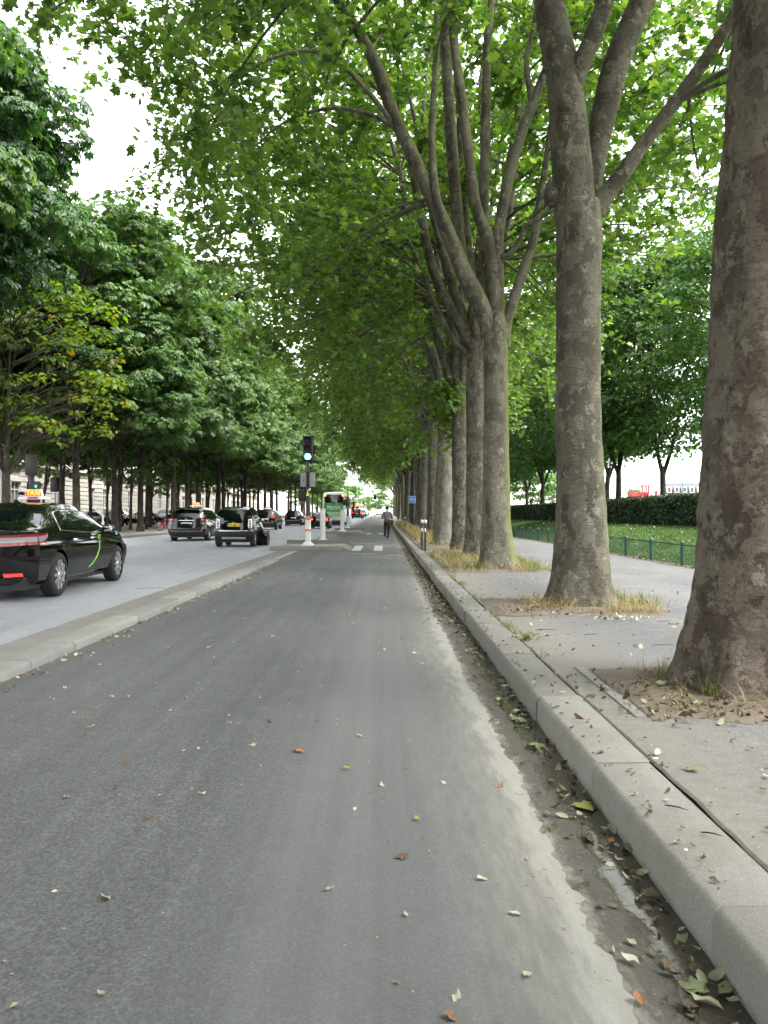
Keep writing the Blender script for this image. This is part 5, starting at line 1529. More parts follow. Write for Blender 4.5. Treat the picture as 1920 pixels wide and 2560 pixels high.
# ---- sport utility cars, hatchbacks and the rest of the traffic
suv = CarForm(4.6, 1.85,
    top=[(0, 1.46), (0.2, 1.56), (0.7, 1.63), (1.6, 1.66), (2.3, 1.63), (2.9, 1.46), (3.3, 1.22), (3.5, 1.12), (4.1, 1.04), (4.6, 0.82)],
    belt=[(0, 1.12), (2.0, 1.06), (3.3, 1.03), (4.6, 0.9)],
    rear=[(0.2, 0.2), (0.45, 0.03), (0.65, 0.0), (0.9, 0.06), (1.1, 0.10), (1.3, 0.24), (1.5, 0.40), (1.66, 0.55)],
    nose=[(0.2, 0.15), (0.5, 0.0), (0.8, 0.05), (1.1, 0.25)], roof_w=1.26, wmid=0.72, low=0.30, corner=0.28)
def suv_fit(root, f, plate, tail="tail_glow", sign=False, paint="black_paint", zl=1.0):
    win_band(f, root, [(0.5, 0.95, 0.15, 0.02), (1.0, 1.9, 0.0, 0.0), (1.97, 2.95, 0.0, 0.38)], chrome=False)
    t = f.topmax()
    patch(f.back, [(-0.62, zl+0.13), (0.62, zl+0.13), (0.54, t-0.17), (-0.54, t-0.17)], 10, 6, "rear_screen", M["car_glass"], root, 0.008)
    patch(f.over, [(3.3, -0.9), (3.3, 0.9), (2.6, 0.88), (2.6, -0.88)], 8, 5, "windscreen", M["car_glass"], root, 0.006)
    for sx in (-1, 1):
        patch(f.back, [(sx*0.46, zl-0.03), (sx*0.80, zl-0.06), (sx*0.80, zl+0.14), (sx*0.52, zl+0.06)], 5, 4, "tail_light", M[tail], root, 0.012)
    patch(f.side, [(0.06, zl-0.05), (0.34, zl+0.03), (0.42, zl+0.13), (0.08, zl+0.14)], 5, 4, "tail_light_wrap", M["red_lens"], root, 0.010)
    number_plate(f, root, zl-0.14, 0.52, 0.11, plate)
    patch(f.back, [(-0.80, 0.34), (0.80, 0.34), (0.76, 0.52), (-0.76, 0.52)], 8, 2, "bumper_skirt", M["trim_plastic"], root, 0.014)
    patch(f.back, [(-0.74, 0.55), (0.74, 0.55), (0.74, 0.58), (-0.74, 0.58)], 8, 1, "bumper_strip", M["silver_paint"], root, 0.014)
    door_mirror(f, root, 2.95, zl+0.04, "black_plastic")
    if sign: taxi_sign(root, 0.0, 1.9, f.top(1.9)+0.045)
s1 = make_car("taxi_suv", "black sport utility taxi with glowing red tail lights and lit roof sign", suv, "black_paint", (0.92, 3.58), 0.35, 0.22, 1.60, 7)
suv_fit(s1, suv, "EW-362-LD", "tail_glow", True); s1.location = (-9.55, 63.6, 0.03)
s2 = make_car("suv", "dark grey sport utility car ahead of the black taxi, by the chestnuts", suv, "dark_grey_paint", (0.92, 3.58), 0.35, 0.22, 1.60, 7)
suv_fit(s2, suv, "DK-508-RT", "red_lens"); s2.location = (-9.75, 85.2, 0.03 + 0.0)
hatch = CarForm(4.25, 1.79,
    top=[(0, 1.28), (0.2, 1.36), (0.7, 1.43), (1.5, 1.455), (2.2, 1.42), (2.8, 1.24), (3.2, 1.04), (3.7, 0.94), (4.25, 0.72)],
    belt=[(0, 0.98), (2.0, 0.93), (3.1, 0.91), (4.25, 0.78)],
    rear=[(0.2, 0.18), (0.4, 0.03), (0.6, 0.0), (0.85, 0.05), (1.0, 0.10), (1.2, 0.28), (1.45, 0.55)],
    nose=[(0.2, 0.15), (0.5, 0.0), (0.75, 0.06), (1.0, 0.25)], roof_w=1.16, wmid=0.62, corner=0.26)
def hatch_fit(root, plate, tail="red_lens", small=False):
    f = hatch
    win_band(f, root, [(0.5, 1.25, 0.18, 0.0), (1.32, 2.65, 0.0, 0.45)], chrome=False)
    patch(f.back, [(-0.58, 1.02), (0.58, 1.02), (0.50, 1.28), (-0.50, 1.28)], 8, 5, "rear_screen", M["car_glass"], root, 0.008)
    patch(f.over, [(3.05, -0.9), (3.05, 0.9), (2.45, 0.88), (2.45, -0.88)], 8, 5, "windscreen", M["car_glass"], root, 0.006)
    for sx in (-1, 1):
        patch(f.back, [(sx*0.50, 0.82), (sx*0.78, 0.80), (sx*0.77, 0.97), (sx*0.52, 0.93)], 4, 4, "tail_light", M[tail], root, 0.012)
        if small:
            patch(f.back, [(sx*0.52, 0.76), (sx*0.72, 0.75), (sx*0.72, 0.795), (sx*0.52, 0.80)], 3, 2, "indicator", M["amber_glow"], root, 0.012)
    number_plate(f, root, 0.74, 0.52, 0.11, plate)
    patch(f.back, [(-0.76, 0.28), (0.76, 0.28), (0.72, 0.42), (-0.72, 0.42)], 8, 2, "bumper_skirt", M["trim_plastic"], root, 0.014)
    door_mirror(f, root, 2.60, 0.92, "black_plastic")
h1 = make_car("hatchback", "black hatchback behind the white posts, just before the coach", hatch, "black_paint", (0.78, 3.40), 0.31, 0.20, 1.54, 8)
hatch_fit(h1, "FB-263-QC", "tail_glow", True); h1.location = (-5.6, 68.4, 0.02)
def far_car(src, name, label, x, y, paint, head=0.0, group="far traffic on the avenue"):
    o = copy_tree(src)
    o.name = name
    o["label"] = label; o["group"] = group
    o.location = (x, y, gz(y)+0.01); o.rotation_euler = (0, 0, head)
    if paint:
        for c in o.children:
            if c.name.startswith("body"):
                c.data = c.data.copy(); c.data.materials[0] = M[paint]
    return o
far_car(s1, "suv", "black car with red tail lights beyond the coach, nearest of the far queue", -4.45, 131, None)
fq = [(h1, "hatchback", "black hatchback second in the far queue beyond the coach", -4.5, 146, None), (h1, "hatchback", "dark hatchback third in the far queue beyond the coach", -4.5, 161, "dark_grey_paint"),
      (h1, "hatchback", "silver hatchback fourth in the far queue beyond the coach", -4.6, 178, "silver_paint"), (h1, "hatchback", "red hatchback far down the avenue", -4.7, 205, "red_paint"),
      (s2, "suv", "white far car at the end of the bus lane", -1.5, 235, "white_paint"), (h1, "hatchback", "silver far car at the end of the bus lane, kerb side", 1.0, 245, "silver_paint"),
      (h1, "hatchback", "blue far car beside the red far hatchback", -8.0, 215, "blue_paint"), (s2, "suv", "silver far car in the outer lane beyond the coach", -8.6, 190, "silver_paint")]
for a in fq: far_car(*a)
# drop the roof sign from the copied far cars
def drop_sign(root):
    kill = [c for c in root.children if c.name.startswith("roof_sign")]
    kill += [d for c in kill for d in c.children]
    for k in reversed(kill): bpy.data.objects.remove(k)
for o in [x for x in bpy.data.objects if x.get("group") == "far traffic on the avenue"]:
    drop_sign(o)

# ---- parked cars across the road
def parked(src, name, label, x, y, paint, head):
    o = far_car(src, name, label, x, y, paint, head, "cars parked in front of the stone building")
    o.location[2] += 0.125
    drop_sign(o)
parked(h1, "hatchback", "silver hatchback parked among the dark trunks, seen past the taxi's mirror", -28.6, 79, "silver_paint", 2.9)
parked(s2, "suv", "black sport utility car parked next to the silver hatchback", -27.3, 82.5, "black_paint", 3.3)
parked(h1, "hatchback", "black hatchback parked in shade behind the pale chestnut trunk", -25.2, 85.5, None, 3.1)
parked(s1, "suv", "black car parked in shade left of the grey people carrier", -24.4, 91, None, 3.2)

# ---- white and green coach
coach = CarForm(12.2, 2.55,
    top=[(0, 3.56), (0.3, 3.66), (1.5, 3.72), (10, 3.72), (11.4, 3.66), (12.2, 3.4)],
    belt=[(0, 1.75), (6, 1.75), (12.2, 1.75)],
    rear=[(0.3, 0.16), (0.6, 0.02), (1.2, 0.0), (2.2, 0.03), (3.0, 0.12), (3.7, 0.30)],
    nose=[(0.3, 0.1), (1.2, 0.0), (2.2, 0.2), (3.7, 0.9)], roof_w=2.42, wmid=1.2, low=0.36, tuck=0.03, corner=0.14, belt_in=0.01)
bus = make_car("coach", "white coach with green rear panel waiting in the traffic", coach, "white_paint", (3.0, 9.2), 0.50, 0.30, 2.18, 8, cat="coach")
patch(coach.back, [(-1.02, 2.62), (1.02, 2.62), (1.10, 3.40), (-1.10, 3.40)], 14, 6, "rear_screen", M["bus_glass"], bus, 0.012)
patch(coach.back, [(-0.95, 2.47), (0.95, 2.47), (1.02, 2.62), (-1.02, 2.62)], 14, 3, "screen_foot", M["bus_glass"], bus, 0.012)
gp = patch(coach.back, [(-1.08, 1.48), (1.08, 1.48), (1.06, 2.46), (-1.06, 2.46)], 10, 8, "green_panel", M["bus_green"], bus, 0.012)
patch(coach.back, [(-0.62, 0.95), (0.62, 0.95), (1.08, 1.47), (-1.08, 1.47)], 10, 5, "pale_green_panel", M["bus_pale_green"], bus, 0.012)
patch(coach.back, [(-1.02, 1.72), (1.02, 1.72), (1.02, 1.745), (-1.02, 1.745)], 8, 1, "white_line", M["white_vinyl"], gp, 0.016)
text_obj("Marcot", 0.56, "panel_text", M["white_vinyl"], gp, coach.back(0, 2.02, 0.018), bold=0.014, sx=0.92)
text_obj("www.marcot.fr", 0.13, "panel_text", M["white_vinyl"], gp, coach.back(0, 1.80, 0.018), bold=0.002)
for sx in (-1, 1):
    c = coach.back(sx*0.98, 3.30, 0.02)
    MB().lathe([(0.13, 0.02), (0.12, -0.02), (0.06, -0.035), (0.001, -0.04)], 16, 'Y', tuple(c)).obj("brake_light", M["amber_glow"], bus)
    patch(coach.back, [(sx*0.80, 0.98), (sx*1.16, 0.98), (sx*1.18, 1.40), (sx*0.95, 1.40)], 4, 5, "tail_light", M["clear_lens"], bus, 0.014)
c = coach.back(0.55, 1.08, 0.02)
MB().lathe([(0.14, 0.01), (0.14, -0.008), (0.001, -0.008)], 18, 'Y', tuple(c)).obj("speed_disc", M["plate_yellow"], bus)
text_obj("100", 0.12, "disc_text", M["ink_black"], bus, coach.back(0.55, 1.08, 0.032), bold=0.002)
number_plate(coach, bus, 0.72, 0.52, 0.11, "BX-714-KM")
patch(coach.back, [(-1.14, 0.38), (1.14, 0.38), (1.10, 0.55), (-1.10, 0.55)], 8, 2, "bumper_skirt", M["black_plastic"], bus, 0.016)
def cs(y, z, off): return coach.side(y, z, off)
for k in range(6):
    y0 = 0.55 + k*1.85
    o = patch(cs, [(y0, 1.86), (y0+1.78, 1.86), (y0+1.78, 3.30), (y0, 3.30)], 4, 5, "side_window", M["bus_glass"], bus, 0.010)
    mirrored(o, bus)
mm = MB().tube([(1.22, 11.5, 3.1), (1.5, 11.9, 3.15), (1.62, 12.0, 2.9)], 0.04, 6).bbox(1.48, 1.74, 11.92, 12.08, 2.0, 2.85, 0.04).obj("wing_mirror", M["black_plastic"], bus)
bus.location = (-5.55, 88.0, gz(88)); bus.rotation_euler = (0, 0, -0.012)

# white van and orange van far ahead
van = CarForm(5.6, 2.0, top=[(0, 2.45), (0.3, 2.55), (3.6, 2.55), (4.2, 2.35), (4.7, 1.5), (5.1, 1.2), (5.6, 0.9)], belt=[(0, 1.25), (3, 1.25), (5.6, 0.9)],
              rear=[(0.3, 0.05), (0.6, 0.0), (2.0, 0.03), (2.55, 0.12)], nose=[(0.3, 0.1), (0.7, 0), (1.2, 0.3)], roof_w=1.78, wmid=0.8, low=0.3, corner=0.12, belt_in=0.01)
for nm, lab, x, y, pt in (("van", "white delivery van far ahead in the outer lanes", -8.4, 168, "white_paint"), ("van", "small orange van far ahead beside the queue", -6.6, 182, "orange_band")):
    v = make_car(nm, lab, van, pt, (0.95, 4.5), 0.34, 0.22, 1.7, 6, group="vans far ahead")
    for sx in (-1, 1):
        patch(van.back, [(sx*0.10, 1.35), (sx*0.80, 1.35), (sx*0.76, 2.2), (sx*0.10, 2.2)], 4, 4, "rear_screen", M["car_glass"], v, 0.01)
        patch(van.back, [(sx*0.82, 0.8), (sx*0.93, 0.8), (sx*0.92, 1.3), (sx*0.82, 1.3)], 2, 4, "tail_light", M["red_lens"], v, 0.012)
    number_plate(van, v, 0.7, 0.52, 0.11, "AL-225-HN")
    v.location = (x, y, gz(y))

# ================================================================ street furniture
def signal_head(root, z, w=0.36, h=0.90, mats=("signal_black", "signal_black", "green_glow"), y=0.0, face=-1):
    hd = MB().bbox(-w/2, w/2, y-0.10, y+0.12, z, z+h, 0.05, 3).obj("signal_head", M["signal_black"], root)
    MB().bbox(-w/2-0.02, w/2+0.02, y+0.05, y+0.075, z-0.02, z+h+0.02, 0.03, 2).obj("backing_board", M["signal_black"], hd)
    for k in range(3):
        zc = z + h*(0.845 - k*0.325)
        lens = MB().lathe([(0.108, 0.0), (0.10, -0.015), (0.06, -0.03), (0.001, -0.036)], 20, 'Y', (0, y-0.098, zc)).obj("lens", M[mats[k]], hd)
        vis = MB()
        n = 14
        vv = []
        for i in range(n+1):
            a = math.radians(-20 + 220*i/n)
            x, zz = 0.125*math.cos(a), 0.125*math.sin(a)
            ln = 0.06 + 0.14*max(0.0, math.sin(a))
            vv += [(x, y-0.095, zc+zz), (x, y-0.095-ln, zc+zz*0.97-0.01), (x*1.05, y-0.095, zc+zz*1.05), (x*1.05, y-0.095-ln, zc+zz*1.02-0.01)]
        ff = []
        for i in range(n):
            b = i*4
            ff += [(b, b+4, b+5, b+1), (b+2, b+3, b+7, b+6), (b+1, b+5, b+7, b+3)]
        vis.add(vv, ff).obj("visor", M["signal_black"], hd)
    return hd

def sleeve(root, top, bands=True, w=0.105):
    prof = []
    n = 12
    mb = MB()
    # ribbed white steel guard
    ring = []
    for i in range(24):
        a = 2*math.pi*i/24
        r = w*(1.0 if i % 4 in (0, 1) else 0.86)
        ring.append((r*math.cos(a), r*math.sin(a)))
    vv = [(x, y, 0.02) for x, y in ring] + [(x, y, top) for x, y in ring]
    mb.add(vv, [(i, (i+1) % 24, 24+(i+1) % 24, 24+i) for i in range(24)] + [tuple(range(47, 23, -1))])
    s = mb.obj("guard_sleeve", M["post_white"], root, smooth=False)
    if bands:
        for z in (top-0.06, top*0.53):
            MB().lathe([(w*1.04, z-0.02), (w*1.06, z), (w*1.06, z+0.035), (w*1.04, z+0.055)], 24).obj("orange_band", M["orange_band"], s)
    MB().lathe([(w*2.3, -0.02), (w*2.2, 0.03), (w*1.5, 0.09), (w*1.05, 0.13)], 16).obj("foot", M["post_white"], root)
    return s

tl = thing("traffic_light", "traffic light showing green on a banded white guard post", "traffic light", (-2.75, 28.8, 0.145))
sleeve(tl, 1.0)
MB().tube([(0, 0, 0.9), (0, 0, 1.6), (0, 0, 2.2)], [0.082, 0.080, 0.076], 16).obj("lower_pole", M["pole_black"], tl)
MB().tube([(0, 0, 2.2), (0, 0, 3.1)], 0.040, 12).obj("upper_pole", M["pole_black"], tl)
signal_head(tl, 3.02, 0.36, 0.92)
sb = MB().bbox(-0.27, 0.27, -0.045, -0.015, 2.11, 2.63, 0.02, 3).obj("sign_plate", M["sign_back"], tl)
MB().box(-0.06, 0.06, -0.075, -0.046, 2.09, 2.65).obj("sign_clamp", M["pole_black"], sb, smooth=False)
MB().tube([(-0.17, -0.055, 2.30), (-0.13, -0.058, 2.40)], 0.010, 4).obj("sticker_mark", M["ink_black"], sb)
MB().prism([(-0.06, 1.78), (0.05, 1.78), (-0.005, 2.0)], -0.098, -0.084).obj("warning_sticker", M["sticker_yellow"], tl, smooth=False)
MB().prism([(-0.06, 0.82+0.16), (0.06, 0.82+0.16), (0.06, 1.06), (-0.06, 1.06)], -0.096, -0.084).obj("torn_sticker", M["post_grey"], tl, smooth=False)
pb = MB().bbox(-0.36, -0.08, 0.02, 0.20, 1.60, 1.98, 0.03, 2).obj("pedestrian_signal", M["signal_black"], tl)
MB().bbox(-0.36, -0.02, 0.06, 0.16, 1.98, 2.0, 0.004).obj("signal_bracket", M["pole_black"], pb)
MB().bbox(0.075, 0.14, -0.05, 0.05, 1.02, 1.22, 0.02, 2).obj("call_button", M["beige_stone"], tl)
MB().add([(0.0, -0.085, 2.0), (0.10, -0.10, 2.08), (0.12, -0.085, 2.0), (0.02, -0.1, 1.97)], [(0, 1, 2, 3)]).obj("paper_scrap", M["white_vinyl"], tl, smooth=False)

p2 = thing("guard_post", "plain white ribbed guard post between the two crossing islands", "post", (-2.89, 37.5, 0.0))
sleeve(p2, 1.45, False, 0.125)
MB().lathe([(0.13, 1.45), (0.15, 1.47), (0.15, 1.52), (0.001, 1.54)], 16).obj("cap", M["post_white"], p2)
p3 = thing("guard_post", "white ribbed guard post standing on the farther crossing island", "post", (-2.74, 52.3, 0.145))
sleeve(p3, 1.30, False, 0.13)
MB().lathe([(0.135, 1.30), (0.155, 1.32), (0.155, 1.37), (0.001, 1.39)], 16).obj("cap", M["post_white"], p3)
p4_ = thing("traffic_light", "dark signal pole seen edge-on at the start of the far separator", "traffic light", (-2.95, 65.0, 0.10))
sleeve(p4_, 1.0, False, 0.12)
MB().tube([(0, 0, 0.9), (0, 0, 2.0)], 0.09, 12).obj("lower_pole", M["pole_black"], p4_)
MB().tube([(0, 0, 2.0), (0, 0, 3.6)], [0.05, 0.03], 10).obj("upper_pole", M["pole_black"], p4_)
MB().bbox(-0.42, -0.06, -0.15, 0.15, 1.9, 2.35, 0.03, 2).obj("signal_head", M["signal_black"], p4_)
MB().prism([(-0.06, 1.62), (0.06, 1.62), (0, 1.84)], -0.10, -0.088).obj("warning_sticker", M["sticker_yellow"], p4_, smooth=False)

# signals and signs across the road, at the left edge
lt = thing("traffic_light", "back of a black traffic signal above the black taxi", "traffic light", (-15.05, 34.0, 0.12))
MB().tube([(0, 0, 0), (0, 0, 2.9)], 0.11, 14).obj("pole", M["pole_black"], lt)
hd = MB().bbox(-0.24, 0.22, -0.12, 0.10, 2.80, 3.72, 0.03, 2).obj("signal_head", M["signal_black"], lt)
for k in range(3):
    MB().lathe([(0.13, 0.0), (0.14, 0.2)], 14, 'Y', (-0.01-0.1, 0.10, 2.96+k*0.3)).obj("visor", M["signal_black"], hd)
pm_ = MB().bbox(0.06, 0.34, -0.05, 0.15, 2.25, 2.55, 0.03, 2).obj("pedestrian_signal", M["signal_black"], lt)
MB().lathe([(0.05, 0), (0.045, -0.012), (0.001, -0.02)], 12, 'Y', (0.2, -0.052, 2.34)).obj("lamp", M["green_glow_small"], pm_)
lt2 = thing("traffic_light", "smaller dark signal box on a thin pole right of the taxi roof sign", "traffic light", (-20.2, 48.5, 0.13))
MB().tube([(0.45, 0, 0), (0.45, 0, 3.6)], 0.06, 10).obj("pole", M["pole_black"], lt2)
MB().bbox(-0.1, 0.36, -0.12, 0.12, 2.5, 3.36, 0.04, 2).obj("signal_head", M["signal_black"], lt2)
MB().box(0.36, 0.46, -0.03, 0.03, 2.8, 2.9).obj("bracket", M["pole_black"], lt2, smooth=False)
def round_sign(name, label, x, y, z, r, mat, bar=False, back=False):
    s = thing(name, label, "sign", (x, y, 0.12))
    MB().tube([(0, 0.04, 0), (0, 0.04, z+r*0.6)], 0.03, 8).obj("pole", M["post_grey"], s)
    d = MB().lathe([(r, 0.02), (r*1.02, 0.0), (r, -0.02), (0.001, -0.021)], 32, 'Y', (0, 0, z)).obj("disc", M[mat], s)
    if not back:
        MB().lathe([(r*0.98, -0.0215), (r*0.9, -0.0235), (r*0.9, -0.0215)], 32, 'Y', (0, 0, z)).obj("white_rim", M["white_vinyl"], d)
        MB().bbox(-r*0.68, r*0.68, -0.028, -0.022, z-r*0.17, z+r*0.17, 0.003).obj("white_bar", M["white_vinyl"], d)
    return s
round_sign("no_entry_sign", "red and white no entry sign just left of the taxi roof sign", -18.9, 41.5, 2.12, 0.22, "sign_red")
round_sign("road_sign", "back of a round grey sign at the very edge above the taxi", -16.5, 34.3, 3.1, 0.36, "sign_back", back=True)

# lamp post carrying the bicycle sign
lp = thing("street_lamp", "tall dark lamp post with curved arm among the kerbside trunks", "street lamp", (2.22, 60.0, ZP))
MB().lathe([(0.20, 0.0), (0.20, 0.9), (0.16, 1.0), (0.12, 1.1), (0.10, 1.3), (0.085, 4.0), (0.07, 7.9)], 14).obj("pole", M["pole_black"], lp)
MB().tube([(0, 0, 7.4), (-0.25, 0, 8.2), (-0.9, 0, 8.85), (-1.6, 0, 9.0), (-2.05, 0, 8.85)], [0.05, 0.045, 0.04, 0.035, 0.03], 8).obj("arm", M["pole_black"], lp)
MB().lathe([(0.05, 0.28), (0.16, 0.22), (0.30, 0.10), (0.36, 0.0), (0.30, -0.05), (0.001, -0.16)], 18, 'Z', (-2.15, 0, 8.62)).obj("lantern", M["sign_back"], lp)
bs = thing("bicycle_sign", "square blue sign with a white bicycle on the lamp post", "sign", (2.12, 59.75, 2.37))
MB().bbox(-0.255, 0.255, -0.012, 0.012, -0.27, 0.27, 0.01, 1).obj("white_border", M["white_vinyl"], bs)
MB().bbox(-0.225, 0.225, -0.016, 0.0, -0.24, 0.24, 0.006, 1).obj("blue_face", M["sign_blue"], bs)
def ring(mb, cx, cz, r, t=0.012, y=-0.018):
    mb.lathe([(r+t, y), (r+t, y-0.004), (r-t, y-0.004), (r-t, y)], 20, 'Y', (cx, 0, cz), closed=True)
bi = MB(); ring(bi, -0.105, 0.0, 0.07); ring(bi, 0.105, 0.0, 0.07)
for a, b in (((-0.105, 0), (-0.05, 0.11)), ((-0.05, 0.11), (0.06, 0.11)), ((-0.05, 0.11), (0.0, 0.0)), ((0.0, 0), (0.06, 0.11)), ((-0.105, 0), (0.0, 0)), ((0.06, 0.13), (0.105, 0.0)), ((0.03, 0.15), (0.09, 0.14)), ((-0.08, 0.14), (-0.03, 0.14)), ((-0.05, 0.11), (-0.055, 0.14))):
    bi.tube([(a[0], -0.02, a[1]), (b[0], -0.02, b[1])], 0.009, 4)
bi.obj("bicycle_mark", M["white_vinyl"], bs)
MB().box(-0.10, -0.02, -0.019, -0.016, -0.2, -0.13).obj("sticker", M["bag_brown"], bs, smooth=False)
MB().lathe([(0.04, -0.018), (0.001, -0.0182)], 14, 'Y', (0.0, 0, -0.15)).obj("sticker", M["white_vinyl"], bs)
MB().box(-0.03, 0.03, 0.012, 0.16, -0.15, 0.15).obj("bracket", M["post_grey"], bs, smooth=False)

# bollards
def bollard(label, x, y, h=0.93):
    b = thing("bollard", label, "bollard", (x, y, 0.15), 0, "slim black bollards with white tops")
    MB().tube([(0, 0, 0), (0, 0, h-0.10)], 0.034, 12).obj("shaft", M["pole_black"], b)
    MB().lathe([(0.052, h-0.12), (0.052, h-0.10), (0.040, h-0.09)], 12).obj("collar", M["pole_black"], b)
    MB().lathe([(0.035, h-0.09), (0.048, h-0.065), (0.054, h-0.035), (0.048, h-0.005), (0.030, h+0.015), (0.001, h+0.022)], 14).obj("ball_top", M["post_white"], b)
    MB().prism([(-0.02, h-0.34), (0.025, h-0.36), (0.02, h-0.24), (-0.022, h-0.25)], -0.045, -0.037).obj("sticker", M["white_vinyl"], b, smooth=False)
bollard("left one of the two slim black bollards standing together by the kerb", 1.19, 24.9)
bollard("right one of the two slim black bollards standing together by the kerb", 1.255, 24.2)
bollard("lone slim black bollard in the long grass by the kerb", 1.40, 52.6)

# far signals and lamp posts
for x, y, m, lab in ((-1.7, 150, 2, "far traffic light showing green above the bus lane"), (-5.6, 225, 0, "far traffic light showing red above the queue")):
    t = thing("traffic_light", lab, "traffic light", (x if m == 2 else -5.7, y, gz(y)))
    MB().tube([(0, 0, 0), (0, 0, 3.0)], 0.06, 8).obj("pole", M["pole_black"], t)
    mm_ = ["signal_black"]*3; mm_[m] = "green_glow" if m == 2 else "red_glow"
    signal_head(t, 3.0, 0.5, 1.25, mm_)
for x, y, lab in ((-14.6, 230, "pale green lamp post at the far end of the avenue, nearer one"), (-12.2, 290, "pale green lamp post at the far end of the avenue, farther one")):
    t = thing("street_lamp", lab, "street lamp", (x*0.8, y, gz(y)))
    MB().tube([(0, 0, 0), (0, 0, 9.5)], [0.12, 0.07], 8).obj("pole", M["lamp_green"], t)
    MB().tube([(0, 0, 9.3), (0.6, 0, 9.8), (1.4, 0, 9.7)], 0.05, 6).obj("arm", M["lamp_green"], t)
    MB().lathe([(0.25, 0.0), (0.2, 0.15), (0.001, 0.2)], 10, 'Z', (1.5, 0, 9.55)).obj("lantern", M["lamp_green"], t)
t = thing("park_lamp", "thin green lamp post beyond the hedge in front of the slate-roofed building", "lamp post", (33.8, 90, 0.9))
MB().tube([(0, 0, 0), (0, 0, 6.4)], [0.07, 0.045], 8).obj("pole", plain("lamp_teal", (0.05, 0.30, 0.24), 0.5), t)
MB().lathe([(0.05, 6.4), (0.2, 6.5), (0.16, 6.75), (0.001, 6.85)], 10).obj("lantern", M["lamp_teal"] if "lamp_teal" in M else M["lamp_green"], t)

# red play structure behind the hedge
pl = thing("play_frame", "bright red climbing frame of posts and panels behind the hedge", "play frame", (25.8, 79.5, 0.9))
for x, h in ((-1.25, 2.9), (-1.05, 2.9), (0.0, 3.4), (0.38, 3.4), (0.62, 3.3), (1.3, 2.7), (1.45, 2.75)):
    MB().bbox(x*1.0-0.07, x+0.07, -0.07, 0.07, 0, h, 0.01, 1).obj("post", M["play_red"], pl)
for x0, x1, z in ((-1.25, 0.4, 3.1), (-1.25, 0.4, 2.2), (0.4, 1.4, 2.1), (0.4, 1.4, 2.45)):
    MB().bbox(x0, x1, 0.09, 0.17, z, z+0.10, 0.01, 1).obj("rail", M["play_red"], pl)
MB().bbox(0.06, 0.60, 0.18, 0.24, 0.9, 2.6, 0.01, 1).obj("panel", M["play_red"], pl)
MB().bbox(-1.16, -0.09, 0.18, 0.24, 0.9, 2.55, 0.01, 1).obj("panel", M["play_red"], pl)
MB().prism([(0.45, 0.5), (0.95, 0.5), (0.55, 2.0), (0.45, 2.0)], 0.18, 0.24).obj("slide_side", M["play_red"], pl, smooth=False)
MB().prism([(1.0, 0.5), (1.35, 0.5), (1.35, 1.3), (1.0, 2.0)], 0.18, 0.24).obj("slide_side", M["play_red"], pl, smooth=False)

# far mansard building beyond the park
fb = thing("mansard_building", "pale far building with slate mansard roof beyond the park", "building", (88, 250, 0))
MB().box(0, 60, 0, 14, 0, 7.6).obj("wall", M["facade_stone"], fb, smooth=False)
MB().add([(0, -0.2, 7.6), (60, -0.2, 7.6), (60, 2.0, 11.0), (0, 2.0, 11.0), (0, 14, 12), (60, 14, 12)], [(0, 1, 2, 3), (3, 2, 5, 4)]).obj("roof", M["slate"], fb, smooth=False)
for k in range(9, 30):
    MB().bbox(-20.8+k*2.4, -19.4+k*2.4, -0.35, 1.2, 8.0, 10.0, 0.05, 1).obj("dormer", M["facade_stone"], fb)
    MB().box(-20.5+k*2.4, -19.7+k*2.4, -0.38, -0.3, 8.3, 9.7).obj("window", M["window_glass"], fb, smooth=False)
    MB().box(-20.5+k*2.4, -19.6+k*2.4, -0.06, 0.1, 3.6, 6.2).obj("window", M["window_glass"], fb, smooth=False)
for x in (2, 16, 30):
    MB().bbox(x, x+2.2, 5, 6, 10.5, 14.2, 0.05, 1).obj("chimney", plain("chimney_brick_%d" % (x+20), (0.55, 0.40, 0.34), 0.8), fb)

# bicycles leaning by the left kerb
def bicycle(label, x, y, col, rz):
    b = thing("bicycle", label, "bicycle", (x, y, 0.125), rz, "bicycles parked by the far kerb")
    for cx in (-0.52, 0.52):
        MB().lathe([(0.34, 0.015), (0.355, 0), (0.34, -0.015), (0.325, 0)], 24, 'Y', (cx, 0, 0.355), closed=True).obj("wheel", M["rubber"], b)
        sp = MB()
        for k in range(8):
            a = k*math.pi/8
            sp.tube([(cx-0.32*math.cos(a), 0, 0.355-0.32*math.sin(a)), (cx+0.32*math.cos(a), 0, 0.355+0.32*math.sin(a))], 0.003, 3)
        sp.obj("spokes", M["alloy"], b)["kind"] = "stuff"
    f = MB()
    for a, c in (((-0.52, 0.355), (-0.05, 0.30)), ((-0.52, 0.355), (-0.15, 0.80)), ((-0.05, 0.30), (-0.17, 0.88)), ((-0.05, 0.30), (0.36, 0.78)), ((-0.14, 0.76), (0.36, 0.82)), ((0.34, 0.95), (0.52, 0.355))):
        f.tube([(a[0], 0, a[1]), (c[0], 0, c[1])], 0.018, 6)
    f.obj("frame", M[col], b)
    MB().bbox(-0.30, -0.04, -0.07, 0.07, 0.88, 0.94, 0.025, 2).obj("saddle", M["black_plastic"], b)
    MB().tube([(0.30, -0.28, 1.02), (0.36, -0.12, 0.98), (0.34, 0, 0.95), (0.36, 0.12, 0.98), (0.30, 0.28, 1.02)], 0.012, 6).obj("handlebar", M["black_plastic"], b)
bicycle("red bicycle parked at the far kerb left of the grey people carrier", -14.9, 54.6, "play_red", 0.5)
bicycle("dark bicycle parked beside the red one at the far kerb", -15.3, 56.0, "black_paint", 0.9)
bicycle("dark bicycle at the far kerb nearest the grey people carrier", -14.7, 57.4, "black_paint", -0.4)

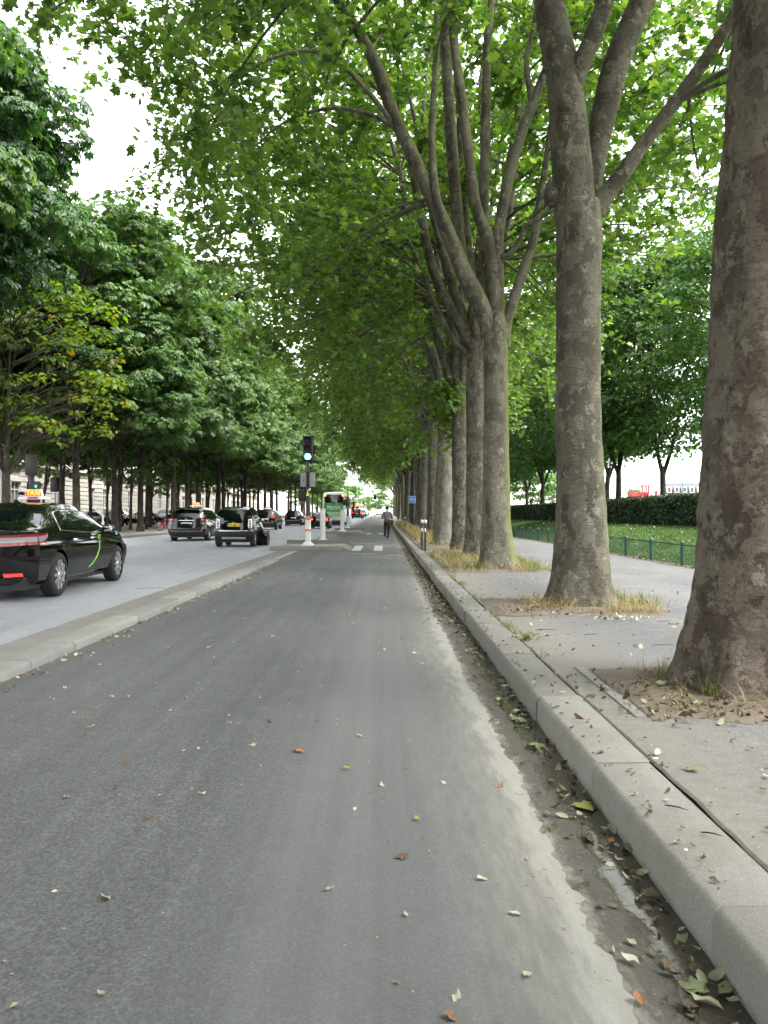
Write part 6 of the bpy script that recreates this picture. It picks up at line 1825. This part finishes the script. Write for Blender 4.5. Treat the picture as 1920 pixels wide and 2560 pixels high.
# ================================================================ rider on the scooter
def skin_mesh(name, verts, edges, radii, mat, parent, root_i=0, sub=2):
    me = bpy.data.meshes.new(name)
    me.from_pydata(verts, edges, []); me.update()
    o = mobj(name, me, mat, parent)
    sk = o.modifiers.new("skin", 'SKIN')
    sk.use_smooth_shade = True
    for i, d in enumerate(me.skin_vertices[0].data):
        r = radii[i]
        d.radius = r if isinstance(r, tuple) else (r, r)
        d.use_root = (i == root_i)
    sb_ = o.modifiers.new("sub", 'SUBSURF'); sb_.levels = sub; sb_.render_levels = sub
    return o
RX, RY = 0.16, 40.1
sc_ = thing("kick_scooter", "dark kick scooter ridden along the bus lane", "scooter", (RX+0.02, RY, 0.02))
MB().bbox(-0.075, 0.075, -0.38, 0.30, 0.10, 0.145, 0.015, 2).obj("deck", M["black_plastic"], sc_)
for yy in (-0.50, 0.50):
    w = MB().lathe([(0.10, -0.025), (0.115, -0.012), (0.115, 0.012), (0.10, 0.025)], 20, 'X', (0, yy, 0.115)).obj("wheel", M["rubber"], sc_)
MB().tube([(0, 0.50, 0.12), (0, 0.44, 0.30), (0, 0.36, 1.08)], 0.022, 8).obj("stem", M["black_plastic"], sc_)
MB().tube([(-0.25, 0.33, 1.08), (0, 0.36, 1.08), (0.25, 0.33, 1.08)], 0.015, 8).obj("handlebar", M["black_plastic"], sc_)
MB().tube([(0, -0.50, 0.24), (0, -0.42, 0.23), (0, -0.34, 0.14)], 0.03, 6).obj("rear_mudguard", M["black_plastic"], sc_)
MB().bbox(-0.03, 0.03, -0.545, -0.525, 0.20, 0.24, 0.004).obj("rear_lamp", M["red_lens"], sc_)
pe = thing("person", "person in grey jacket and dark trousers riding a kick scooter, seen from behind", "person", (RX, RY, 0.165))
# joints: pelvis, chest, neck, head, arms to the bars, legs to the deck
J = [(0, 0, 0.76), (0, 0.02, 0.95), (0, 0.03, 1.14), (0, 0.03, 1.27), (0, 0.05, 1.345), (0, 0.06, 1.42), (0, 0.055, 1.485),
     (-0.17, 0.03, 1.18), (-0.235, 0.00, 0.95), (-0.235, 0.22, 0.90), (-0.225, 0.31, 0.925),
     (0.17, 0.03, 1.18), (0.235, 0.00, 0.95), (0.235, 0.22, 0.90), (0.225, 0.31, 0.925),
     (-0.085, 0.0, 0.70), (-0.10, 0.05, 0.40), (-0.10, -0.02, 0.06), (-0.10, 0.10, 0.025),
     (0.085, 0.0, 0.70), (0.075, 0.06, 0.40), (0.06, -0.03, 0.06), (0.06, -0.20, 0.025)]
Ed = [(0, 1), (1, 2), (2, 3), (3, 4), (4, 5), (5, 6), (2, 7), (7, 8), (8, 9), (9, 10), (2, 11), (11, 12), (12, 13), (13, 14), (0, 15), (15, 16), (16, 17), (17, 18), (0, 19), (19, 20), (20, 21), (21, 22)]
Rd = [(0.10, 0.07), (0.09, 0.07), (0.10, 0.07), 0.050, 0.07, 0.085, 0.06, 0.06, 0.045, 0.038, 0.03, 0.06, 0.045, 0.038, 0.03, 0.085, 0.05, 0.03, 0.02, 0.085, 0.05, 0.03, 0.02]
J[18] = (-0.10, 0.14, 0.02); J[22] = (0.06, 0.10, 0.02)
skin_mesh("body", J, Ed, Rd, M["skin"], pe)
jk = [(0, 0, 0.60), (0, 0.02, 0.95), (0, 0.03, 1.13), (0, 0.035, 1.225), (-0.175, 0.03, 1.17), (-0.245, 0.00, 0.95), (-0.24, 0.21, 0.90), (0.175, 0.03, 1.17), (0.245, 0.00, 0.95), (0.24, 0.21, 0.90)]
skin_mesh("jacket", jk, [(0, 1), (1, 2), (2, 3), (2, 4), (4, 5), (5, 6), (2, 7), (7, 8), (8, 9)], [(0.205, 0.15), (0.165, 0.125), (0.18, 0.115), (0.075, 0.07), 0.075, 0.062, 0.052, 0.075, 0.062, 0.052], M["jacket_grey"], pe)
tr = [(0, 0, 0.80), (-0.09, 0.0, 0.66), (-0.10, 0.05, 0.40), (-0.10, -0.02, 0.02), (0.09, 0.0, 0.66), (0.075, 0.06, 0.40), (0.06, -0.03, 0.02)]
skin_mesh("trousers", tr, [(0, 1), (1, 2), (2, 3), (0, 4), (4, 5), (5, 6)], [(0.15, 0.11), 0.10, 0.075, 0.062, 0.10, 0.075, 0.062], M["trouser_navy"], pe)
MB().lathe([(0.001, 1.53), (0.05, 1.52), (0.085, 1.485), (0.096, 1.43), (0.092, 1.38), (0.07, 1.345), (0.03, 1.335)], 16, 'Z', (0, 0.045, 0)).obj("hair", M["hair_dark"], pe)
for sx in (-1, 1):
    MB().lathe([(0.001, -0.012), (0.025, -0.008), (0.032, 0.0), (0.025, 0.008), (0.001, 0.012)], 12, 'X', (sx*0.098, 0.075, 1.415)).obj("ear", M["skin"], pe)
    for k in range(4):
        MB().tube([(sx*(0.20+k*0.017), 0.31, 0.935), (sx*(0.20+k*0.017), 0.355, 0.945), (sx*(0.20+k*0.017), 0.375, 0.915), (sx*(0.20+k*0.017), 0.345, 0.895)], [0.010, 0.010, 0.009, 0.008], 6).obj("finger", M["skin"], pe)
    MB().tube([(sx*0.195, 0.30, 0.92), (sx*0.175, 0.325, 0.905), (sx*0.172, 0.35, 0.895)], [0.012, 0.011, 0.009], 6).obj("thumb", M["skin"], pe)
    xs = -0.10 if sx < 0 else 0.06
    MB().bbox(xs-0.05, xs+0.05, -0.11, 0.19, -0.018, 0.065, 0.03, 3).obj("shoe", M["ink_black"], pe)
bg = thing("shoulder_bag", "reddish brown bag slung on the scooter rider's hip", "bag", (RX+0.16, RY-0.16, 0.75))
MB().bbox(-0.16, 0.16, -0.07, 0.07, 0.0, 0.24, 0.05, 3).obj("bag_body", M["bag_brown"], bg)
MB().bbox(-0.165, 0.165, -0.085, -0.06, 0.10, 0.25, 0.02, 2).obj("flap", M["bag_brown"], bg)
MB().tube([(-0.14, 0.0, 0.22), (-0.22, 0.0, 0.44), (-0.30, 0.06, 0.66), (-0.27, 0.16, 0.70)], 0.012, 6).obj("strap", M["bag_brown"], bg)

# ================================================================ grass, weeds and litter
def blades(name, pts, hts, rg, mat, width=0.006, lean=0.5, label=None):
    """Bent grass blades: three segments each, tapering."""
    n = len(pts)
    az = rg.random(n)*6.283
    d = np.stack([np.cos(az), np.sin(az), np.zeros(n)], 1)
    s = np.stack([-np.sin(az), np.cos(az), np.zeros(n)], 1)
    ln = (lean*(0.3+rg.random(n)))[:, None]*hts[:, None]
    up = np.array([0, 0, 1.0])
    V = []
    for t, w in ((0, 1.0), (0.45, 0.85), (0.8, 0.5)):
        c = pts + up*(hts[:, None]*(t - 0.25*ln/hts[:, None]*t*t)) + d*ln*t*t
        V += [c - s*width*w, c + s*width*w]
    V.append(pts + up*(hts[:, None]*0.92) + d*ln*1.15)
    V = np.stack(V, 1)
    F = np.array([(0, 1, 3), (0, 3, 2), (2, 3, 5), (2, 5, 4), (4, 5, 6)])
    FF = F[None] + (np.arange(n)*7)[:, None, None]
    o = mobj(name, np_mesh(name, V.reshape(-1, 3), FF.reshape(-1, 3), 3), mat)
    o["kind"] = "stuff"
    if label: o["label"] = label
    return o

def bed_pts(rg, n, x0, x1, y0, y1, avoid=(), dens=None, z=ZP+0.01):
    out = []
    while len(out) < n:
        x, y = rg.uniform(x0, x1), rg.uniform(y0, y1)
        if any((x-a)**2+(y-b)**2 < r*r for a, b, r in avoid): continue
        if dens is not None and rg.random() > dens(x, y): continue
        out.append((x, y, z + gz(y)))
    return np.array(out)
rg = np.random.default_rng(77)
# second tree: straw tufts round the foot
def d2(x, y):
    v = noise.noise((x*2.3, y*2.3, 4)) + 0.25
    return max(0.0, min(1.0, v*1.6))*(1.0 if y < 9.9 else 0.5)
p = bed_pts(rg, 1500, 1.55, 3.15, 8.75, 10.3, [(b2[0], Y2, 0.33)], d2)
blades("dry_grass", p, 0.03+0.17*rg.random(len(p))**2, rg, M["dry_grass_blade"], 0.003, 1.9, "straw-coloured grass tufts round the foot of the second plane tree")
p = bed_pts(rg, 350, 2.75, 3.3, 9.2, 10.4, [], lambda x, y: max(0, noise.noise((x*3, y*3, 1))+0.5))
blades("green_grass", p, rg.uniform(0.06, 0.2, len(p)), rg, M["green_grass_blade"], 0.0035, 0.6, "green grass tufts beside the second plane tree")
# nearest tree
p = np.concatenate([bed_pts(rg, 170, 1.93, 2.15, 4.65, 4.95, []), bed_pts(rg, 60, 1.8, 2.1, 5.1, 5.5, [])])
blades("green_grass", p, rg.uniform(0.06, 0.16, len(p)), rg, M["green_grass_blade"], 0.0028, 0.8, "green grass tuft at the left foot of the nearest trunk")
p = np.concatenate([bed_pts(rg, 160, 1.75, 2.15, 5.3, 5.65, []), bed_pts(rg, 260, 2.05, 2.9, 4.3, 4.66, []), bed_pts(rg, 160, 1.6, 2.05, 4.4, 5.2, [])])
blades("dry_grass", p, 0.02+0.13*rg.random(len(p))**2, rg, M["dry_grass_blade"], 0.0025, 2.2, "dry straw round the nearest trunk")
p = bed_pts(rg, 16, 2.15, 2.55, 4.42, 4.60, [])
blades("dry_grass", p, rg.uniform(0.2, 0.38, len(p)), rg, M["green_grass_blade"], 0.003, 0.35, "tall grass stalks in front of the nearest trunk")
# bed of the trunk pair
def d3(x, y):
    return max(0.0, min(1.0, 0.35 + 1.8*noise.noise((x*1.7, y*1.7, 8))))*(1.0 if x < 2.9 else 0.6)
p = bed_pts(rg, 3400, 1.28, 3.2, 15.15, 23.5, [(b3[0], Y3, 0.36), (b4[0], Y4, 0.36), (2.42, 24.9, 0.36)], d3)
blades("dry_grass", p, 0.03+0.22*rg.random(len(p))**1.8, rg, M["dry_grass_blade"], 0.005, 1.3, "dry grass bed round the close pair of trunks")
p = bed_pts(rg, 1800, 1.28, 3.3, 15.15, 22, [(b3[0], Y3, 0.36)], lambda x, y: max(0, noise.noise((x*2, y*2, 3))*1.6 + (0.7 if x > 2.7 else 0.1)))
blades("green_grass", p, rg.uniform(0.06, 0.24, len(p)), rg, M["green_grass_blade"], 0.005, 0.6, "green grass patches in the bed of the trunk pair")
# long bed beyond the bollards
def d4(x, y): return max(0.15, min(1.0, 0.8 + noise.noise((x*1.2, y*0.6, 2))))
p = bed_pts(rg, 8000, 1.32, 3.15, 27, 95, [(2.2, 28.7, 0.4)], lambda x, y: d4(x, y)*(1.0 if y < 60 else 0.6))
blades("dry_grass", p, rg.uniform(0.10, 0.55, len(p))*np.where(p[:, 1] > 33, 1.0, 0.55), rg, M["dry_grass_blade"], 0.009, 0.5, "tall straw-coloured grass along the kerb beyond the bollards")
p = bed_pts(rg, 4500, 1.32, 3.15, 27, 95, [(2.2, 28.7, 0.4)], d4)
blades("green_grass", p, rg.uniform(0.08, 0.35, len(p)), rg, M["green_grass_blade"], 0.009, 0.5, "green grass mixed into the straw beyond the bollards")
# tufts in the kerb joint
tp_ = []
for cx, cy, n in ((1.215, 14.1, 60), (1.215, 12.5, 90), (1.20, 8.6, 30), (1.21, 7.8, 70), (1.22, 7.2, 90), (1.2, 6.2, 14), (1.2, 10.6, 25)):
    tp_.append(np.stack([rg.normal(cx, 0.03, n), rg.normal(cy, 0.12, n), np.full(n, 0.14)], 1))
p = np.concatenate(tp_)
blades("joint_weeds", p, rg.uniform(0.03, 0.11, len(p)), rg, M["green_grass_blade"], 0.003, 0.8, "little green weeds growing in the joint behind the kerb")

def crumple(k):
    """A torn, curled scrap of leaf."""
    r = random.Random(k)
    n = 8
    pts = []
    for i in range(n):
        a = 2*math.pi*(i + r.uniform(-0.3, 0.3))/n
        rad = 0.55*(r.uniform(0.45, 0.8) if i % 2 else r.uniform(0.6, 1.0))
        pts.append((rad*math.cos(a), rad*0.55*math.sin(a), 0.01+r.uniform(0.0, 0.30)*(rad/0.55)))
    return [(0, 0, 0.05)] + pts, [(0, 1+i, 1+(i+1) % n) for i in range(n)]
def litter(name, P, size, mat, rg, k, label, tilt=0.25, tmpl=None):
    N = unit(rg.normal(0, tilt, (len(P), 3)) + np.array([0, 0, 1.0]))
    t = tmpl or crumple(k)
    spin = rg.random(len(P))*6.283
    V, F = [], []
    nv = 0
    me = None
    parts = [crumple(k*10+q) for q in range(4)] if tmpl is None else [tmpl]
    vs_, fs_ = [], []
    for q, (tv, tf) in enumerate(parts):
        s = slice(q, None, len(parts))
        X, Y, Z = rot_basis(N[s], spin[s])
        tv = np.asarray(tv, float); tf = np.asarray(tf, int)
        W = P[s][:, None, :] + size[s][:, None, None]*(X[:, None, :]*tv[None, :, 0:1] + Y[:, None, :]*tv[None, :, 1:2] + Z[:, None, :]*tv[None, :, 2:3])
        fs_.append((tf[None] + (np.arange(len(W))*len(tv))[:, None, None]).reshape(-1, 3) + nv)
        vs_.append(W.reshape(-1, 3)); nv += len(W)*len(tv)
    o = mobj(name, np_mesh(name, np.concatenate(vs_), np.concatenate(fs_), 3), mat)
    o["kind"] = "stuff"; o["label"] = label
def lane_z(x): return np.interp(x, [-2.95, -1.0, 0.50, 0.62, 0.74, 0.80, 0.95], [0.004, 0.02, 0.006, 0.003, 0.0, -0.003, -0.011]) + 0.003
# bus lane: sparse pale scraps
n = 620
y = 1.6 + 26*rg.random(n)**1.35; x = rg.uniform(-2.75, 0.55, n)
litter("leaf_litter", np.stack([x, y, lane_z(x)], 1), 0.012+0.055*rg.random(n)**2.0, M["litter_leaf"], rg, 1, "pale leaf scraps scattered over the bus lane")
# along the separator
n = 900
y = 3 + 21*rg.random(n); cl = np.array([noise.noise((float(a)*1.4, 0, 0)) for a in y]); keep = rg.random(n) < np.clip(0.35+1.6*cl, 0.06, 1)
x = -2.83 + np.abs(rg.normal(0.03, 0.09, n)); P_ = np.stack([x, y, lane_z(x)], 1)[keep]
litter("leaf_litter", P_, 0.02+0.06*rg.random(len(P_)), M["litter_leaf"], rg, 2, "dry leaves drifted against the separator kerb", 0.4)
# gutter
n = 1500
y = 1.2 + 24*rg.random(n)**1.25; x = 0.90 - np.abs(rg.normal(0, 0.11, n)) + 0.02; x = np.clip(x, 0.52, 0.91)
P_ = np.stack([x, y, lane_z(x)+0.002], 1)
litter("leaf_litter", P_[:800], 0.015+0.075*rg.random(800)**1.6, M["litter_brown"], rg, 3, "brown leaf litter lying in the gutter", 0.35)
litter("leaf_litter", P_[800:1100], 0.015+0.075*rg.random(300)**1.5, M["litter_leaf"], rg, 4, "pale leaf scraps lying in the gutter", 0.35)
n = 1600
y = 9 + 20*rg.random(n); x = 0.88 - np.abs(rg.normal(0, 0.13, n)); P_ = np.stack([x, y, lane_z(x)+0.002], 1)
litter("leaf_litter", P_, 0.02+0.05*rg.random(n), M["litter_brown"], rg, 5, "drift of dead leaves filling the gutter farther along", 0.4)
# pavement: dark crumbs, pale scraps
n = 1500
y = 2.2 + 22*rg.random(n)**1.4; x = 0.97 + 3.8*rg.random(n)**1.9; P_ = np.stack([x, y, np.where(x < 1.19, 0.153, 0.161)], 1)
litter("leaf_litter", P_[:1150], 0.012+0.045*rg.random(1150)**2, M["litter_brown"], rg, 6, "dark crumbs and bark scraps over the pavement", 0.4)
litter("leaf_litter", P_[1150:], 0.016+0.07*rg.random(350)**1.8, M["litter_leaf"], rg, 7, "pale leaf scraps over the pavement", 0.35)
# piles
for cx, cy, n, s_, m_, lab in ((2.5, 8.35, 90, 0.10, "litter_leaf", "heap of withered leaves in front of the second plane tree"), (1.27, 7.05, 70, 0.055, "litter_leaf", "heap of withered leaves on the kerb joint"), (1.75, 4.45, 140, 0.13, "litter_brown", "dark mulch of bark and leaves beside the nearest tree pit"), (1.62, 4.9, 110, 0.2, "litter_brown", "bark crumbs in the nearest tree pit"), (1.65, 9.0, 120, 0.22, "litter_brown", "dead leaves beside the second plane tree")):
    P_ = np.stack([rg.normal(cx, s_*1.3, n), rg.normal(cy, s_, n), 0.165+np.abs(rg.normal(0, 0.018, n))], 1)
    litter("leaf_litter", P_, 0.02+0.055*rg.random(n), M[m_], rg, 8, lab, 0.7)
# lawn and fence foot
n = 420
y = 13 + 45*rg.random(n); x = rg.uniform(6.6, 10.3, n); z = np.interp(x, [6.5, 7.2, 8.4, 9.6, 10.6], [0.13, 0.22, 0.50, 0.76, 0.86]) + 0.02
litter("leaf_litter", np.stack([x, y, z], 1), 0.04+0.10*rg.random(n)**2, M["litter_leaf"], rg, 9, "pale fallen leaves dotted over the lawn bank", 0.5)
n = 900
y = 13 + 45*rg.random(n); x = rg.normal(6.36, 0.07, n)
litter("leaf_litter", np.stack([x, y, np.full(n, 0.168)], 1), 0.03+0.06*rg.random(n), M["litter_brown"], rg, 10, "dry leaves gathered along the foot of the lawn fence", 0.5)
# grass nap on the lawn bank
p = bed_pts(rg, 16000, 6.55, 10.5, 13, 50, [], lambda x, y: 1.0 if y < 30 else 0.5, 0.0)
p[:, 2] = np.interp(p[:, 0], [6.5, 7.2, 8.4, 9.6, 10.6], [0.13, 0.22, 0.50, 0.76, 0.86])
leaf_mat("lawn_blade", (0.030, 0.066, 0.014), (0.060, 0.104, 0.022), (0.10, 0.125, 0.035), 0.3, (1.2, 1.4, 0.4), 0.6, 0.93)
blades("lawn_grass", p, rg.uniform(0.02, 0.06, len(p)), rg, M["lawn_blade"], 0.012, 0.6, "short mown grass on the lawn bank")
# twigs on the pavement
tw_l = [(1.55, 7.6, 0.22, 0.1), (1.9, 7.3, 0.16, 0.3), (2.35, 6.7, 0.2, 0.0), (1.10, 3.0, 0.09, -0.7), (1.13, 2.75, 0.07, -0.6), (2.9, 8.2, 0.2, 0.2), (-3.9, 13.3, 0.5, 0.15)]
for i, (x, y, l, a) in enumerate(tw_l):
    t = MB().tube([(-l/2, 0, 0.004), (-l*.2, 0.03*l*(1+i % 3), 0.006), (l*.1, -0.02*l*(i % 2), 0.009), (l/2, 0.06*l*(i % 3), 0.005)], [0.0022, 0.003, 0.0028, 0.0012], 5).obj("twig", M["dark_bark"], None, (x, y, 0.155 if x > 1.19 else (0.152 if x > 0 else 0.022)), (0, 0, a))
    lab = "thin dark twig on the pavement between the first two plane trees" if x > 1.3 else ("short dark twig lying on the kerb top" if x > 0 else "long thin twig on the road beside the separator")
    tag(t, lab, "twig", "fallen twigs")

# single fallen leaves that stand out
def leaf_mesh(seed, star):
    r = random.Random(seed)
    if star:
        v, f = star_leaf(0.12)
        v = [(x, y-0.4, z+0.06+0.08*r.uniform(-1, 1)) for x, y, z in v]
    else:
        v, f = crumple(seed)
    mb = MB().add(v, f)
    return mb.mesh("fallen_leaf", True, 60)
lf = [  # x, y, size, colour, star, label
    (648*D, 1630*D, 0.075, "leaf_orange", True, "curled orange leaf lying alone in the middle of the bus lane"),
    (243*D, 1512*D, 0.075, "leaf_cream", False, "folded pale green leaf left of the lane centre, left one of a pair"),
    (273*D, 1513*D, 0.085, "leaf_cream", False, "flat cream leaf beside the folded pale one"),
    (198*D, 1579*D, 0.07, "leaf_cream", False, "cream leaf scrap lowest in the cluster at the lane's left"),
    (437*D, 1727*D, 0.055, "leaf_cream", False, "cream leaf scrap alone in the near left of the lane"),
    (498*D, 1571*D, 0.06, "leaf_cream", False, "cream leaf scrap in the lane centre, right one of a row"),
    (751*D, 1668*D, 0.075, "leaf_yellow", False, "narrow yellowish leaf right of the lone orange leaf"),
    (868*D, 1858*D, 0.07, "leaf_brown", True, "flattened brown leaf on the paler near part of the lane"),
    (901*D, 1777*D, 0.055, "leaf_yellow", False, "small yellow leaf scrap near the silt edge"),
    (122*D, 1944*D, 0.04, "leaf_cream", False, "round pale scrap nearest the left corner of the lane"),
    (1265*D, 1742*D, 0.13, "leaf_yellow", True, "yellow-green star-shaped leaf in the wet gutter"),
    (1322*D, 1818*D, 0.075, "leaf_orange", False, "orange leaf with green tip beside the puddle"),
    (1120*D, 1556*D, 0.12, "leaf_green", True, "large green leaf in the gutter, upper one"),
    (1158*D, 1612*D, 0.12, "leaf_green", True, "large green leaf in the gutter, lower one"),
    (1185*D, 1763*D, 0.07, "leaf_green", False, "pale green leaf left of the star-shaped one in the gutter"),
    (1360*D, 2080*D, 0.075, "leaf_cream", False, "pale green leaf in the gutter nearest the camera"),
    (1500*D, 2130*D, 0.085, "leaf_green", True, "grey-green leaf against the kerb near the bottom of the frame"),
    (1378*D, 2165*D, 0.06, "leaf_orange", False, "red-brown leaf in the gutter near the bottom of the frame"),
    (1075*D, 1560*D, 0.06, "leaf_orange", False, "orange-brown scrap beside the upper green gutter leaf"),
]
for i, (px, py, s, c, star, lab) in enumerate(lf):
    Y = FPX*CAM_H/(py-1286); X = (px-961)*Y/FPX
    o = mobj("fallen_leaf", leaf_mesh(40+i, star), M[c], None, (X, Y, float(lane_z(np.array([X]))[0])+0.006), (random.uniform(-.2, .2), random.uniform(-.2, .2), random.uniform(0, 6.28)))
    o.scale = (s*0.85, s*0.85, s*0.85)
    tag(o, lab, "leaf", "single fallen leaves")
Y = 1990*1.11/(1500*D-1286)
for px, py, s, c, star, lab in ((1495*D, 1663*D, 0.07, "leaf_green", True, "green leaf on the pavement by the nearest tree pit"), (1418*D, 1643*D, 0.05, "leaf_cream", False, "cream leaf scrap on the pavement by the kerb joint"), (1483*D, 1836*D, 0.026, "white_vinyl", False, "small square white paper scrap on the kerb"), (1310*D, 1316*D, 0.0, "", False, "")):
    if not s: continue
    Y = FPX*1.105/(py-1286); X = (px-961)*Y/FPX
    o = mobj("fallen_leaf" if c != "white_vinyl" else "paper_scrap", leaf_mesh(90, star), M[c], None, (X, Y, 0.165 if X > 1.2 else 0.156), (0, 0, 1.0))
    o.scale = (s, s, s*0.5)
    tag(o, lab, "leaf" if c != "white_vinyl" else "paper", "single fallen leaves" if c != "white_vinyl" else None)
